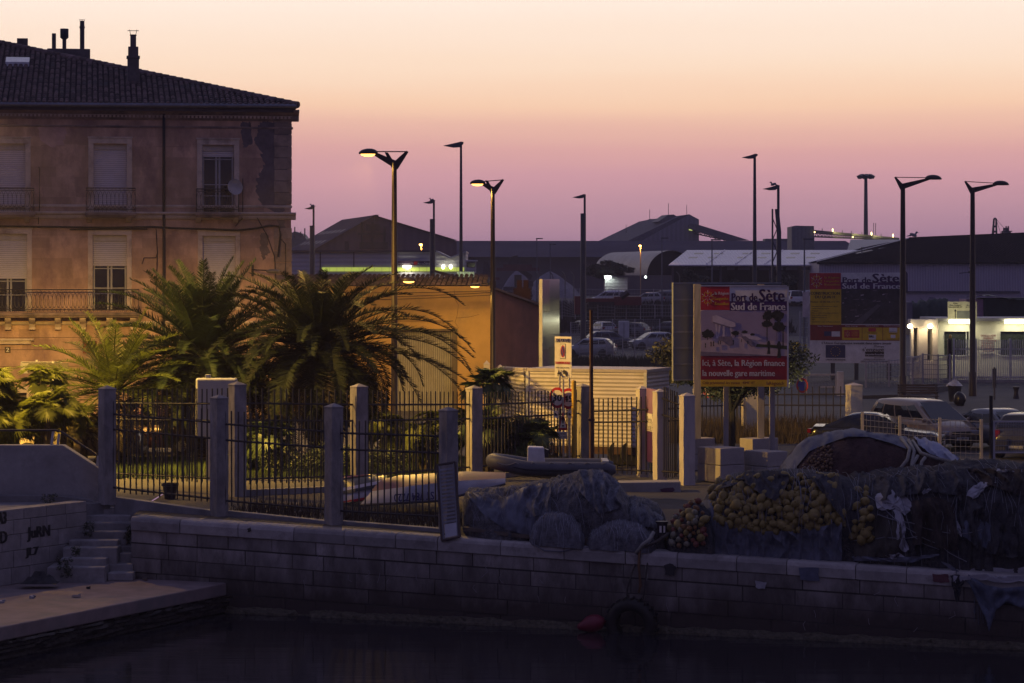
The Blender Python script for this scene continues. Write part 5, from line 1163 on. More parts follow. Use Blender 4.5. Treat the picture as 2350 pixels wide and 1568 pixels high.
# panel seen from behind
pb, wB, rzB = between(1545, 80, 1790, 81.5)
Bt = thing('billboard', 'large metal panel seen from its ribbed grey back, behind the front billboard', 'billboard', (pb.x, pb.y, 0), rzB)
zB1, zB0 = gz(650, 80.5), gz(871, 80.5); backm = M('panel_back', (.17, .19, .215), rough=.5, metal=.35, var=.15, scale=1)
b = MB(); b.box(0, wB, 0, .04, zB0, zB1); pn_ = b.build('panel', backm, Bt)
for i in range(7):
    z = zB0+(zB1-zB0)*i/6; b = MB(); b.box(0.01, wB-.01, -.045, 0, z-.035, z+.015) if 0 < i < 6 else b.box(-.02, wB+.02, -.06, .06, z-.02, z+.02); b.build('rib', M('rib_metal', (.24, .26, .29), rough=.45, metal=.4), Bt)
b = MB(); b.box(-.025, .0, -.05, .05, zB0, zB1); b.build('edge_trim', MATS['rib_metal'], Bt)
loc_post(Bt, 1600, 652, 1007, 79.9, .11); loc_post(Bt, 1746, 652, 1007, 81, .10)
# board at the harbour works
pc, wC, rzC = between(1858, 152, 2069, 150.5)
Ct = thing('billboard', 'huge site board for the new quay works with yellow, red and white fields', 'billboard', (pc.x, pc.y, 0), rzC)
zC1, zC0 = gz(626, 151), gz(834, 151); b = MB(); b.box(0, wC, 0, .08, zC0, zC1); fc = b.build('panel', s_wht, Ct)
B = Board(Ct, 145, 977, 155, 975, wC, zC0, zC1)
B.rect(145, 158, 430, 306, 'red_square', s_red, fc); B.rect(430, 241, 977, 304, 'purple_band', s_pur, fc); star_logo(B, 210, 232, 56, fc)
B.text([('la Région', 282, 207, 17, 135), ('Languedoc', 282, 239, 17, 135), ('Roussillon', 282, 271, 17, 137)], MATS['logo_yellow'], fc)
B.text([('Port de', 448, 246, 50, 252, 'L', .06), ('Sète', 718, 243, 78, 237, 'L', .06)], ink, fc); B.text([('Sud de France', 445, 300, 48, 520, 'L', .06)], inkw, fc)
B.rect(150, 306, 433, 629, 'yellow_field', s_yel, fc); kb = M('ink_dark', (.02, .015, .02), rough=.5)
B.text([('CONSTRUCTION', 155, 355, 25, 265, 'L', .06), ('DU QUAI H', 198, 388, 25, 178, 'L', .06), ('Montant : 43 582 028,12 € TTC', 155, 427, 14, 265)]+[('• '+q, 157, 466+i*20, 10, w_) for i, (q, w_) in enumerate((("Démolition de l'appontement Lafarge", 245), ('Construction du poste H', 165), ('Dragages', 68), ("Mise en oeuvre d'une digue provisoire", 252), ('Quai en paroi moulée', 145), ('Renforcement de sol', 142), ('VRD', 35), ('Equipements pour outillages portuaires', 265)))], kb, fc)
pic = B.rect(433, 304, 977, 620, 'aerial_photo', M('print_aerial', (.035, .033, .042), rough=.5, var=.8, scale=2.2, stain=(.11, .10, .12), stain_scale=3, stain_lo=.55), fc)
for k in range(60):
    x, y = rr.uniform(440, 950), rr.uniform(312, 600)
    if x > 700 and y > 430: continue
    w_, h_ = rr.uniform(8, 40), rr.uniform(3, 8); B.poly([(x, y), (x+w_, y-h_*.6), (x+w_+4, y+h_*.4), (x+4, y+h_)], 'printed_shed', ppale if rr.random() < .25 else pgrey, pic, 2) if k < 40 else None
B.poly([(540, 610), (760, 440), (790, 450), (640, 600), (620, 615)], 'printed_quay', M('print_q', (.10, .095, .11), rough=.5), pic, 3)
B.rect(150, 629, 977, 770, 'red_band', M('sign_deepred', (.20, .012, .02), rough=.5), fc)
for x0, x1 in ((440, 620), (625, 806), (811, 977)): B.rect(x0, 651, x1, 765, 'yellow_box', s_yel, fc, 2)
B.text([('Délai / Financement', 220, 646, 10, 138), ("Maître d'ouvrage", 470, 643, 10, 115), ("Maîtres d'oeuvre", 656, 641, 10, 115), ('Opérateurs économiques', 815, 640, 10, 158)], inkw, fc)
B.rect(460, 675, 598, 745, 'logo_red', s_red, fc, 3); B.text([('la Région', 530, 697, 10, 60), ('Languedoc', 530, 714, 10, 60), ('Roussillon', 530, 731, 10, 60)], MATS['logo_yellow'], fc, 5); star_logo(B, 492, 710, 24, fc, 5)
B.rect(278, 688, 342, 730, 'flag_small', M('eu_blue', (.02, .025, .10), rough=.5), fc, 3); B.rect(346, 688, 422, 735, 'logo_white', s_wht, fc, 3); B.rect(680, 656, 747, 688, 'logo_red', s_red, fc, 3); B.rect(682, 716, 748, 760, 'logo_white', s_wht, fc, 3); B.rect(866, 652, 938, 695, 'logo_white', s_wht, fc, 3); B.rect(880, 716, 923, 745, 'logo_white', s_wht, fc, 3)
B.text([('BRL', 686, 742, 20, 46, 'L', .08), ('BALINEAU', 870, 692, 8, 62), ('Entreprises', 868, 707, 9, 70), ('Pôle Ingénierie', 670, 704, 9, 88), ('Coordonnateur SPS', 844, 758, 9, 118), ("L'Union Européenne investit dans votre avenir", 258, 803, 20, 630, 'L', .05), ('UNION EUROPEENNE', 293, 952, 13, 180, 'L', .05), ('FONDS EUROPEEN DE', 640, 946, 13, 188), ('DEVELOPPEMENT REGIONAL', 612, 964, 13, 255), ("l'Europe", 733, 830, 18, 86), ("s'engage", 626, 866, 34, 192)], kb, fc, 5)
B.rect(292, 812, 470, 928, 'european_flag', MATS['eu_blue'], fc, 2)
for k in range(12):
    an = k*PI/6; cx, cy = 381+math.cos(an)*42, 870+math.sin(an)*42
    B.poly([(cx+math.sin(j*PI/5)*(6 if j % 2 == 0 else 2.5), cy-math.cos(j*PI/5)*(6 if j % 2 == 0 else 2.5)) for j in range(10)], 'star', s_yel, fc, 4)
B.rect(648, 870, 820, 912, 'dark_box', kb, fc, 2); B.text([('Languedoc-Roussillon', 652, 902, 17, 165)], inkw, fc, 5); B.text([('avec le FEDER', 730, 924, 8, 88)], kb, fc, 5)
for px in (1911, 1965, 2040): loc_post(Ct, px, 700, 905, 152, .12, mast)
# totem, seen edge-on
pt_, wT, rzT = between(1244, 93.4, 1284, 96.5)
T = thing('totem_sign', 'tall narrow glossy sign panel seen at a slant beside the ochre workshop', 'sign', (pt_.x, pt_.y, 0), rzT)
zt, zm = gz(641, 95), gz(880, 95); gl_ = M('glossy_print', (.16, .18, .185), rough=.10, var=.35, scale=.9, spec=1.0, metal=.8, stain=(.10, .11, .125), stain_scale=.8)
b = MB(); b.box(0, wT, 0, .08, zm, zt); ft = b.build('panel', gl_, T); b = MB(); b.box(-.05, .0, -.02, .1, zm-.2, zt+.01); b.build('edge_trim', M('trim_bright', (.6, .58, .55), rough=.3, metal=.5), T); B = Board(T, 0, 100, 0, 600, wT, zm, zt)
B.rect(0, 5, 40, 140, 'red_field', M('glossy_red', (.14, .03, .09), rough=.15, metal=.4), ft); B.rect(0, 145, 40, 190, 'yellow_field', M('glossy_yellow', (.2, .2, .03), rough=.15, metal=.4), ft); B.rect(0, 400, 42, 500, 'red_field', MATS['glossy_red'], ft); B.rect(42, 390, 75, 500, 'yellow_field', MATS['glossy_yellow'], ft); B.rect(0, 505, 100, 600, 'white_field', M('glossy_pale', (.20, .21, .23), rough=.25), ft)
b = MB(); b.box(.0, wT, -.012, -.002, B.Z(185), B.Z(183)); b.box(0, wT, -.012, -.002, B.Z(322), B.Z(320)); b.build('seam', kb, ft)
for x in (.3, wT-.4): b = MB(); b.box(x, x+.12, .1, .2, 0, zm+2); b.build('post', mast, T)
# no-parking sign and speed signs
wlit = M('sign_face', (.70, .66, .60), rough=.4); sred = M('traffic_red', (.42, .02, .03), rough=.4); sblu = M('traffic_blue', (.05, .06, .26), rough=.4); inkb = M('ink_blue', (.03, .03, .15), rough=.5)
Z_ = thing('no_parking_sign', 'white port zone no-parking board on three thin posts', 'sign', (gx(1273.5, 80), 80.3, 0), -.38)
wZ = 38/F*80/math.cos(.38); z1, z0 = gz(773, 80), gz(867, 80)
b = MB(); b.box(0, wZ, 0, .03, z0, z1); fz = b.build('panel', wlit, Z_); B = Board(Z_, 1690, 1800, 549, 832, wZ, z0, z1)
B.text([('ZONE PORTUAIRE', 1697, 588, 25, 96, 'L', .05)], inkb, fz); B.text([('STATIONNEMENT INTERDIT', 1695, 738, 16, 98, 'L', .05)], M('ink_red', (.35, .02, .03), rough=.5), fz); B.text([('MISE EN FOURRIERE SANS PREAVIS', 1700, 768, 8, 86)], kb, fz)
def disc(B, cx, cy, rx, ry, nm, m, par, lay): return B.poly([(cx+math.cos(2*PI*i/24)*rx, cy+math.sin(2*PI*i/24)*ry) for i in range(24)], nm, m, par, lay)
B.rect(1726, 599, 1762, 703, 'pictogram_frame', kb, fz, 1); B.rect(1727.5, 602, 1760.5, 700, 'pictogram_field', wlit, fz, 2); disc(B, 1744, 651, 14.5, 42, 'red_ring', sred, fz, 3); disc(B, 1744, 651, 11, 32, 'blue_disc', sblu, fz, 4); B.poly([(1734, 624), (1737, 618), (1755, 680), (1752, 686)], 'red_bar', sred, fz, 5)
B.poly([(1709, 812), (1709, 800), (1714, 798), (1716, 780), (1719, 780), (1720, 798), (1728, 800), (1734, 782), (1737, 784), (1732, 805), (1738, 808), (1738, 815)], 'tow_truck_icon', kb, fz, 3); B.poly([(1743, 792), (1750, 778), (1762, 782), (1770, 793), (1776, 800), (1774, 820), (1766, 818), (1748, 800)], 'car_icon', kb, fz, 3)
for x, y in ((1714, 817), (1732, 818), (1750, 803), (1768, 820)): disc(B, x, y, 3.5, 7, 'wheel_icon', kb, fz, 4)
def zpost(t, px, yt, yb, d, r=.035, m=None):
    b = MB(); b.tube([W(px, yb, d), W(px, yt, d)], r, 8); mt = (Matrix.Translation(t.location) @ Matrix.Rotation(t.rotation_euler.z, 4, 'Z')).inverted(); b.v = [tuple(mt @ Vector(v)) for v in b.v]; return b.build('post', m or M('post_galv', (.48, .46, .44), rough=.4, metal=.4), t, smooth=1)
for px in (1284, 1306): zpost(Z_, px, 860, 1080, 80.15)
def roadsign(px, py, rx, txt, label, d, h=1.0):
    t = thing('speed_sign', label, 'traffic sign', W(px, py, d), -.3); s = F/d; r = rx/s
    b = MB(); q = lambda k, y: b.prism([(math.cos(2*PI*i/28)*r*k*.82, y, math.sin(2*PI*i/28)*r*k) for i in range(28)], (0, .012, 0))
    q(1.0, 0); p = b.build('plate', sred, t); b = MB(); q(.74, -.008); b.build('white_disc', wlit, p); b = MB(); write(b, txt, 0, -r*.32, r*.62, r*.85, y=-.014, align='C', bold=.012); b.build('lettering', kb, p)
    return t
roadsign(1279, 913, 24, '30', 'round speed limit sign reading 30, left of the other one below the no-parking board', 79.6)
roadsign(1304, 915, 24, '45', 'round speed limit sign reading 45 right of the other one below the no-parking board', 79.7)
ws = thing('warning_sign', 'red triangular warning sign with an exclamation mark and a white plate under it', 'traffic sign', W(1292, 970, 79.4)); s = F/79.4
zpost(ws, 1292.5, 870, 1080, 79.5, .03)
b = MB(); tri = lambda k, y: b.prism([(-14/s*k*.8, y, (-18*k+0)/s), (14/s*k*.8, y, -18*k/s), (0, y, 26*k/s)], (0, .01, 0)); b.v += []; tri(1, 0); p = b.build('plate', sred, ws); b = MB(); tri(.66, -.008); b.build('white_field', wlit, p); b = MB(); write(b, '!', 0, -9/s, 22/s, 4/s, y=-.014, align='C', bold=.008); b.build('lettering', kb, p)
b = MB(); b.box(-15/s, 10/s, 0, .012, -38/s, -21/s); p = b.build('sub_plate', wlit, ws, bevel=.004); b = MB(); write(b, 'BORNES', -2.5/s, -28/s, 5/s, 18/s, y=-.006, align='C'); write(b, 'RETRACTABLES', -2.5/s, -35.5/s, 5/s, 22/s, y=-.006, align='C'); b.build('lettering', kb, p)
for px, lab in ((1276, 'small white lorry plate under the left speed sign'), (1308, 'small white lorry plate under the right speed sign')):
    t = thing('sub_plate', lab, 'sign plate', W(px, 951, 79.3)); b = MB(); b.box(-5/s, 5/s, 0, .012, -8/s, 8/s); p = b.build('plate', wlit, t); b = MB(); b.box(-3.5/s, 0, -.006, 0, -3/s, 3/s); b.box(.3/s, 3/s, -.006, 0, -3/s, 0.5/s); b.build('lorry_icon', kb, p)
yp = thing('yellow_post', 'thick yellow post beside the speed signs', 'post', W(1317, 1060, 79)); b = MB(); b.tube([(0, 0, 0), (0, 0, gz(877, 79)-gz(1060, 79))], .075, 10); b.ell((0, 0, gz(877, 79)-gz(1060, 79)), (.08, .08, .06), 10, 6); b.build('shaft', M('yellow_paint', (.45, .28, .03), rough=.5, var=.3), yp, smooth=.8)
# height limit sign, red-white barrier behind the fence
roadsign(1630, 893, 21, '2m', 'round height limit sign partly under the front billboard', 97)
roadsign(1841, 885, 17, '', 'round blue and red no-stopping sign at the foot of the bush', 104)
o = [q for q in bpy.data.objects if q.name.startswith('white_disc')][-1]; o.data.materials[0] = sblu
bt = thing('boom_barrier', 'red and white striped boom barrier behind the iron fence', 'barrier', W(1682, 1000, 99))
b = MB(); d = 99
for i in range(16):
    x0, x1 = 1592+i*5.6, 1592+i*5.6+5.6; y = 896+i*.75
    if i % 2: b.prism([W(x0, y-3, d), W(x1, y-2.4, d), W(x1, y+5.6, d), W(x0, y+5, d)], (0, .06, 0))
wh = MB(); wh.prism([W(1590, 893, d+.01), W(1683, 905, d+.01), W(1683, 914, d+.01), W(1590, 902, d+.01)], (0, .05, 0)); wo = wh.build('boom', wlit, bt, org=bt.location); b.build('red_stripes', sred, wo, org=bt.location)
b = MB(); bx(b, 1672, 1686, 903, 1003, d+.1, .4); b.build('cabinet', M('cabinet_white', (.5, .48, .5), rough=.5), bt, org=bt.location)
tl = thing('traffic_light', 'black traffic light head right of the striped barrier', 'traffic light', W(1693, 930, 96)); b = MB(); bx(b, 1685, 1700, 889, 930, 96, .3); b.build('housing', kb, tl, org=tl.location); b = MB(); bx(b, 1691, 1694, 930, 1010, 96.1, .1); b.build('post', mast, tl, org=tl.location)
# direction signs among the palms at the left
ds = thing('direction_sign', 'brown arrow direction sign seen from behind on a grey post', 'sign', (gx(122, 88), 88, 0)); d = 88
zpost(ds, 122, 829, 990, 88, .06)
b = MB(); b.prism([W(56, 846, d-.1), W(66, 834, d-.1), W(157, 833, d-.1), W(157, 856, d-.1), W(66, 858, d-.1)], (0, .03, 0)); b.build('arrow_panel', M('panel_brown', (.055, .045, .037), rough=.5), ds, org=ds.location, bevel=.005)
ds = thing('direction_sign', 'pale direction board half hidden behind the brown arrow sign', 'sign', (gx(90, 90), 90, 0)); d = 90
zpost(ds, 84, 826, 990, 90, .05)
b = MB(); bx(b, 47, 142, 830, 858, d-.1, .03); p = b.build('panel', M('sign_back_grey', (.20, .19, .19), rough=.5), ds, org=ds.location, bevel=.02); b = MB(); bx(b, 50, 139, 832, 833, d-.11, .01); b.build('border', kb, p, org=ds.location)
# electric cabinet on a post behind the front fence
ec = thing('advert_panel', 'grey rounded information panel on a post behind the front fence', 'information panel', (gx(497, 76), 76, 0)); d = 76
b = MB(); bx(b, 449, 544, 868, 1005, d, .22); b.build('case', M('case_grey', (.33, .34, .37), rough=.4, metal=.2, var=.1), ec, org=ec.location, bevel=.06)
b = MB(); bx(b, 471, 483, 860, 870, d+.05, .1); b.build('cap', MATS['case_grey'], ec, org=ec.location, bevel=.01)
b = MB(); bx(b, 473, 482, 1000, 1115, d+.05, .12); b.build('post', MATS['post_galv'], ec, org=ec.location)
# ================= palms, bushes, trees =================
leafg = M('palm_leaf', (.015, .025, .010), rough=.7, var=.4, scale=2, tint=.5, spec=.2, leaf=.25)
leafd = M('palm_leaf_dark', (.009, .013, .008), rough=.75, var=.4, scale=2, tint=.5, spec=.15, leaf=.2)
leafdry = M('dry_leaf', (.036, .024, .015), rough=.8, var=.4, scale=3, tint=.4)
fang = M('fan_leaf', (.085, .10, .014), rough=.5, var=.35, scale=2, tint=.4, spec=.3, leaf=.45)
trunkm = M('palm_trunk', (.045, .034, .025), rough=.95, var=.5, scale=6, bump=.04, bscale=9)
def frond(mb, base, az, el, ln, droop, nl, ll, rng, curl=0.0, w0=.030):
    p = Vector(base); n = 16; pts = [p.copy()]; dirs = []; e = el; a = az
    for i in range(n):
        d = Vector((math.cos(a)*math.cos(e), math.sin(a)*math.cos(e), math.sin(e))); dirs.append(d); p = p+d*(ln/n); pts.append(p.copy()); e -= droop/n*(.4+1.2*i/n); a += curl/n
    dirs.append(dirs[-1]); tt = rng.random()
    mb.tube(pts, [.035*(1-.8*i/n) for i in range(n+1)], 3, tt*.6, cap=False)
    for i in range(nl):
        f = .16+.84*(i+.5)/nl; x = f*n; k = min(int(x), n-1); q = pts[k].lerp(pts[k+1], x-k); t = dirs[k]
        side = t.cross(Vector((0, 0, 1)));
        if side.length < .05: side = Vector((1, 0, 0))
        side.normalize(); up = side.cross(t).normalized()
        w = w0*rng.uniform(.8, 1.2)
        L_ = ll*(math.sin(PI*(.18+.82*f)**.8)*.75+.28)*rng.uniform(.85, 1.1)
        for sg in (-1, 1):
            d = (t*rng.uniform(.55, .85)+side*sg*rng.uniform(.7, 1.05)+up*rng.uniform(.05, .55)).normalized(); tip = q+d*L_; tip.z -= L_*L_*rng.uniform(.05, .25)
            mid = q+d*L_*.5; mid.z -= L_*L_*.05; wv = t.cross(d).cross(d).normalized()*w*.5
            wv = t*w*.6
            mb.add([q-wv*.5, q+wv*.5, mid+wv*.9, mid-wv*.9, tip], [(0, 1, 2, 3), (3, 2, 4)], min(1, max(0, tt+rng.uniform(-.3, .3))))
def palm(label, px, ycrown, d, ln, n, seed, m, droop=(1.0, 1.9), elr=(-.35, 1.45), dead=14, tr=.28, nl=46, ll=.55, zb=0.0, fix=()):
    rng = random.Random(seed); c = W(px, ycrown, d); t = thing('palm_tree', label, 'palm tree', (c.x, c.y, zb)); h = c.z-zb
    b = MB(); prof = []
    k = 0; z = 0
    while z < h: prof += [(tr*rng.uniform(1.0, 1.12), z), (tr*.86, z+.06)]; z += .11
    prof.append((tr*1.25, h)); prof.append((tr*.5, h+.3)); b.lathe(prof, (0, 0, 0), 12); b.build('trunk', trunkm, t)
    b = MB()
    for i in range(n):
        f = (i+.5)/n; el = elr[1]-(elr[1]-elr[0])*f**.85+rng.uniform(-.1, .1); az = i*2.39996+rng.uniform(-.2, .2)
        frond(b, (math.cos(az)*.12, math.sin(az)*.12, h+.1), az, el, ln*rng.uniform(.82, 1.08)*(1 if el < 1.1 else .9), rng.uniform(*droop)*(1.1-.5*max(0, el)/1.5), nl, ll, rng, rng.uniform(-.25, .25))
    for az, el, l2, dr in fix: frond(b, (math.cos(az)*.12, math.sin(az)*.12, h+.1), az, el, l2, dr, nl+14, ll*1.05, rng, 0)
    b.build('fronds', m, t)
    if dead:
        b = MB()
        for i in range(dead): az = rng.uniform(0, 2*PI); frond(b, (math.cos(az)*.2, math.sin(az)*.2, h-.1-.25*rng.random()), az, rng.uniform(-1.0, 0), ln*rng.uniform(.5, .85), 1.5, 40, ll*.9, rng)
        b.build('dead_fronds', leafdry, t)
    return t
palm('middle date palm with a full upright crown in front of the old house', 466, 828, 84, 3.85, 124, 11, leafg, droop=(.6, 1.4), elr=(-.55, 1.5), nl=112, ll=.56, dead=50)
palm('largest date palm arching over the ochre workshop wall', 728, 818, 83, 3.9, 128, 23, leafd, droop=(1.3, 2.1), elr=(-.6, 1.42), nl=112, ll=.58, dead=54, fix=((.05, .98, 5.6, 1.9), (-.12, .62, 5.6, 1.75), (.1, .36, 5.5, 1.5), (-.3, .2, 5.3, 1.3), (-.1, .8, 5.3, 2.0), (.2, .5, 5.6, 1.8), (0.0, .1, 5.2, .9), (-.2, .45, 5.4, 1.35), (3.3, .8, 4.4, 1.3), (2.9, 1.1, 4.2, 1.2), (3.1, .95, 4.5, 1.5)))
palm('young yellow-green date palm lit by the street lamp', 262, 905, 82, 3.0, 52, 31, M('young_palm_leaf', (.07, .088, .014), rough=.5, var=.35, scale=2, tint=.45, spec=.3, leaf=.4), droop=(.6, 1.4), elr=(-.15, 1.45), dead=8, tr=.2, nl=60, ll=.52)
def fan_leaf(mb, base, dirv, pl, r, rng, nseg=26):
    d = Vector(dirv).normalized(); c = Vector(base)+d*pl; c.z -= pl*pl*.05
    mb.tube([base, (Vector(base)+c)/2+Vector((0, 0, .03)), c], .009, 3, .4, cap=False)
    side = d.cross(Vector((rng.uniform(-.3, .3), rng.uniform(-.3, .3), 1))).normalized(); up = side.cross(d).normalized(); tt = rng.random()
    tilt = rng.uniform(.6, 1.7)
    fw = (d*math.cos(tilt)+up*-math.sin(tilt)*.9).normalized()
    for i in range(nseg):
        an = -2.2+4.4*i/(nseg-1); v = (fw*math.cos(an)+side*math.sin(an)).normalized(); L_ = r*(.72+.28*math.cos(an*.8))*rng.uniform(.9, 1.05)
        tip = c+v*L_; tip.z -= L_*.12*rng.random()*2; mid = c+v*L_*.55; w_ = v.cross(d.cross(v) if v.cross(d).length > .1 else up)
        wv = (side*math.cos(an)-fw*math.sin(an))*L_*.05; mb.add([c, mid+wv+up*.012, tip, mid-wv+up*.012], [(0, 1, 2), (0, 2, 3)], min(1, max(0, tt+rng.uniform(-.15, .15))))
def fan_palm(label, px, ybase, d, n, spread, hgt, seed, m=None, r=.42, zb=0.0, trunk=.3, elr=(-.1, 1.5)):
    rng = random.Random(seed); c = W(px, ybase, d); t = thing('fan_palm', label, 'palm bush', (c.x, c.y, zb)); b = MB(); st = MB()
    for k in range(max(1, n//26)):
        ox, oy = rng.uniform(-.5, .5)*spread, rng.uniform(-.3, .3)*spread; h = hgt*rng.uniform(.3, 1.0) if n > 40 else hgt
        st.tube([(ox*.6, oy*.6, -.05), (ox, oy, h*.5), (ox, oy, h)], [.14, .12, .09], 7, rng.random())
        for i in range(min(26, n)):
            az = i*2.4+rng.uniform(-.3, .3); el = elr[0]+(elr[1]-elr[0])*rng.random()
            fan_leaf(b, (ox, oy, h), (math.cos(az)*math.cos(el), math.sin(az)*math.cos(el), math.sin(el)), rng.uniform(.35, .8), r*rng.uniform(.75, 1.15), rng)
    st.build('stem', trunkm, t)['kind'] = 'stuff'; b.build('fan_leaves', m or fang, t); return t
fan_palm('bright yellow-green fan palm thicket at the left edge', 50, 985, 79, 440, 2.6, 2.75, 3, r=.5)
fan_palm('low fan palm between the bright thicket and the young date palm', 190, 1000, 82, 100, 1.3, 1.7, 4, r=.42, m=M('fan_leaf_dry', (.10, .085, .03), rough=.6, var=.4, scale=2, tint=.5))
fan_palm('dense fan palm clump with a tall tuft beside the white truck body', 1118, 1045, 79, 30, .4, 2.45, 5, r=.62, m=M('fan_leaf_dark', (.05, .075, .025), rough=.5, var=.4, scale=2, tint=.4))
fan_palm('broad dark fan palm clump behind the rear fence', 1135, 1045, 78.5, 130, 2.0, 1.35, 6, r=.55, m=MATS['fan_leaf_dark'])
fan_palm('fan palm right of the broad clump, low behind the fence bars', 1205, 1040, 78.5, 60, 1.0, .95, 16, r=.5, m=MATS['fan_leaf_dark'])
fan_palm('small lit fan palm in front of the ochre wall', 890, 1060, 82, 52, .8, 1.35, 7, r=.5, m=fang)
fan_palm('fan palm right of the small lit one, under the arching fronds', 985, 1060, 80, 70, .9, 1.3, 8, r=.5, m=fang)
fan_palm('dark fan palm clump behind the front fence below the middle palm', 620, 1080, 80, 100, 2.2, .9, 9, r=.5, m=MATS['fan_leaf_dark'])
def leaves(mb, c, rad, n, size, rng, flat=.6):
    for i in range(n):
        v = Vector((rng.gauss(0, 1), rng.gauss(0, 1), rng.gauss(0, 1))).normalized()*rng.random()**.45
        p = Vector(c)+Vector((v.x*rad[0], v.y*rad[1], v.z*rad[2])); a = Vector((rng.uniform(-1, 1), rng.uniform(-1, 1), rng.uniform(-.6, 1))).normalized(); s = a.cross(Vector((rng.uniform(-1, 1), rng.uniform(-1, 1), rng.uniform(-1, 1)))).normalized(); z = size*rng.uniform(.6, 1.3)
        mb.add([p-a*z, p+s*z*.33, p+a*z, p-s*z*.33], [(0, 1, 2, 3)], rng.random())
def shrub_tree(name, label, px, ytop, ybot, wpx, d, zb, mcol, seed, ncl=60, nl=120, size=.09, trunk=True, cat='tree', group=None, lobes=None):
    rng = random.Random(seed); c = W(px, (ytop+ybot)/2, d); s = F/d; rx = wpx/2/s; rz_ = (ybot-ytop)/2/s; t = thing(name, label, cat, (c.x, d, zb), 0, group); cz = c.z-zb; b = MB()
    for i in range(ncl):
        v = Vector((rng.gauss(0, 1), rng.gauss(0, 1), rng.gauss(0, 1))).normalized()*rng.uniform(.45, .92)
        leaves(b, (v.x*rx, v.y*rx*.8, cz+v.z*rz_), (rx*.24, rx*.24, rz_*.2), nl, size, rng)
    b.build('crown', mcol, t); q = MB()
    if trunk:
        q.tube([(0, 0, 0), (.05, 0, cz*.4), (0, 0, cz*.8)], [.12, .1, .06], 7)
        for i in range(7): an = i*.9; q.tube([(0, 0, cz*.45), (math.cos(an)*rx*.3, math.sin(an)*rx*.3, cz*.8), (math.cos(an)*rx*.6, math.sin(an)*rx*.6, cz+rz_*.2)], [.06, .04, .015], 5)
        q.build('trunk', trunkm, t)
    return t
oleaf = M('olive_leaf', (.040, .042, .024), rough=.5, var=.35, scale=2, tint=.5, spec=.4)
shrub_tree('bush_tree', 'round olive-like tree growing behind the front billboard', 1678, 732, 920, 372, 87, 0, oleaf, 41, 190, 170, .08)
spot('bush_fill', W(1630, 940, 85.5), 50, (1, .85, .4), 120, tgt=W(1640, 860, 87)); spot('bush_fill', W(1835, 925, 86), 70, (1, .85, .4), 120, tgt=W(1830, 850, 87.2))  # added fill lights brightening the foliage, no lamp stands there
dkl = M('dark_leaf', (.028, .034, .028), rough=.7, var=.4, scale=1, tint=.4); grl = M('grey_leaf', (.040, .05, .040), rough=.7, var=.4, scale=1, tint=.4)
shrub_tree('pine_tree', 'round dark tree crown in front of the long shed', 1396, 598, 642, 112, 312, 3, dkl, 51, 70, 90, .22)
for i, (px, yt, yb, w_, d, lab) in enumerate(((1605, 628, 665, 44, 270, 'small grey-green tree in front of the open shed, left of the tall mast'), (1686, 640, 662, 24, 270, 'little tree right beside the tall mast at the open shed'), (1795, 622, 668, 66, 262, 'wide dark bush in front of the open shed, right of the lattice mast'), (1578, 612, 650, 32, 285, 'slim tree in front of the arched shelter opening'))):
    shrub_tree('small_tree', lab, px, yt, yb, w_, d, 2, grl, 60+i, 34, 70, .2)
# hedges and weeds: nobody could count these
def weeds(name, label, fn, n, h, m, seed, w=.012):
    rng = random.Random(seed); b = MB()
    for i in range(n):
        x, y, z = fn(rng); hh = h*rng.uniform(.4, 1.2); a = rng.uniform(0, 6.28); lx, ly = math.cos(a)*hh*.45*rng.random(), math.sin(a)*hh*.45*rng.random()
        b.add([(x-w, y, z), (x+w, y, z), (x+lx, y+ly, z+hh)], [(0, 1, 2)], rng.random())
    o = b.build(name, m); struct(o, 'stuff', label); return o
grass_g = M('lit_grass', (.055, .085, .018), rough=.7, var=.4, tint=.4, scale=1); grass_d = M('dry_weeds', (.075, .055, .035), rough=.85, var=.5, tint=.5, scale=1)
def lawn(r): x = r.uniform(-13, -1); y = r.uniform(76.5, 86); return x, y, .0
weeds('park_grass', 'short green grass under the palms', lawn, 15000, .16, grass_g, 1)
def strip(r): s = r.uniform(2, 20); o = r.uniform(-3.6, -1.4); p = qpt(s, o, 0); return p.x, p.y, qz(s)-.02
weeds('quay_weeds', 'dry weeds growing behind the front fence', strip, 5000, .42, grass_d, 2)
def strip2(r): x = r.uniform(5.2, 12.5); y = r.uniform(93, 99); return x, y, 0
weeds('verge_weeds', 'dry shrubs and weeds on the verge behind the iron fence', strip2, 6000, .8, grass_d, 3, .02)
def strip3(r): x = r.uniform(2.0, 12); y = r.uniform(150, 180); return x, y, 0
weeds('bank_grass', 'dark grass bank below the car park', strip3, 9000, .7, M('bank_grass', (.045, .05, .032), rough=.85, var=.4, tint=.4, scale=.3), 4, .04)
def strip4(r): x = r.uniform(-3, 30); y = r.uniform(270, 292); return x, y, (y-268)/24*3-.1
weeds('slope_scrub', 'dark scrub on the slope below the far yard', strip4, 9000, .9, M('scrub', (.03, .03, .026), rough=.9, var=.4, tint=.4, scale=.3), 5, .09)
b = MB(); rng = random.Random(8)
for i in range(90): leaves(b, (rng.uniform(-7.6, -3.2), rng.uniform(78, 79.5), rng.uniform(.1, .75)), (.3, .3, .25), 60, .06, rng)
struct(b.build('hedge_foliage', M('hedge_leaf', (.035, .05, .022), rough=.6, var=.4, tint=.5, scale=1)), 'stuff', 'dark low hedge foliage under the palms')
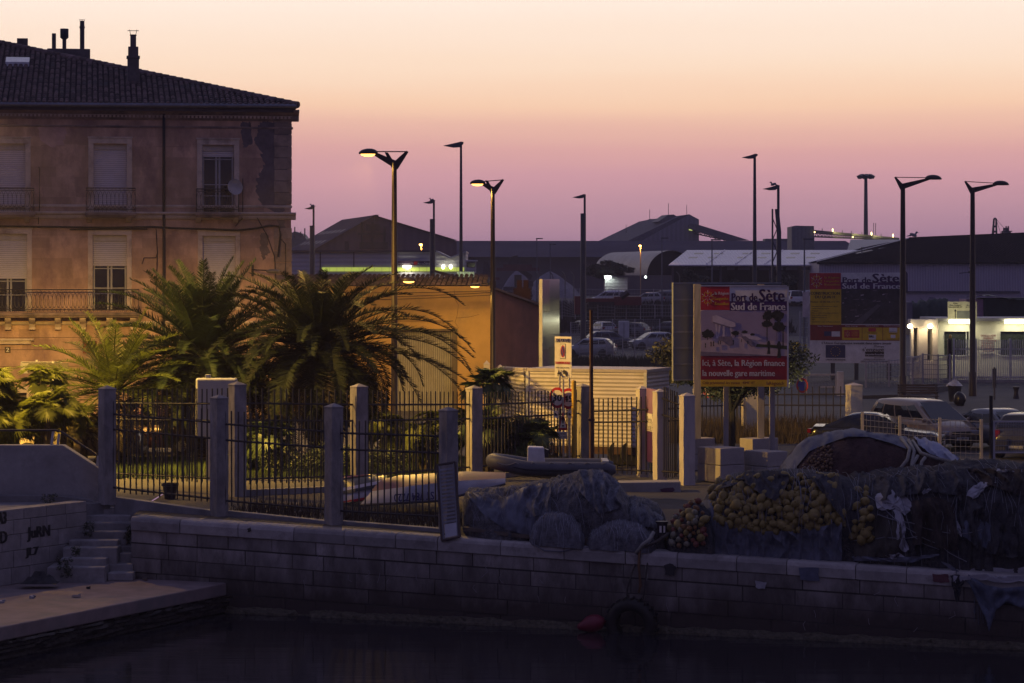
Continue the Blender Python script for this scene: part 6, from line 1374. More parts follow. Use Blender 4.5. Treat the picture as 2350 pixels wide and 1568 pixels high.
# ================= boats, nets and clutter on the quay =================
def Df(px, off=0.0): a = (px-1175)/F; return 62.1/(1+.3446*a)+off
def lerp_pts(pts, x):
    if x <= pts[0][0]: return pts[0][1]
    for (x0, y0), (x1, y1) in zip(pts, pts[1:]):
        if x <= x1: return y0+(y1-y0)*(x-x0)/(x1-x0)
    return pts[-1][1]
class Mound:
    def __init__(s, top, off, depth, amp=.12, seed=0, pw=.62, lump=1.6, bias=.5):
        s.top, s.off, s.dp, s.amp, s.sd, s.pw, s.lump, s.x0, s.x1 = top, off, depth, amp, seed, pw, lump, top[0][0], top[-1][0]
    def pt(s, px, t, out=0.0):
        f = (px-s.x0)/(s.x1-s.x0); edge = max(0.0, min(1, min(f, 1-f)*9)); edge = math.sqrt(max(0, 1-(1-edge)**2))
        d0 = Df(px, s.off)+(1-edge)*s.dp*.35; dp = s.dp*(.3+.7*edge); y = d0+dp*.5*(1-math.cos(PI*t)); yt = d0+dp*.5
        zb = zq(gx(px, d0))-.05; zt = gz(lerp_pts(s.top, px), yt); z = zb+(zt-zb)*max(0.0, math.sin(PI*t))**s.pw
        x = gx(px, yt); q = Vector((x*s.lump+s.sd, y*s.lump, z*s.lump)); wv = noise.noise(q*.7)*1.6; n = noise.noise(q)+.3*noise.noise(q*2.7)+1.3*(.3-abs(noise.noise(Vector((q.x*2.4+wv*1.3, q.y*1.2, q.z*.45+wv)))))+.75*(.25-abs(noise.noise(Vector((q.x*6+wv*2.5, q.y*2, q.z*.9)))))+.3*noise.noise(Vector((q.x*14, q.y*6, q.z*4))); n *= s.amp
        k = math.sin(PI*t); dirv = Vector((0, -math.cos(PI*t)*1.0, k*.5)); o = n+out
        return Vector((x, y, z))+Vector((0, -abs(math.cos(PI*t))*(1 if t < .5 else -1), .55*k))*o
    def at(s, px, py, out=0.0):
        def row(t): p = s.pt(px, t, out); return HZ-(p.z-6)/p.y*F
        q0 = row(0)
        if py >= q0: return s.pt(px, 0, out)
        for i in range(1, 31):
            q1 = row(i/60)
            if q1 <= py: return s.pt(px, (i-1+(q0-py)/max(1e-6, q0-q1))/60, out)
            q0 = q1
        return s.pt(px, .5, out)
    def mesh(s, nu=90, nt=26): b = MB(); b.grid(lambda u, v: s.pt(s.x0+(s.x1-s.x0)*u, v), nu, nt); return b
    def strands(s, step=17, r=.008, out=.03, slope=.35, tm=.55, skip=.35):
        b = MB(); n = int((s.x1-s.x0)/step)
        for sg in (-1, 1):
            for i in range(-6, n+6):
                if R.random() < skip: continue
                pts = []; k0 = R.randint(0, 8); k1 = R.randint(k0+3, 16)
                for k in range(k0, min(15, k1)):
                    t = tm*k/14; px = s.x0+i*step+sg*slope*step*9*(k/14)+step*1.6*noise.noise((i*.31, k*.23, sg*5+s.sd))
                    if s.x0+2 < px < s.x1-2: pts.append(s.pt(px, t, out))
                if len(pts) > 2: b.tube(pts, r, 3, R.random(), cap=False)
        return b
    def sheet(s, edge_hi, edge_lo, x0, x1, out=.06, fold=.05, nu=70, nv=14, freq=.12, seed=0, sag=.0):
        b = MB()
        def fn(u, v):
            px = x0+(x1-x0)*u; yh, yl = lerp_pts(edge_hi, px), lerp_pts(edge_lo, px); py = yl+(yh-yl)*v
            wp = px*freq*.5+2.2*noise.noise((px*.018, v*1.3, seed))+1.1*v*(1 if seed % 2 else -1); w = fold*(1.1-2.2*abs(math.sin(wp))**.7)+.6*fold*noise.noise((px*.09, v*1.7, seed+3))+.35*fold*noise.noise((px*.22, v*6, seed+5))
            return s.at(px, py, out+fold+w*(.4+.6*v if sag else 1))
        b.grid(fn, nu, nv); return b
netd = M('net_dark', (.048, .046, .052), rough=.95, var=.7, scale=4, bump=.06, bscale=22, pat=(13, (.11, .11, .13), .35), stain=(.028, .024, .024), stain_scale=.8, stain_lo=.5)
netg = M('net_grey', (.112, .106, .112), rough=.95, var=.6, scale=5, bump=.06, bscale=24, pat=(13, (.22, .23, .27), .4), stain=(.038, .036, .040), stain_scale=.9, stain_lo=.47)
netp = M('net_pale', (.15, .148, .165), rough=.95, var=.55, scale=5, bump=.05, bscale=26, pat=(16, (.10, .10, .12), .4), stain=(.08, .08, .095), stain_scale=2)
netr = M('net_brown', (.055, .028, .026), rough=.97, var=.4, scale=5, bump=.05, bscale=16)
strd = M('net_strand', (.2, .2, .235), rough=.9); tarp = M('blue_tarp', (.105, .11, .145), rough=.75, var=.3, scale=2.5, bump=.01, bscale=20, stain=(.10, .11, .15), stain_scale=1.4, stain_lo=.54)
rag = M('white_rag', (.36, .35, .38), rough=.85, var=.25, scale=6, bump=.01, stain=(.3, .3, .33), stain_scale=3)
ropem = M('rope_pale', (.26, .25, .22), rough=.9, var=.3, scale=20); roped = M('rope_dark', (.06, .05, .045), rough=.9)
def pile(name, label, mo, mat, parts=(), nu=90, nt=26):
    p = mo.pt((mo.x0+mo.x1)/2, 0); t = thing(name, label, 'net pile', (p.x, p.y, p.z)); mo.mesh(nu, nt).build('heap', mat, t, org=t.location, smooth=4); mo.t = t
    return t
N1 = Mound([(1062, 1150), (1075, 1122), (1110, 1124), (1150, 1122), (1200, 1114), (1250, 1105), (1285, 1094), (1330, 1080), (1375, 1083), (1410, 1100), (1440, 1138), (1480, 1150), (1515, 1165), (1530, 1200)], .35, 3.4, .17, 1, lump=1.2)
t = pile('net_pile', 'grey fishing net pile heaped at the quay edge under the rubber dinghy', N1, netg, nu=240, nt=60)
N1.strands(8, .006, .05, skip=.4, slope=.8).build('netting', strd, t, org=t.location)
veil = M('net_veil', (.15, .155, .185), rough=.95, var=.6, scale=7, bump=.04, bscale=40, stain=(.06, .06, .07), stain_scale=3, stain_lo=.48)
for k_, (hi_, lo_, xa, xb) in enumerate((([(1200, 1118), (1260, 1106), (1310, 1085), (1345, 1075)], [(1200, 1190), (1345, 1160)], 1205, 1262), ([(1320, 1078), (1380, 1078), (1420, 1110)], [(1320, 1120), (1370, 1180), (1420, 1165)], 1326, 1420), ([(1440, 1140), (1480, 1160), (1520, 1190)], [(1440, 1205), (1520, 1215)], 1440, 1518))):
    N1.sheet(hi_, lo_, xa, xb, .05, .10, 60, 26, .23, 50+k_).build('net_fold', veil, t, org=t.location, smooth=4)
N1.sheet([(1066, 1122), (1110, 1140), (1150, 1150), (1200, 1118), (1290, 1100), (1300, 1105)], [(1066, 1128), (1110, 1180), (1160, 1215), (1230, 1235), (1300, 1180)], 1068, 1250, .02, .05, 50, 14, .16, 5).build('blue_cloth', tarp, t, org=t.location, smooth=4)
for nm, cx, w, ytop, ybt, lab in (('net_bag', 1278, 128, 1172, 1247, 'pale bundle of netting lying left at the foot of the grey net pile'), ('net_bag', 1424, 160, 1192, 1254, 'pale bundle of netting lying right at the foot of the grey net pile')):
    mo = Mound([(cx-w/2, ybt-8), (cx-w*.42, ytop+26), (cx-w*.2, ytop+3), (cx, ytop), (cx+w*.25, ytop+8), (cx+w*.42, ytop+30), (cx+w/2, ybt-8)], -.1, 1.2, .08, cx, lump=3, pw=.55); p = mo.pt(cx, 0); tb = thing(nm, lab, 'net bundle', p); mo.mesh(50, 18).build('bundle', netp, tb, org=tb.location, smooth=4); mo.strands(5, .005, .03, skip=.2).build('netting', M('net_strand_pale', (.27, .275, .32), rough=.9), tb, org=tb.location)
N2 = Mound([(1598, 1220), (1612, 1160), (1640, 1110), (1690, 1088), (1760, 1078), (1850, 1077), (1930, 1090), (1975, 1110), (1995, 1150)], .45, 3.0, .08, 7, lump=1.4, pw=.58)
t = pile('net_pile', 'big heap of netting stuffed with yellow floats and wrapped in a blue tarp', N2, netd)
t2_ = t; N2.strands(9, .005, .16, skip=.3).build('netting', strd, t, org=t.location)
hi = [(1592, 1185), (1604, 1150), (1626, 1146), (1632, 1184), (1662, 1205), (1720, 1220), (1790, 1220), (1870, 1208), (1912, 1194)]
lo = [(1592, 1262), (1600, 1275), (1700, 1288), (1912, 1292)]
N2.sheet(hi, lo, 1597, 1911, .07, .15, 150, 26, .17, 9, sag=1).build('tarp', tarp, t, org=t.location, smooth=4)
N3 = Mound([(1905, 1200), (1925, 1125), (1960, 1095), (2010, 1082), (2080, 1074), (2140, 1066), (2200, 1063), (2280, 1065), (2400, 1066), (2520, 1075)], .3, 4.2, .20, 13, lump=1.1, pw=.55)
t3 = pile('net_pile', 'largest dark net pile with white rags caught in it at the right edge', N3, netd, nu=260, nt=60)
N3.strands(9, .006, .06, skip=.45, slope=.8).build('netting', M('net_strand_faint', (.19, .19, .22), rough=.9), t3, org=t3.location)
for k_, (hi_, lo_, xa, xb) in enumerate((([(1990, 1095), (2100, 1085), (2190, 1078)], [(1990, 1150), (2100, 1128), (2190, 1140)], 1992, 2185), ([(2060, 1150), (2120, 1140), (2165, 1160)], [(2060, 1250), (2165, 1265)], 2062, 2160), ([(2165, 1130), (2200, 1150), (2290, 1230)], [(2165, 1200), (2200, 1260), (2290, 1290)], 2168, 2290), ([(2200, 1075), (2300, 1075), (2390, 1080)], [(2200, 1100), (2300, 1135), (2390, 1150)], 2205, 2388), ([(2290, 1160), (2390, 1150)], [(2290, 1280), (2390, 1285)], 2292, 2390))):
    N3.sheet(hi_, lo_, xa, xb, .06, .13, 80, 30, .16, 70+k_).build('net_fold', M('net_fold_dark', (.062, .060, .070), rough=.95, var=.6, scale=6, bump=.04, bscale=36, stain=(.03, .027, .027), stain_scale=2.2) if k_ % 2 == 0 else M('net_fold_brown', (.052, .038, .036), rough=.95, var=.6, scale=6, bump=.04, bscale=36), t3, org=t3.location, smooth=4)
N4 = Mound([(1775, 1110), (1800, 1062), (1835, 1022), (1880, 1000), (1925, 988), (1960, 985), (2010, 996), (2080, 1006), (2130, 1012), (2170, 1032), (2205, 1060), (2225, 1085)], 2.6, 3.4, .10, 21, lump=1.0, pw=.5)
t4 = pile('net_pile', 'brown net mound on top, half covered by a blue-grey cloth', N4, netr)
N4.sheet([(1778, 1078), (1800, 1056), (1821, 1020), (1859, 996), (1897, 988), (1960, 982), (1998, 992), (2080, 1002)], [(1778, 1082), (1806, 1084), (1821, 1066), (1847, 1036), (1885, 1020), (1935, 1002), (1986, 1003), (2036, 1018), (2078, 1036)], 1780, 2078, .05, .04, 90, 10, .1, 14).build('cloth', tarp, t4, org=t4.location, smooth=4)
N4.sheet([(2094, 1000), (2120, 1003), (2160, 1022), (2200, 1058)], [(2094, 1020), (2120, 1042), (2160, 1058), (2200, 1064)], 2096, 2200, .05, .06, 40, 10, .2, 15).build('cloth', M('pale_cloth', (.27, .29, .37), rough=.8, var=.25, scale=3, bump=.01), t4, org=t4.location, smooth=4)
def curve_on(mo, pts, r, out=.08, n=6): return [mo.at(x, y, out) for x, y in pts]
rc = thing('rope_coil', 'thick pale rope hanging in loops over the brown net mound', 'rope', N4.at(2070, 1050))
for pts in ([(2060, 1005), (2072, 1030), (2062, 1055), (2046, 1075), (2040, 1082), (2048, 1090), (2064, 1086), (2076, 1062), (2088, 1046)], [(2075, 1010), (2082, 1035), (2072, 1062), (2068, 1088), (2078, 1094), (2088, 1080), (2094, 1060), (2104, 1050)], [(2085, 1012), (2095, 1040), (2130, 1052), (2175, 1062)]):
    b = MB(); b.tube(curve_on(N4, pts, .04, .16), .045, 6); b.build('strand', ropem, rc, org=rc.location, smooth=4)
def raggy(mo, pts, out, parent, name='rag', m=None):
    b = MB(); cx = sum(p[0] for p in pts)/len(pts); cy = sum(p[1] for p in pts)/len(pts); rg = random.Random(int(cx)); rings = []
    dens = []
    for i, (x, y) in enumerate(pts):
        x2, y2 = pts[(i+1) % len(pts)]
        for k in range(3): f = k/3; dens.append((x+(x2-x)*f+rg.uniform(-2.2, 2.2), y+(y2-y)*f+rg.uniform(-2.2, 2.2)))
    vs = []
    for f in (1, .66, .33): vs += [mo.at(cx+(x-cx)*f, cy+(y-cy)*f, out+rg.uniform(-.03, .06)) for x, y in dens]
    vs.append(mo.at(cx, cy, out+.05)); n = len(dens)
    fs = [(r_*n+i, r_*n+(i+1) % n, (r_+1)*n+(i+1) % n, (r_+1)*n+i) for r_ in range(2) for i in range(n)]+[(2*n+i, 2*n+(i+1) % n, 3*n) for i in range(n)]
    b.add(vs, fs); return b.build(name, m or rag, parent, org=parent.location)
def c7(*q): return [(1821.4+.2529*x, 881+.2529*y) for x, y in q]
for i, (pts, lab) in enumerate(((c7((640, 1030), (720, 955), (860, 970), (960, 1090), (940, 1160), (890, 1200), (800, 1130), (700, 1150), (655, 1140)), 'largest torn white rag in the middle of the dark net pile'),
            (c7((780, 1140), (850, 1160), (890, 1300), (880, 1420), (920, 1500), (870, 1540), (830, 1480), (800, 1380), (810, 1250)), 'long thin white rag hanging below the largest rag'),
            (c7((1440, 1010), (1520, 920), (1600, 890), (1720, 890), (1650, 930), (1580, 1000), (1500, 1050)), 'white rag high on the dark net pile, right of the largest rag'),
            (c7((1050, 985), (1090, 955), (1135, 955), (1125, 980), (1070, 1010)), 'tiny white scrap between the two upper rags'),
            (c7((1265, 1340), (1285, 1245), (1340, 1240), (1380, 1330), (1375, 1385), (1340, 1340), (1300, 1395)), 'forked white scrap low on the dark net pile'),
            (c7((1750, 780), (1800, 770), (1900, 775), (1960, 790), (1870, 800), (1790, 800)), 'flat white scrap lying on top of the dark net pile'),
            ([(2000, 1282), (2030, 1275), (2050, 1290), (2020, 1294)], 'small pale scrap at the foot of the dark net pile'))):
    p = N3.at(*pts[0]); tr_ = thing('rag', lab, 'rag', p); raggy(N3, pts, .09, tr_, 'cloth')
q = thing('net_flap', 'thin blue net flap draped down the dark net pile', 'net', N3.at(2180, 1200)); b = N3.sheet(c7((1380, 1150), (1480, 1160), (1700, 1330)), c7((1380, 1380), (1480, 1450), (1600, 1500), (1700, 1480)), 2172, 2248, .06, .03, 30, 10, .3, 30); b.build('cloth', M('blue_net', (.09, .10, .14), rough=.9, var=.3, pat=(16, (.16, .17, .22), .5)), q, org=q.location, smooth=4)
q = thing('brown_net', 'brown netting hanging between the floats and the white rags', 'net', N3.at(1985, 1240)); N3.sheet(c7((390, 1400), (650, 1190), (760, 1230), (900, 1260)), c7((390, 1600), (900, 1610)), 1935, 2040, .05, .05, 34, 10, .25, 33).build('cloth', M('net_olive', (.055, .048, .040), rough=.95, var=.4, pat=(14, (.10, .09, .08), .5)), q, org=q.location, smooth=4)
q = thing('blue_cloth', 'narrow blue cloth lying along the coping under the dark net pile', 'cloth', N3.at(2060, 1290)); N3.sheet([(1915, 1280), (2000, 1290), (2060, 1285), (2118, 1276)], [(1915, 1292), (2060, 1300), (2118, 1282)], 1915, 2118, .12, .05, 44, 6, .15, 37).build('fabric', tarp, q, org=q.location, smooth=4)
lines = thing('slack_lines', 'slack pale cords strung across the dark net pile', 'cord', N3.at(2000, 1200)); b = MB()
for pts in ([(1930, 1095), (1985, 1150), (2040, 1205), (2120, 1250), (2180, 1300)], [(1985, 1180), (2060, 1200), (2150, 1225), (2215, 1215)], [(1915, 1240), (2000, 1233), (2070, 1232)], [(2165, 1130), (2160, 1180), (2155, 1250)], [(2040, 1140), (2060, 1230), (2120, 1262)]): b.tube([N3.at(x0_+(x1_-x0_)*k/6, y0_+(y1_-y0_)*k/6+4*math.sin(PI*k/6), .12) for (x0_, y0_), (x1_, y1_) in zip(pts, pts[1:]) for k in range(7)], .009, 4)
b.build('cord', MATS['net_strand_faint'], lines, org=lines.location)
# floats ---------------------------------------------------------------
def fmesh(name, col, r, el, bob=True):
    m_ = M(name+'_paint', col, rough=.6, var=.45, scale=5, stain=(col[0]*.35+.01, col[1]*.35+.01, col[2]*.5+.02), stain_scale=5, stain_lo=.52); b = MB(); b.ell((0, 0, 0), (r, r, r*el), 14, 9)
    if bob: b.tube([(0, 0, r*el*.95), (0, 0, r*el*1.22)], r*.22, 6); b.tube([(0, 0, -r*el*.95), (0, 0, -r*el*1.22)], r*.22, 6)
    o = b.build(name, m_, smooth=1.2); COL.objects.unlink(o); return o
fl_y = [fmesh('yellow_float', c, r, e) for c, r, e in (((.24, .175, .045), .10, 1.28), ((.24, .19, .085), .108, 1.15), ((.33, .23, .03), .09, 1.35), ((.21, .18, .11), .125, 1.18), ((.12, .095, .045), .095, 1.2))]
fl_r = [fmesh('red_float', (.17, .04, .022), .075, 1.1), fmesh('orange_float', (.21, .10, .03), .075, 1.15), fmesh('pale_float', (.24, .22, .15), .08, 1.2), fl_y[0]]
fl_b = [fmesh('brown_float', (.15, .085, .045), .048, 1.0, False), fmesh('brown_float', (.11, .07, .05), .043, 1.0, False)]
def scatter(protos, mo, inside, bbox, n, sep, label, group, cat, seed, out=.05, fname=None):
    rg = random.Random(seed); got = []; tries = 0
    while len(got) < n and tries < n*60:
        tries += 1; px, py = rg.uniform(bbox[0], bbox[2]), rg.uniform(bbox[1], bbox[3])
        if not inside(px, py): continue
        if any((px-a)**2+(py-c)**2 < sep*sep for a, c in got): continue
        got.append((px, py)); o = rg.choice(protos).copy(); COL.objects.link(o); o.location = mo(px, py)+Vector((0, rg.uniform(-out, out*.3), 0)); o.rotation_euler = (rg.uniform(-1.2, 1.2), rg.uniform(-1.2, 1.2), rg.uniform(0, 6)); k = rg.uniform(.6, 1.12); o.scale = (k, k, k*rg.uniform(.9, 1.15)); tag(o, label, cat, group)
def hi2(px): return lerp_pts(hi, px)
scatter(fl_y, lambda x, y: N2.at(x, y, .07), lambda x, y: y < hi2(x)+4 and noise.noise((x*.022, y*.03, 7)) > -.28 and y > lerp_pts([(1625, 1130), (1650, 1102), (1700, 1090), (1915, 1092)], x), (1622, 1086, 1914, 1225), 125, 14.5, 'oval yellow float netted in the big float heap above the blue tarp', 'yellow floats in the big heap', 'float', 1, .09)
scatter(fl_y, lambda x, y: N2.at(x, y, .03), lambda x, y: y < hi2(x)+4, (1632, 1095, 1912, 1222), 120, 13.5, 'oval yellow float netted in the big float heap above the blue tarp', 'yellow floats in the big heap', 'float', 2, .03)
scatter(fl_y, lambda x, y: N3.at(x, y, .10), lambda x, y: True, (1918, 1120, 1974, 1240), 26, 13, 'yellow float hanging in the strip right of the blue tarp', 'yellow floats right of the tarp', 'float', 3)
NL = Mound([(1528, 1252), (1540, 1205), (1570, 1165), (1600, 1150), (1625, 1170), (1640, 1240)], .1, 1.3, .04, 3, lump=2, pw=.6)
tb = thing('net_heap', 'small tangle of netting under the red and yellow floats left of the tarp', 'net pile', NL.pt(1580, 0)); NL.mesh(30, 14).build('heap', netd, tb, org=tb.location, smooth=4)
scatter(fl_r, lambda x, y: NL.at(x, y, .07), lambda x, y: x > lerp_pts([(1140, 1585), (1170, 1545), (1200, 1532), (1260, 1532)], y), (1530, 1150, 1612, 1252), 60, 10.5, 'red, orange or yellow float spilling from the small tangle left of the tarp', 'mixed floats left of the tarp', 'float', 4)
scatter(fl_b, lambda x, y: N4.at(x, y, .05), lambda x, y: x < lerp_pts([(1028, 1895), (1080, 1890)], y) and x > lerp_pts([(1028, 1868), (1060, 1838), (1084, 1815)], y), (1812, 1026, 1900, 1084), 100, 6.2, 'small round brown float in the cluster left of the brown net mound', 'small brown floats', 'float', 5)
def hn2(mo, x0, x1, hi_, lo_, out, seed, nm, m, par): return mo.sheet(hi_, lo_, x0, x1, out, .07, 70, 16, .2, seed).build(nm, m, par, org=par.location, smooth=4)
hn2(N2, 1700, 1800, [(1700, 1082), (1800, 1080)], [(1700, 1108), (1730, 1132), (1765, 1150), (1800, 1106)], .2, 91, 'net_fold', MATS['net_fold_dark'], t2_); hn2(N2, 1850, 1918, [(1850, 1084), (1918, 1094)], [(1850, 1100), (1885, 1150), (1918, 1200)], .2, 93, 'net_fold', MATS['net_fold_dark'], t2_); hn2(N2, 1640, 1700, [(1640, 1112), (1700, 1092)], [(1640, 1122), (1700, 1108)], .2, 95, 'net_fold', MATS['net_fold_dark'], t2_)
# bucket, beams, planks, rope over the edge
t = thing('bucket', 'dark bucket with a pale mark beside the mixed floats', 'bucket', W(1519, 1232, Df(1519, .35))); b = MB(); b.lathe([(.10, 0), (.13, .33), (.15, .33), (.15, .37), (.12, .37)], (0, 0, 0), 16); b.build('pail', kb, t, smooth=.8); b = MB(); b.obox((-.04, -.118, .19), (.05, .012, .16), -.2); b.obox((.05, -.118, .19), (.04, .012, .16), .3); b.build('white_mark', wlit, t)
t = thing('concrete_beam', 'pale concrete barrier block with a purple paint smear behind the nets', 'concrete block', W(1490, 1146, 72)); b = MB(); d = 72; b.prism([W(1420, 1108, d), W(1562, 1106, d), W(1563, 1146, d), W(1424, 1146, d)], (0, .8, 0)); bo = b.build('beam', conc, t, org=t.location, bevel=.02); b = MB(); b.prism([W(x, y, d-.01) for x, y in ((1514, 1123), (1528, 1120), (1545, 1119), (1549, 1125), (1541, 1132), (1530, 1133), (1518, 1129))], (0, .006, 0)); b.build('paint_smear', M('purple_smear', (.09, .03, .07), rough=.8), bo, org=t.location)
for x0, y0, x1, y1, lab in ((1062, 1218, 1240, 1240, 'long weathered plank on the quay in front of the grey net pile'), (1335, 1246, 1440, 1254, 'short weathered plank right of the long one'), (1562, 1268, 1600, 1270, 'stubby timber block left of the blue tarp')):
    t = thing('plank', lab, 'plank', W(x0, y0, Df(x0, .3))); a = W(x0, y0, Df(x0, .25)); c = W(x1, y1, Df(x1, .2)); b = MB(); b.prism([a, c, c+Vector((0, 0, .09)), a+Vector((0, 0, .09))], (0.03, .16, 0)); b.build('board', M('old_plank', (.11, .085, .07), rough=.9, var=.4, scale=5), t, org=t.location)
t = thing('hanging_ropes', 'worn mooring ropes hanging down the quay wall to the tyre fender', 'rope', W(1465, 1268, Df(1465, -.05)))
def hang(pts, off=-.11): return [W(x, y, Df(x, off if i else .1)) for i, (x, y) in enumerate(pts)]
for pts, r, m_ in (([(1478, 1240), (1468, 1258), (1466, 1300), (1470, 1345), (1466, 1360)], .035, M('rope_orange', (.16, .085, .045), rough=.9)), ([(1466, 1268), (1452, 1310), (1440, 1350), (1436, 1395)], .022, roped), ([(1490, 1262), (1484, 1310), (1480, 1350), (1472, 1395)], .022, roped), ([(1474, 1270), (1486, 1320), (1476, 1370), (1480, 1400), (1486, 1412)], .012, ropem), ([(1436, 1392), (1450, 1396), (1475, 1392)], .015, ropem), ([(1500, 1222), (1490, 1240), (1475, 1250), (1460, 1270)], .05, ropem), ([(1535, 1225), (1505, 1245), (1480, 1255)], .04, roped)):
    b = MB(); b.tube(hang(pts), r, 6); b.build('strand', m_, t, org=t.location, smooth=4)
t = thing('slack_cable', 'thin slack cable trailing over the coping in front of the net bundles', 'cable', W(1290, 1240, Df(1290, 0))); b = MB(); b.tube([W(1233, 1110, Df(1233, 1.4)), W(1225, 1170, Df(1225, .5)), W(1216, 1230, Df(1216, .2)), W(1222, 1248, Df(1222, -.10)), W(1250, 1264, Df(1250, -.10)), W(1290, 1266, Df(1290, -.10)), W(1330, 1258, Df(1330, -.05)), W(1400, 1250, Df(1400, .1))], .016, 5); b.build('cord', M('cable_grey', (.14, .14, .17), rough=.7), t, org=t.location)
# tyre fender and buoy
t = thing('tyre_fender', 'big half-sunk tractor tyre hanging as a fender on the quay wall', 'tyre', W(1450, 1432, Df(1450, -.45))); b = MB(); tyr = M('wet_tyre', (.014, .012, .011), rough=.6, var=.4, scale=6); mt = Matrix.Rotation(qa, 4, 'Z') @ Matrix.Rotation(math.radians(96), 4, 'X')
prof = [(.34, -.13), (.36, -.17), (.5, -.19), (.60, -.13), (.62, 0), (.60, .13), (.5, .19), (.36, .17), (.34, .13)]; n = 36; vs = [mt @ Vector((r*math.cos(2*PI*j/n), r*math.sin(2*PI*j/n), z)) for r, z in prof for j in range(n)]; k = len(prof)
b.add(vs, [(i*n+j, i*n+(j+1) % n, ((i+1) % k)*n+(j+1) % n, ((i+1) % k)*n+j) for i in range(k) for j in range(n)]); ty = b.build('tyre', tyr, t, smooth=1)
b = MB()
for j in range(22):
    an = 2*PI*j/22
    for sg in (-1, 1): c = [mt @ Vector((r*math.cos(an+a_), r*math.sin(an+a_), z*sg)) for r, a_, z in ((.60, .0, .0), (.60, .07, .0), (.6, .13, .14), (.6, .06, .14), (.66, .01, .0), (.66, .06, .0), (.65, .12, .14), (.65, .07, .14))]; b.add(c, [(0, 1, 2, 3), (4, 5, 6, 7), (0, 1, 5, 4), (1, 2, 6, 5), (2, 3, 7, 6), (3, 0, 4, 7)])
b.build('tread', tyr, ty)['kind'] = 'stuff'
t = thing('mooring_buoy', 'crimson teardrop buoy floating beside the tyre fender', 'buoy', W(1358, 1432, Df(1358, -.55))); mt = Matrix.Rotation(-.25, 3, 'Y') @ Matrix.Rotation(PI/2, 3, 'Y')
b = MB(); b.lathe([(.01, -.36), (.07, -.33), (.12, -.22), (.2, -.08), (.215, .04), (.18, .2), (.1, .29), (.03, .36), (.03, .40)], (0, 0, 0), 18, m=mt); b.build('buoy_body', M('crimson_float', (.16, .010, .028), rough=.45, var=.3, scale=4), t, smooth=1.2)
# rags over the edge at the far right
class Wall_:
    def at(s, x, y, out=0): return W(x, y, Df(x, -.07-out))
t = thing('torn_sheet', 'torn white printed sheet lying over the coping at the right edge', 'sheet', W(2280, 1325, Df(2280, 0)))
def top_at(x, y, out=0): return W(x, y, Df(x, .0 if y > 1322 else .5)-out*.5)
class Top_:
    def at(s, x, y, out=0): return W(x, y, Df(x, -.12 if y > 1326 else .45)-out*.3)+Vector((0, 0, out))
raggy(Top_(), [(2186, 1318), (2215, 1316), (2240, 1306), (2300, 1310), (2360, 1308), (2400, 1316), (2400, 1340), (2340, 1344), (2280, 1342), (2235, 1330), (2205, 1334), (2190, 1342)], .04, t, 'fabric')
t = thing('hanging_net', 'frayed blue net hanging down the quay wall at the right edge', 'net', W(2300, 1370, Df(2300, -.1)))
def hn(u, v):
    px = 2222+190*u; yt = lerp_pts([(2222, 1318), (2260, 1342), (2300, 1350), (2420, 1340)], px); yb = lerp_pts([(2222, 1335), (2245, 1385), (2262, 1420), (2270, 1452), (2285, 1400), (2310, 1382), (2350, 1398), (2420, 1390)], px); y = yt+(yb-yt)*v; return W(px, y, Df(px, -.14-.05*math.sin(px*.16+v*4)-.04*math.sin(v*9)))
b = MB(); b.grid(hn, 60, 12); b.build('fabric', M('blue_frayed', (.10, .115, .165), rough=.9, var=.4, scale=5, bump=.03), t, org=t.location, smooth=4)
b = MB()
for i in range(26): px = 2236+R.uniform(0, 50); y0 = R.uniform(1370, 1395); b.tube([W(px, y0, Df(px, -.14)), W(px+R.uniform(-4, 4), y0+R.uniform(15, 62), Df(px, -.13))], .006, 3)
b.build('frayed_thread', MATS['blue_frayed'], t, org=t.location)['kind'] = 'stuff'
t = thing('dark_rag', 'small black rag hanging from the coping left of the blue net', 'rag', W(2196, 1350, Df(2196, -.1))); raggy(Wall_(), [(2182, 1322), (2200, 1318), (2212, 1334), (2206, 1352), (2200, 1378), (2194, 1384), (2190, 1362), (2184, 1344)], .05, t, 'cloth', M('dark_cloth', (.025, .025, .032), rough=.9))
t = thing('twisted_cloth', 'thin twisted blue cloth stretched from the nets over the coping', 'cloth', W(2190, 1310, Df(2190, 0))); b = MB(); b.prism([W(2160, 1290, Df(2160, .2)), W(2180, 1296, Df(2180, .1)), W(2236, 1340, Df(2236, -.16)), W(2226, 1342, Df(2226, -.16))], (0, .05, .01)); b.build('cloth', tarp, t, org=t.location)
# leaning grille
t = thing('metal_grille', 'rusty framed metal grille leaning over the quay edge against a fence post', 'grille', W(1030, 1236, Df(1030, -.05)))
TL, TR, BR, BL = W(1003, 1068, 63.15), W(1045, 1061, 63.15), W(1055, 1232, Df(1055, -.08)), W(1014, 1241, Df(1014, -.08))
gm = M('grille_rust', (.07, .05, .045), rough=.8, var=.4, scale=6); b = MB()
for a, c in ((TL, TR), (TR, BR), (BR, BL), (BL, TL)): b.tube([a, c], .035, 6)
b.build('frame', gm, t, org=t.location); b = MB()
for i in range(15):
    f = .06+.046*i*1.08; a = TL.lerp(BL, f).lerp(TR.lerp(BR, f), .14); c = TL.lerp(BL, f+.005).lerp(TR.lerp(BR, f+.005), .88); dn = (BL-TL).normalized(); b.prism([a, c, c+dn*.045, a+dn*.045], (.0, .03, 0))
for f in (.1, .9): a = TL.lerp(TR, f); c = BL.lerp(BR, f); b.tube([a, c], .025, 4)
b.build('slats', M('slat_grey', (.21, .21, .24), rough=.6, var=.3), t, org=t.location)['kind'] = 'stuff'
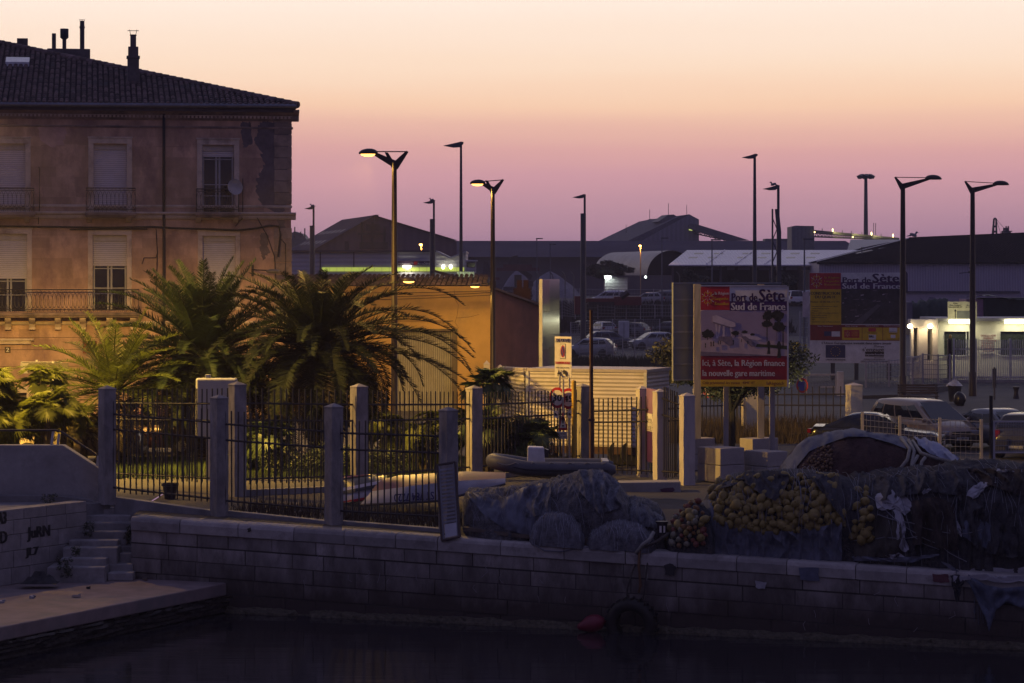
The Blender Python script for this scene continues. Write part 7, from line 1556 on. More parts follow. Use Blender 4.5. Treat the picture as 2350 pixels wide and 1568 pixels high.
b = MB(); f0, f1 = .80, .97; b.prism([TL.lerp(BL, f0).lerp(TR.lerp(BR, f0), .2), TL.lerp(BL, f0).lerp(TR.lerp(BR, f0), .86), TL.lerp(BL, f1).lerp(TR.lerp(BR, f1), .86), TL.lerp(BL, f1).lerp(TR.lerp(BR, f1), .2)], (0, -.03, 0)); b.build('white_plate', M('plate_pale', (.42, .42, .46), rough=.6), t, org=t.location)
# upturned boats
def upturned(label, rail, mid, keel, d0, beam, side_m, bot_m, stripe=None):
    t = thing('upturned_boat', label, 'boat', W(rail[0][0], rail[0][1], d0)); n = 40; x0, x1 = rail[0][0], rail[-1][0]
    def P(f, g): # g 0 rail..1 mid..2 keel..3 far mid
        px = x0+(x1-x0)*f
        pr, pm, pk = [(lambda q: (q[0][0]+(q[-1][0]-q[0][0])*f))(q) for q in (rail, mid, keel)]
        yr, ym, yk = lerp_pts(rail, pr), lerp_pts(mid, pm), lerp_pts(keel, pk); w_ = min(1, .12+3.2*f)**.6
        R_, M_, K_ = W(pr, yr, d0+(1-w_)*beam*.9), W(pm, ym, d0+(1-w_)*beam*.9+.18*w_), W(pk, yk, d0+beam)
        if g <= 1: return R_.lerp(M_, g)+Vector((0, -.05*math.sin(PI*g), 0))
        if g <= 2: q = M_.lerp(K_, g-1); q.z += .05*math.sin(PI*(g-1)); return q
        far = Vector((K_.x, 2*K_.y-M_.y, M_.z)); return K_.lerp(far, g-2)
    b = MB(); b.grid(lambda u, v: P(u, v), n, 5); s_ = b.build('hull_side', side_m, t, org=t.location, smooth=.9)
    b = MB(); b.grid(lambda u, v: P(u, 1+v*2), n, 10); b.build('hull_bottom', bot_m, t, org=t.location, smooth=.9)
    b = MB(); b.tube([P(i/n, 0)+Vector((0, -.02, .01)) for i in range(n+1)], .035, 6); b.build('rubbing_strake', stripe or M('strake_dark', (.05, .045, .06), rough=.6), t, org=t.location)
    return t, P
bw_ = M('boat_white', (.34, .33, .37), rough=.5, var=.2, scale=1.5, stain=(.24, .23, .26), stain_scale=1); br2 = M('boat_crimson', (.10, .010, .035), rough=.5, var=.35, scale=2)
t, P = upturned('upturned white boat with a crimson bottom and an upside-down registration behind the front fence', [(825, 1160), (1005, 1151), (1160, 1112)], [(852, 1128), (945, 1115), (1050, 1104), (1160, 1098)], [(880, 1100), (915, 1091), (1065, 1082), (1160, 1084)], 67.2, 1.1, bw_, br2)
b = MB(); write(b, 'ST 784 7220', 0, 0, .20, 1.05, flip=True, bold=.006); p = P(.23, .18); ang = math.atan2((P(.5, .3)-P(.23, .3)).y, (P(.5, .3)-P(.23, .3)).x)
mt = Matrix.Translation(p+Vector((0, -.09, -.02))) @ Matrix.Rotation(ang, 4, 'Z') @ Matrix.Rotation(-.07, 4, 'Y'); b.v = [tuple(mt @ Vector(v)) for v in b.v]; b.build('registration', inkb, t, org=t.location)
t, P = upturned('small upturned white boat with black and red stripes left of the crimson one', [(786, 1157), (880, 1140)], [(786, 1120), (888, 1100)], [(786, 1096), (840, 1090), (888, 1092)], 68.6, .8, M('boat_white2', (.50, .48, .53), rough=.4, var=.15), M('boat_black', (.03, .03, .036), rough=.4))
b = MB(); b.grid(lambda u, v: P(u, .62+.2*v)+Vector((0, -.06, 0)), 20, 2); b.build('stripe', M('stripe_black', (.02, .02, .026), rough=.4), t, org=t.location); b = MB(); b.grid(lambda u, v: P(u, .02+.16*v)+Vector((0, -.06, 0)), 20, 2); b.build('stripe', sred, t, org=t.location)
b = MB(); b.grid(lambda u, v: P(u, 2.0-.3*v)+Vector((0, -.02, .02)), 20, 2); b.build('stripe', br2, t, org=t.location)
# inflatable dinghy
t = thing('dinghy', 'grey inflatable dinghy with a white console resting above the nets', 'boat', W(1264, 1082, 69.5)); s = F/69.5; hyp = M('hypalon', (.085, .085, .098), rough=.6, var=.25, scale=3)
L2, wd_ = 146/s, .72; path = []
for i in range(31):
    f = i/30; an = PI*(f)
    if f < .36: q = f/.36; x, y, z = L2*(1-q*1.35), -wd_, -.02+.02*q
    elif f > .64: q = (1-f)/.36; x, y, z = L2*(1-q*1.35), wd_, -.02+.02*q
    else: a_ = (f-.36)/.28*PI; x, y, z = -L2*.35-L2*.56*math.sin(a_), -wd_*math.cos(a_), .17*math.sin(a_)
    path.append((x, y, z+.12))
rr_ = [.11]+[.2]*29+[.11]; b = MB(); b.tube(path, rr_, 14); b.build('tube', hyp, t, smooth=1)
b = MB(); b.grid(lambda u, v: (L2*.95-(L2*1.78)*u, (-wd_+.08+(2*wd_-.16)*v)*(1-max(0, u-.6)**2*4.5), .05-.3*(1-abs(2*v-1))*(1-.7*u**3)+.12*u**4), 20, 10); b.build('hull', M('gelcoat', (.28, .28, .31), rough=.4), t, smooth=4)
b = MB(); b.tube([(x*1.0, y*1.27-.0, z-.02) for x, y, z in path[1:-1]], .03, 5); b.build('rubbing_strake', M('strake_black', (.025, .025, .03), rough=.7), t)
b = MB()
for i in range(7):
    x0 = L2*(.85-.28*i*1.0)
    if x0 < -L2*.7: break
    b.tube([(x0-.36*L2*.8*k/6*1.0, -wd_-.12, .30-.07*math.sin(PI*k/6)) for k in range(7)], .012, 4)
b.build('grab_line', ropem, t)
cx = (1228-1264)/s; b = MB(); b.prism([(cx-.22, -.2, .1), (cx+.28, -.2, .1), (cx+.24, -.2, .66), (cx-.2, -.2, .68)], (0, .5, 0)); co_ = b.build('console', M('console_white', (.58, .57, .6), rough=.4), t, bevel=.04)
b = MB(); b.obox((cx+.3, .05, .5), (.14, .4, .2), 0, ry=.3); b.build('instrument_panel', kb, co_); b = MB(); b.tube([(cx+.44+.06*math.cos(a_), .05+.17*math.cos(a_), .62+.17*math.sin(a_)) for a_ in [2*PI*i/14 for i in range(15)]], .016, 5); b.tube([(cx+.3, .05, .52), (cx+.44, .05, .62)], .02, 5); b.build('steering_wheel', kb, co_)
b = MB(); b.box(L2*.80, L2*.9, -wd_+.1, wd_-.1, -.05, .32); b.build('transom', MATS['gelcoat'], t)
# bin, litter on the landing, plants in the joints
t = thing('flower_pot', 'black plastic tub standing behind the front fence on the left', 'tub', W(390, 1146, 70.2)); b = MB(); b.lathe([(.15, 0), (.20, .36), (.24, .37), (.24, .44), (.2, .44), (.2, .38)], (0, 0, 0), 16); b.build('pot', kb, t, smooth=.8)
for px, py, sz, lab, mm in ((74, 1373, .16, 'white crushed carton lying on the landing near its front', rag), (298, 1371, .18, 'pale crumpled paper on the landing, middle', M('card', (.4, .33, .28), rough=.9)), (512, 1327, .16, 'white carton on the landing beside the quay wall', rag), (566, 1333, .12, 'brown scrap on the landing near the quay wall', M('card_b', (.15, .11, .08), rough=.9)), (2, 1384, .18, 'white paper at the left edge of the landing', rag), (345, 1352, .09, 'small dark scrap near the middle of the landing', kb)):
    px = px*.5875/1.0 if px > 200 else px
    d = (6-ZL)*F/(py-HZ); t = thing('litter', lab, 'litter', W(px, py, d)); b = MB(); b.obox((0, 0, .03), (sz, sz*.6, .05), R.random()*3, rx=.2); b.obox((sz*.3, .02, .05), (sz*.5, sz*.4, .02), R.random()*3, ry=.5); b.build('scrap', mm, t)
t = thing('debris_heap', 'dark heap of rags and leaves at the foot of the graffiti wall', 'debris', W(92, 1338, 63.5)); b = MB(); b.grid(lambda u, v: ((u-.5)*.9, (v-.5)*.6, .22*math.sin(PI*u)*math.sin(PI*v)*(1+noise.noise((u*6, v*6, 2)))), 18, 12); b.build('heap', M('debris_dark', (.04, .038, .042), rough=.9, var=.6, scale=6, bump=.04), t, smooth=4)
for px, py, d, n, rad, lab in ((150, 1298, 64.6, 26, .24, 'leafy weed in the corner of the steps and the graffiti wall'), (205, 1212, 66.3, 16, .16, 'small weed at the upper end of the graffiti wall'), (297, 1222, 66.2, 16, .14, 'dark tuft where the steps meet the quay wall'), (115, 1158, 66.5, 20, .25, 'dry tuft on the ledge above the graffiti wall'), (176, 1264, 65.0, 12, .12, 'little weed in a joint beside the steps')):
    rg = random.Random(px); p = W(px, py, d); t = thing('weed', lab, 'plant', p); b = MB()
    for i in range(n): leaves(b, (rg.uniform(-rad, rad)*.7, rg.uniform(-rad, rad)*.4-.1, rg.uniform(-rad, rad)), (.07, .07, .07), 16, .035, rg)
    b.build('leaves', M('weed_leaf', (.03, .042, .018), rough=.7, tint=.5, var=.4), t)
t = thing('stone_rubble', 'pale stones and rags lying behind the front fence', 'rubble', W(640, 1185, 67.5)); b = MB(); rg = random.Random(3)
for i in range(16): b.ell((rg.uniform(-1.5, 1.6), rg.uniform(-.4, .5), .06), (rg.uniform(.08, .2), rg.uniform(.08, .15), rg.uniform(.06, .13)), 8, 6, m=Matrix.Rotation(rg.random()*3, 3, 'Z'))
o = b.build('stones', M('rubble', (.24, .22, .22), rough=.9, var=.4), t); o['kind'] = 'stuff'
# ================= vehicles, guardhouse, street furniture =================
tyrem = M('car_tyre', (.016, .016, .017), rough=.85); rimm = M('alloy', (.35, .35, .37), rough=.35, metal=.8); cglass = M('car_glass', (.012, .013, .016), rough=.07, spec=.45, var=.1)
plast = M('black_plastic', (.018, .018, .02), rough=.6); hlm = M('headlight_glass', (.25, .25, .28), rough=.25, spec=.5); tlm = M('tail_red', (.28, .01, .015), rough=.2, spec=.7); platem = M('plate_white', (.5, .5, .48), rough=.5)
def paint(n, c, r=.28): return M('paint_'+n, c, rough=r, var=.06, scale=2, spec=.5, coat=.35)
SHAPES = {  # belt line points (x, z) nose to tail, greenhouse: (x base front, x roof front, x roof rear, x base rear), heights as fractions
 'van': dict(L=4.4, W=1.82, H=1.72, belt=[(2.2, .58), (2.14, .72), (1.95, .84), (1.5, 1.0), (1.2, 1.06), (.0, 1.07), (-1.5, 1.08), (-2.1, 1.05), (-2.2, .9)], gh=(1.62, .42, -1.75, -2.12), wins=((1.2, .56), (.5, -.42), (-.5, -1.22), (-1.3, -1.85))),
 'sedan': dict(L=4.5, W=1.78, H=1.43, belt=[(2.25, .55), (2.18, .68), (1.9, .78), (.95, .90), (.0, .93), (-1.4, .98), (-2.1, .98), (-2.25, .8)], gh=(1.0, .15, -.85, -1.75), wins=((.72, -.12), (-.2, -.98), (-1.05, -1.45))),
 'hatch': dict(L=4.0, W=1.75, H=1.5, belt=[(2.0, .58), (1.94, .72), (1.7, .82), (1.0, .95), (.0, .98), (-1.2, 1.03), (-1.9, 1.02), (-2.0, .85)], gh=(1.08, .3, -1.35, -1.85), wins=((.82, -.0), (-.08, -.85), (-.93, -1.5)))}
def car(label, px, ybase, d, kind, col, ang, cat='car', name='parked_car', plate=None, zb=0.0, small=False, group=None, off=(0, 0), roofcol=None):
    s = SHAPES[kind]; L_, W_, H_ = s['L'], s['W'], s['H']; t = thing(name, label, cat, (gx(px, d)+off[0], d+off[1], zb), math.radians(ang), group)
    bl = s['belt']; N = 24; rings = []; hw = W_/2
    for i in range(N+1):
        x = -L_/2+L_*i/N; zt = lerp_pts(sorted(bl), x); e = abs(x)/(L_/2); wf = 1-.16*max(0, (e-.72)/.28)**2-.012*e; zl = .24+.10*max(0, (e-.8)/.2)
        if e > .995: zt -= .04; wf *= .97
        rings.append([Vector((x, y*hw*wf, z)) for y, z in ((-.86, zl), (-.96, zl+.08), (-1.0, zl+.22), (-1.0, zt-.26), (-.975, zt-.08), (-.90, zt-.01), (-.45, zt+.03), (0, zt+.04), (.45, zt+.03), (.90, zt-.01), (.975, zt-.08), (1.0, zt-.26), (1.0, zl+.22), (.96, zl+.08), (.86, zl))])
    k = 15; b = MB(); b.add([v for r_ in rings for v in r_], [(i*k+j, (i+1)*k+j, (i+1)*k+j+1, i*k+j+1) for i in range(N) for j in range(k-1)]+[tuple(range(k)), tuple(N*k+j for j in range(k-1, -1, -1))]+[(i*k, i*k+k-1, (i+1)*k+k-1, (i+1)*k) for i in range(N)])
    body = b.build('body', col, t, smooth=.7, fix=True)
    xf0, xf1, xr1, xr0 = s['gh']; zb0 = lambda x: lerp_pts(sorted(bl), x)-.01; wB, wR = hw*.93, hw*.74
    n2 = 14; rings = []
    for i in range(n2+1):
        f = i/n2; xb = xr0+(xf0-xr0)*f; xt = xr1+(xf1-xr1)*f; zr = H_-.035*(2*f-1)**2-.02*(1 if i in (0, n2) else 0)
        rr_ = []
        for q in range(9):
            g = q/4 if q <= 4 else (8-q)/4; sg = -1 if q <= 4 else 1; g2 = min(1, g); y = (wB+(wR-wB)*g2) if q not in (4,) else 0
            if q == 3: y, gz_ = wR*.98, 1.0
            gg = {0: 0, 1: .45, 2: .88, 3: 1.0, 4: 1.025}[min(q, 8-q)]; yy = {0: wB, 1: wB+(wR-wB)*.42, 2: wR*1.02, 3: wR*.86, 4: 0}[min(q, 8-q)]
            x = xb+(xt-xb)*min(1, gg); rr_.append(Vector((x, sg*yy, zb0(xb)+(zr-zb0(xb))*gg)))
        rings.append(rr_)
    b = MB(); b.add([v for r_ in rings for v in r_], [(i*9+j, (i+1)*9+j, (i+1)*9+j+1, i*9+j+1) for i in range(n2) for j in range(8)]+[tuple(range(9)), tuple(n2*9+j for j in range(8, -1, -1))]); b.build('cabin', roofcol or col, t, smooth=.7, fix=True)
    def P(xb_f, g, side, out=.008):   # point on greenhouse side
        f = (xb_f-xr0)/(xf0-xr0); xt = xr1+(xf1-xr1)*f; xb = xb_f; zr = H_; gg = g; y = wB+(wR-wB)*(.42/.45*g if g < .45 else .42+(g-.45)/.43*.62); return Vector((xb+(xt-xb)*gg, side*(y+out), zb0(xb)+(zr-zb0(xb))*gg))
    for side in (-1, 1):
        b = MB()
        for xa, xc in s['wins']:
            # window spans given at belt; convert to parameter positions
            b.add([P(xa, .08, side), P(xc, .08, side), P(xc, .45, side, .012), P(xa, .45, side, .012), P(xc, .82, side), P(xa, .82, side)], [(0, 1, 2, 3), (3, 2, 4, 5)])
        b.build('side_window', cglass, t)
    def ends(xb, xt, dx, nm):
        b = MB(); z0, z1 = zb0(xb)+.05, H_-.07; f0, f1 = .06, .88; y0, y1 = wB*.9, wR*.86
        q = [(xb+(xt-xb)*f0+dx, -y0, z0), (xb+(xt-xb)*f0+dx, y0, z0), (xb+(xt-xb)*f1+dx, y1, z1), (xb+(xt-xb)*f1+dx, -y1, z1)]; b.add(q, [(0, 1, 2, 3)]); b.build(nm, cglass, t)
    ends(xf0, xf1, .03, 'windscreen'); ends(xr0, xr1, -.03, 'rear_window')
    wr_ = .31
    for x in (L_*.305, -L_*.30):
        for sd in (-1, 1):
            mt = Matrix.Rotation(PI/2, 3, 'X'); b = MB(); b.lathe([(wr_*.62, -.09), (wr_*.92, -.1), (wr_, -.06), (wr_, .06), (wr_*.92, .1), (wr_*.62, .09)], (x, sd*(hw-.10), wr_), 18, m=mt); w_ = b.build('wheel', tyrem, t, smooth=.8)
            if not small: b = MB(); b.lathe([(.02, 0), (wr_*.6, .01), (wr_*.62, -.03)], (x, sd*(hw-.10)+sd*.09, wr_), 14, m=mt); b.build('rim', rimm, w_)
            a = MB(); a.lathe([(wr_*1.14, -.02), (wr_*1.14, .02)], (x, sd*(hw-.012), wr_+.02), 18, m=mt); a.build('wheel_arch', plast, t)
    zf = bl[1][1]
    for sd in (-1, 1):
        b = MB(); b.obox((L_/2-.10, sd*hw*.68, zf-.08), (.16, hw*.42, .14), sd*-.25); b.build('headlight', hlm, t, bevel=.03)
        b = MB(); b.obox((-L_/2+.06, sd*hw*.78, bl[-2][1]-.16), (.14, hw*.26, .26 if kind != 'sedan' else .15), sd*.2); b.build('tail_light', tlm, t, bevel=.02)
        if not small: b = MB(); b.obox((xf0-.25, sd*(hw+.08), zb0(xf0)+.10), (.12, .2, .13)); b.build('mirror', col, t, bevel=.04)
    for sx in (1, -1):
        b = MB(); b.box(min(sx*(L_/2-.1), sx*(L_/2+.035)), max(sx*(L_/2-.1), sx*(L_/2+.035)), -hw*.86, hw*.86, .27, .50); b.build('bumper', plast, t, bevel=.05)
        b = MB(); b.box(min(sx*(L_/2+.03), sx*(L_/2+.05)), max(sx*(L_/2+.03), sx*(L_/2+.05)), -.26, .26, .38, .48); p = b.build('number_plate', platem, t)
    b = MB(); b.box(L_/2-.03, L_/2+.015, -hw*.45, hw*.45, zf-.14, zf-.04); b.build('radiator_grille', plast, t)
    return t
for o in []: pass
silver = paint('silver', (.32, .33, .36)); white = paint('white', (.58, .57, .60)); dark = paint('dark', (.035, .037, .045)); gold = paint('champagne', (.28, .20, .135)); black = paint('black', (.012, .012, .014), .18); redp = paint('red', (.05, .006, .009), .5); greyp = paint('grey', (.14, .145, .16)); bluep = paint('blue', (.05, .06, .09))
v = car('champagne minivan parked facing the quay, its left side lit orange', 2117, 1027, 91, 'van', gold, -61, 'minivan', 'minivan')
b = MB(); write(b, 'EQ 882 MP', 0, 0, .07, .4, align='C'); b.v = [(2.256, x, z+.395) for x, y, z in b.v]; b.build('lettering', kb, [c for c in v.children if c.name.startswith('number_plate')][0])
car('glossy black saloon between the minivan and the net heap', 2012, 1040, 87.5, 'sedan', black, -14)
car('dark saloon with a pale sheen parked right of the minivan', 2300, 1040, 90, 'sedan', paint('graphite', (.10, .105, .12)), -58)
car('dark car with red tail lights cut by the right edge', 2372, 1062, 86.5, 'hatch', dark, 62)
car('champagne car behind the bright fan palms, left of the first fence post', 172, 1047, 84, 'sedan', paint('beige', (.30, .24, .15)), 178)
car('red car seen through the front fence behind the palms', 350, 1034, 88, 'hatch', redp, 175)
# white truck body beside the fence
t = thing('box_truck_body', 'long white ribbed truck body parked behind the iron fence', 'truck', (gx(1320, 84), 84, 0)); o_ = t.location
A0, A1, B1 = W(1207, 852, 83), W(1482, 860, 81.5), None; zb = .62
a, c = Vector((A0.x, A0.y, 0)), Vector((A1.x, A1.y, 0)); dv = (c-a).normalized(); nv = Vector((-dv.y, dv.x, 0)); ln = (c-a).length; zt = A0.z; boxw = M('truck_white', (.54, .49, .51), rough=.5, var=.12, scale=.8, wave=('Z', 2.5, .16, .02), stain=(.44, .40, .36), stain_scale=.7)
b = MB(); b.prism([a+Vector((0, 0, zb)), c+Vector((0, 0, zb)), c+Vector((0, 0, zt)), a+Vector((0, 0, zt))], nv*2.4); b.build('box', boxw, t, org=o_, fix=True)
b = MB(); l0 = W(1146, 849, 85.4); q = Vector((l0.x, l0.y, 0)); b.prism([q+Vector((0, 0, zb)), a-dv*.06+Vector((0, 0, zb)), a-dv*.06+Vector((0, 0, zt)), q+Vector((0, 0, l0.z))], (.1, .3, 0)); b.build('front_wall', M('truck_front', (.42, .38, .33), rough=.6, var=.15, wave=('Z', 2.5, .16, .02)), t, org=o_)
b = MB(); b.prism([a-dv*.0-nv*.03+Vector((0, 0, zt)), c+dv*.05-nv*.03+Vector((0, 0, zt)), c+dv*.05-nv*.03+Vector((0, 0, zt+.1)), a-nv*.03+Vector((0, 0, zt+.1))], nv*2.5); b.prism([q+Vector((0, -.05, l0.z)), a+Vector((0, -.05, zt)), a+Vector((0, -.05, zt+.1)), q+Vector((0, -.05, l0.z+.1))], (.1, .4, 0)); b.build('roof_edge', M('roof_edge_metal', (.36, .32, .33), rough=.5), t, org=o_)
for f in (0.0, .985): b = MB(); p = a+dv*ln*f; b.prism([p-nv*.03+Vector((0, 0, zb)), p-nv*.03+dv*.1+Vector((0, 0, zb)), p-nv*.03+dv*.1+Vector((0, 0, zt)), p-nv*.03+Vector((0, 0, zt))], nv*.05); b.build('corner_post', MATS['white_metal'], t, org=o_)
b = MB(); b.prism([a+Vector((0, 0, .38)), c+Vector((0, 0, .38)), c+Vector((0, 0, zb)), a+Vector((0, 0, zb))], nv*2.2); b.build('chassis', M('chassis_dark', (.05, .022, .016), rough=.8), t, org=o_)
for f in (.12, .2, .78, .88): p = a+dv*ln*f+nv*.2; b = MB(); b.lathe([(.2, -.12), (.4, -.13), (.44, 0), (.4, .13), (.2, .12)], (p.x, p.y, .44), 18, m=Matrix.Rotation(PI/2, 3, 'X')); b.build('wheel', tyrem, t, org=o_)
for px, d, w_, top in ((1117, 100, 14, 827), (1148, 99, 16, 836), (1170, 98, 16, 842)):
    o = thing('white_pillar', 'white pointed pillar behind the truck body by the ochre workshop corner', 'pillar', (gx(px, d), d, 0), 0, 'white pointed pillars behind the truck body'); zt_ = gz(top, d); h = w_/F*d/2; b = MB(); b.box(-h, h, -h, h, 0, zt_-.15); k = len(b.v); b.add([(-h*1.1, -h*1.1, zt_-.15), (h*1.1, -h*1.1, zt_-.15), (h*1.1, h*1.1, zt_-.15), (-h*1.1, h*1.1, zt_-.15), (0, 0, zt_)], [(0, 1, 4), (1, 2, 4), (2, 3, 4), (3, 0, 4)]); b.build('shaft', MATS['post_painted'], o)
# flatbed trailer in the car park
t = thing('flatbed_trailer', 'dark red flatbed trailer behind the car park fence', 'trailer', (gx(1395, 262), 262, 0)); d = 262
b = MB(); bx(b, 1319, 1472, 685, 693, d, 2.4); bx(b, 1319, 1335, 680, 722, d-.1, 2.5); bx(b, 1410, 1472, 681, 701, d-.1, 2.4); b.build('bed', M('trailer_red', (.12, .012, .02), rough=.6), t, org=t.location)
b = MB(); bx(b, 1350, 1410, 693, 700, d+.1, 2); b.tube([W(1425, 683, d), W(1442, 671, d)], .3, 5); b.build('frame', kb, t, org=t.location)
for px in (1345, 1440, 1455): b = MB(); b.lathe([(.3, -.15), (.5, -.15), (.5, .15), (.3, .15)], (gx(px, d), d+.2, .5), 14, m=Matrix.Rotation(PI/2, 3, 'X')); b.build('wheel', tyrem, t, org=t.location)
# rows of parked cars
G = 'cars parked in the port car park'
for lab, px, y, kind, col, ang in (
    ('silver car in the front row, behind the lowest mesh fence on the left', 1352, 821, 'hatch', silver, 168), ('dark hatchback in the second row, right of the silver front car', 1398, 800, 'hatch', bluep, 12), ('pale silver hatchback in the second row beside the bush', 1497, 803, 'hatch', silver, 196),
    ('white high car seen from behind in the third row', 1382, 771, 'hatch', white, 112), ('dark car seen from behind left of the white high one', 1336, 768, 'hatch', dark, 112), ('white car cut by the slanted totem sign', 1308, 764, 'hatch', white, 112),
    ('dark saloon side-on in the third row right of the white one', 1447, 774, 'hatch', greyp, 150), ('dark red-tailed car right end of the third row', 1503, 759, 'hatch', dark, 100), ('small silver car behind the dark third-row saloon', 1476, 752, 'hatch', silver, 110),
    ('white car roof in the back row, left', 1338, 748, 'hatch', white, 100), ('white car roof in the back row, middle', 1370, 747, 'hatch', white, 100), ('pale car roof in the back row, right', 1402, 749, 'hatch', silver, 100), ('dark car at the right end by the bush', 1535, 770, 'hatch', dark, 140)):
    car(lab, px, y, 35250/(y-640), kind, col, ang, small=True)
for lab, px, col, kind, ang in (('white van in the upper yard behind the flatbed trailer', 1398, white, 'van', 175), ('silver estate car in the upper yard', 1487, silver, 'hatch', 170), ('dark silver car in the upper yard left of the front billboards', 1523, greyp, 'van', 170), ('white van in the upper yard left of the far board', 1852, white, 'van', 170), ('white lorry cab beyond the bush tree', 1818, white, 'van', 100)): car(lab, px, 0, 293, kind, col, ang, small=True, zb=2.95)
t = thing('white_cabinet', 'tall white electrical cabinet among the parked cars', 'cabinet', (gx(1432, 222), 222, 0)); b = MB(); bx(b, 1420, 1444, 737, 790, 222, .8); b.build('box', MATS['white_metal'], t, org=t.location, bevel=.03); b = MB(); bx(b, 1431.5, 1432.3, 740, 788, 221.95, .1); b.build('door_gap', kb, t, org=t.location)
# guardhouse
d = 155; t = thing('guardhouse', 'white guardhouse with glowing tube lamps behind the sliding bar gate', 'guardhouse', (gx(2240, d), d, 0)); o_ = t.location
gwm = M('guard_wall', (.58, .55, .48), rough=.7, var=.12, scale=.7, bump=.004, stain=(.48, .45, .38), stain_scale=.6)
holes_ = [(2167, 2224, 761, 816), (2296, 2364, 761, 816), (2364, 2430, 761, 816)]
b = MB(); cur = 2150
for x0, x1, y0, y1 in holes_: bx(b, cur, x0, 737, 869, d, .3); bx(b, x0, x1, 737, y0, d, .3); bx(b, x0, x1, y1, 869, d, .3); cur = x1
bx(b, 2430, 2560, 737, 869, d, .3); bx(b, 2150, 2560, 737, 869, d+5, .2); b.build('front_wall', gwm, t, org=o_)
b = MB(); bx(b, 2147, 2570, 730, 737.5, d-.5, 6); b.build('roof_slab', M('roof_slab', (.42, .40, .38), rough=.7), t, org=o_, bevel=.03)
b = MB()
for x0, x1, y0, y1 in holes_: bx(b, x0, x1, y0, y1, d+.22, .03)
b.build('window', M('guard_glass', (.02, .025, .022), rough=.08, spec=.7), t, org=o_)['kind'] = 'stuff'
b = MB()
for x0, x1, y0, y1 in holes_: bx(b, x0-1.2, x0, y0, y1, d-.03, .2); bx(b, x1, x1+1.2, y0, y1, d-.03, .2); bx(b, x0-2, x1+2, y1, y1+2, d-.08, .2); bx(b, (x0+x1)/2-.7+22, (x0+x1)/2+.7+22, y0, y1, d+.1, .1)
b.build('window_frame', MATS['white_metal'], t, org=o_)['kind'] = 'stuff'
for x0, x1 in ((2178, 2229), (2306, 2362)):
    lamp_bar('tube_lamp', x0, x1, 738.5, d-.62, .20, t, o_, M('tube_yellow', (1, 1, .8), emit=(1, .96, .62), es=9)); p = W((x0+x1)/2, 741.5, d-.75)
    l = bpy.data.lights.new('tube_light', 'AREA'); l.shape = 'RECTANGLE'; l.size = 1.3; l.size_y = .12; l.energy = 32; l.color = (1, .93, .55); lo = bpy.data.objects.new('tube_light', l); COL.objects.link(lo); lo.location = p
    lo.rotation_euler = (Vector((0, .45, -1))).to_track_quat('-Z', 'Y').to_euler()
# porch at the left end
b = MB()
for x0, x1 in ((2091, 2097), (2107, 2129), (2140, 2153)): bx(b, x0, x1, 752, 869, d-1.2, .5)
bx(b, 2090, 2153, 733, 753, d-1.2, 1.2); bx(b, 2091, 2153, 828, 869, d-1.15, .3); b.build('porch', M('porch_wall', (.60, .54, .47), rough=.7, var=.1), t, org=o_, bevel=.03)
b = MB(); bx(b, 2096, 2141, 752, 869, d-.1, .1); b.build('porch_door', M('porch_dark', (.25, .22, .2), rough=.6), t, org=o_)
b = MB(); b.tube([W(2130.5, 760, d-.4), W(2130.5, 866, d-.4)], .1, 6); b.build('downpipe', kb, t, org=o_)
for px in (2088.5, 2135):
    b = MB(); b.ell(W(px, 749, d-1.5), (.16, .14, .14), 10, 7); b.build('porch_lamp', M('porch_lamp', (1, .9, .7), emit=(1, .82, .5), es=14), t, org=o_); spot('porch_light', W(px+1, 752, d-1.75), 45, (1, .75, .42), 160, tgt=W(px+2, 800, d-1.1))
sgn = thing('access_sign', 'lit yellowish direction sign for passengers and cargo on the guardhouse roof', 'sign', (gx(2175, 153), 153, 0)); k = 67/F*153; b = MB(); zt, zb = gz(692.5, 153), gz(731.5, 153); b.box(0, k, 0, .06, zb, zt); p = b.build('panel', M('sign_cream', (.62, .58, .40), rough=.5), sgn); B = Board(sgn, 1402, 1668, 420, 568, k, zb, zt)
B.text([('Accès', 1450, 440, 12, 40), ('Zone Passagers', 1420, 457, 12, 102), ('Embarquement D3', 1409, 473, 12, 122), ('Accès Port', 1573, 457, 12, 80), ('de Commerce', 1565, 473, 12, 92)], kb, p)
for cx in (1471, 1606): B.poly([(cx-4, 566), (cx-4, 505), (cx-11, 505), (cx, 484), (cx+11, 505), (cx+4, 505), (cx+4, 566)], 'arrow', kb, p)
B.rect(1484, 500, 1608, 566, 'grey_patch', M('patch_grey', (.2, .21, .2), rough=.5), p)
spot('access_light', W(2205, 738, 151.5), 60, (1, .93, .5), 150, tgt=W(2208, 712, 153))
ns = thing('wall_notice', 'white security notice on the guardhouse wall between the windows', 'notice', (gx(2248, 154.9), 154.9, 0)); k = 40/F*154.9; zt, zb = gz(766, 154.9), gz(812, 154.9); b = MB(); b.box(0, k, 0, .03, zb, zt); p = b.build('panel', wlit, ns); B = Board(ns, 1690, 1845, 710, 885, k, zb, zt)
B.text([(q, 1768, 735+i*22, 15, w_, 'C') for i, (q, w_) in enumerate((('DANS LE CADRE', 134), ('VIGIPIRATE', 92), ('TOUTE PERSONNE', 140), ('ETRANGERE', 110), ('AU PORT DOIT', 120), ('SE PRESENTER', 120), ('AU GARDIEN', 110)))], MATS['ink_red'], p)
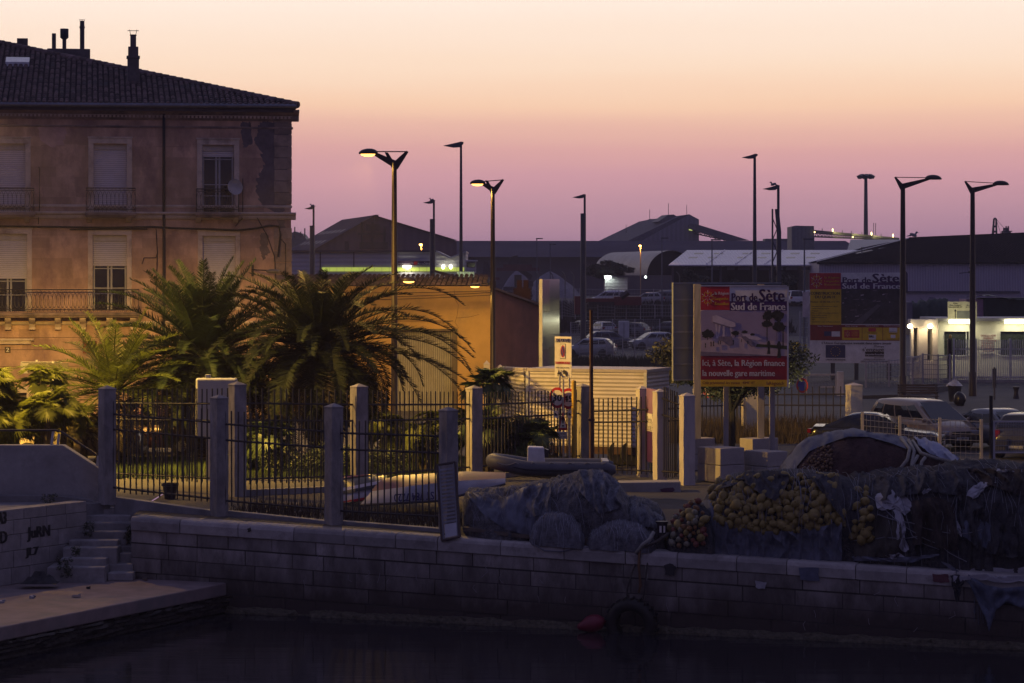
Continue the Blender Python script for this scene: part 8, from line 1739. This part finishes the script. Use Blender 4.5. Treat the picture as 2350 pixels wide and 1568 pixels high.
# bar gate
t = thing('sliding_bar_gate', 'long pale vertical-bar sliding gate in front of the guardhouse', 'gate', (gx(2270, 148), 148, 0)); d = 148; pal = M('gate_pale', (.46, .46, .48), rough=.5, metal=.2); b = MB(); x = 2190
while x < 2420: bx(b, x, x+2.0, 780+R.uniform(-.6, .6)+(4 if x < 2195 else 0), 871, d, .06); x += 5.05
b.build('bars', pal, t, org=t.location)['kind'] = 'stuff'
b = MB(); bx(b, 2186, 2420, 800, 803, d+.06, .05); bx(b, 2186, 2420, 864, 868, d+.06, .05); b.build('rail', pal, t, org=t.location)['kind'] = 'stuff'
for x in (2187, 2238, 2316): b = MB(); bx(b, x, x+4.5, 777, 873, d+.02, .12); b.build('post', pal, t, org=t.location)
b = MB(); bx(b, 2176, 2184, 778, 876, d+.3, .35); gp = b.build('gate_motor_post', kb, t, org=t.location); b = MB(); b.lathe([(.07, 0), (.08, .12), (.06, .2), (.02, .22)], W(2181, 776, d+.3), 10); b.build('beacon', M('amber', (.6, .35, .02), rough=.3), gp, org=t.location, smooth=1)
b = MB(); b.prism([W(2165, 872, d-.2), W(2420, 872, d-.2), W(2420, 888, d-.2), W(2165, 890, d-.2)], (0, .8, 0)); b.build('gate_base', M('base_wall_grey', (.21, .21, .23), rough=.8, var=.2), t, org=t.location)
# things around
t = thing('low_wall', 'low dark planter wall behind the parked minivan', 'wall', (gx(2080, 128), 128, 0)); b = MB(); b.prism([W(1978, 908, 128), W(2090, 905, 128), W(2130, 893, 132), W(2182, 884, 138), W(2182, 900, 138), W(2090, 925, 128), W(1978, 925, 128)], (0, .35, 0)); b.build('wall_face', M('planter_dark', (.05, .05, .06), rough=.85, var=.3), t, org=t.location)
t = thing('street_bench', 'dark slatted bench against the low planter wall', 'bench', (gx(2108, 121), 121, 0)); s = F/121; b = MB()
for k in range(4): b.box(-.95, .95, .28, .33, .55+k*.12, .64+k*.12)
for k in range(4): b.box(-.95, .95, -.2+k*.12, -.1+k*.12, .44, .47)
b.build('slats', M('bench_slat', (.05, .04, .045), rough=.7), t)['kind'] = 'stuff'
for x in (-.85, .85): b = MB(); b.box(x-.03, x+.03, -.2, .3, 0, .05); b.box(x-.03, x+.03, .2, .26, 0, 1.0); b.box(x-.03, x+.03, -.2, -.14, 0, .65); b.box(x-.03, x+.03, -.2, .26, .6, .65); b.build('leg', mast, t)
t = thing('litter_bin', 'round dark litter bin overflowing with a pale bag', 'bin', (gx(2191, 123), 123, 0)); b = MB(); b.lathe([(.28, .1), (.33, .85), (.35, .88)], (0, 0, 0), 14); b.build('bin_body', M('bin_dark', (.03, .03, .035), rough=.5, var=.5, scale=6), t, smooth=.8); b = MB(); b.grid(lambda u, v: (math.cos(2*PI*u)*(.40-.34*v)*(1+.25*noise.noise((u*7, v*5, 1))), math.sin(2*PI*u)*(.40-.34*v), .86+.30*v+.08*noise.noise((u*9, v*7, 3))), 22, 6); b.build('bag', M('bag_pale', (.38, .38, .4), rough=.35), t)
t = thing('rubbish_bag', 'black rubbish bag lying right of the litter bin', 'rubbish bag', (gx(2203, 121), 121, 0)); b = MB(); b.ell((0, 0, .3), (.3, .28, .36), 14, 9); b.v = [(x*(1+.2*noise.noise((x*5, y*5, z*5))), y, z*(1+.1*noise.noise((x*6, z*6, 2)))) for x, y, z in b.v]; b.build('bag', M('bag_black', (.012, .012, .014), rough=.3), t, smooth=4)
t = thing('bollard', 'short black flared bollard at the right edge', 'bollard', (gx(2332, 128), 128, 0)); b = MB(); b.lathe([(.17, 0), (.15, .1), (.11, .3), (.12, .45), (.17, .56), (.16, .6)], (0, 0, 0), 14); b.build('shaft', kb, t, smooth=.8)
t = thing('thin_signpost', 'thin dark signpost in front of the bar gate', 'post', (gx(2282, 127), 127, 0)); b = MB(); b.tube([(0, 0, 0), (0, 0, gz(843, 127))], .05, 6); b.box(-.09, .09, -.03, .03, gz(890, 127), gz(846, 127)); b.build('shaft', mast, t)
d = 176; t = thing('covered_load', 'dark green netted load on a truck behind the guardhouse roof, left', 'truck load', (gx(2130, d), d, 0)); mo = MB(); mo.grid(lambda u, v: W(2092+84*u, 735-(735-(694-8*u+6*noise.noise((u*6, 1, 0))))*math.sin(PI*v)**.5, d+3*v)+Vector((0, 0, .3*noise.noise((u*9, v*9, 0)))), 30, 10); mo.build('tarp', M('green_tarp', (.018, .032, .03), rough=.8, var=.4, scale=1), t, org=t.location, smooth=4); b = MB(); bx(b, 2080, 2094, 694, 735, d-.2, 2.5); b.build('cab', MATS['grey_panel'], t, org=t.location)
b = MB(); bx(b, 2092, 2176, 733, 770, d, 2.5); b.build('bed', kb, t, org=t.location)
t = thing('tarped_container', 'high dark green tarped container with a pink end behind the guardhouse, right', 'container', (gx(2300, d), d, 0)); b = MB(); bx(b, 2258, 2480, 684, 770, d, 3); b.build('tarp', MATS['green_tarp'], t, org=t.location, bevel=.1); b = MB(); bx(b, 2218, 2258, 687, 770, d+.2, 3); b.build('end_panel', M('pink_panel', (.30, .17, .26), rough=.6), t, org=t.location)
b = MB(); b.grid(lambda u, v: W(2216+190*u, 683-5*math.sin(7*u)-3*noise.noise((u*20, v*2, 0)), d-.3+3.2*v), 40, 4); b.build('cover_top', M('cover_pale', (.10, .13, .12), rough=.7), t, org=t.location)
t = thing('feather_flag', 'tall dark feather banner beside the brown street lamp', 'flag', (gx(2078, 165), 165, 0)); d = 165; b = MB(); b.prism([W(2074, 735, d), W(2074, 622, d), W(2079, 622, d), (W(2083, 628, d)), W(2083.5, 672, d), W(2075, 672, d)], (0, .03, 0)); b.build('cloth', M('flag_dark', (.05, .04, .07), rough=.7), t, org=t.location); b = MB(); b.tube([W(2074, 780, d), W(2074, 622, d)], .04, 5); b.build('pole', mast, t, org=t.location)
t = thing('notice_board', 'white notice board with small text left of the far construction board', 'notice board', (gx(1848, 165), 165, 0)); d = 165; b = MB(); b.prism([W(1842, 672, d), W(1857, 668, d), W(1857, 728, d), W(1842, 728, d)], (0, .06, 0)); b.build('panel', M('pink_white', (.45, .38, .42), rough=.6), t, org=t.location); b = MB(); bx(b, 1844, 1846, 728, 770, d, .1); b.build('post', mast, t, org=t.location)
t = thing('barrier_low', 'low crowd barrier with a red-white bar beside the porch', 'barrier', (gx(2098, 146), 146, 0)); d = 146; b = MB(); 
for x in range(2078, 2112, 4): b.tube([W(x, 855, d), W(x, 820, d)], .02, 4)
b.tube([W(2076, 819, d), W(2112, 819, d)], .03, 5); b.build('barrier_frame', pal, t, org=t.location)['kind'] = 'stuff'; b = MB(); bx(b, 2076, 2111, 831, 834, d-.1, .05); b.build('striped_bar', wlit, t, org=t.location)
t = thing('park_bench', 'pale stone bench under the arching palm', 'bench', (gx(962, 85), 85, 0)); d = 85; b = MB(); bx(b, 914, 1012, 1002, 1012, d, .6); b.build('seat', conc, t, org=t.location, bevel=.02)
for x in (930, 985): b = MB(); bx(b, x, x+18, 1012, 1056, d+.1, .4); b.build('leg', conc_d, t, org=t.location)
# ================= evening haze over the harbour =================
hz_m = bpy.data.materials.new('evening_haze'); hz_m.use_nodes = True; _n = hz_m.node_tree; _n.nodes.remove(_n.nodes['Principled BSDF'])
_v = _n.nodes.new('ShaderNodeVolumePrincipled'); _v.inputs['Color'].default_value = (.80, .72, .86, 1); _v.inputs['Density'].default_value = .00030; _v.inputs['Anisotropy'].default_value = .2
_n.links.new(_v.outputs[0], _n.nodes['Material Output'].inputs['Volume'])
b = MB(); b.box(-320, 320, -20, 640, -4.5, 40); hz_o = b.build('haze', hz_m); struct(hz_o, 'stuff', 'thin mauve evening haze over the harbour')
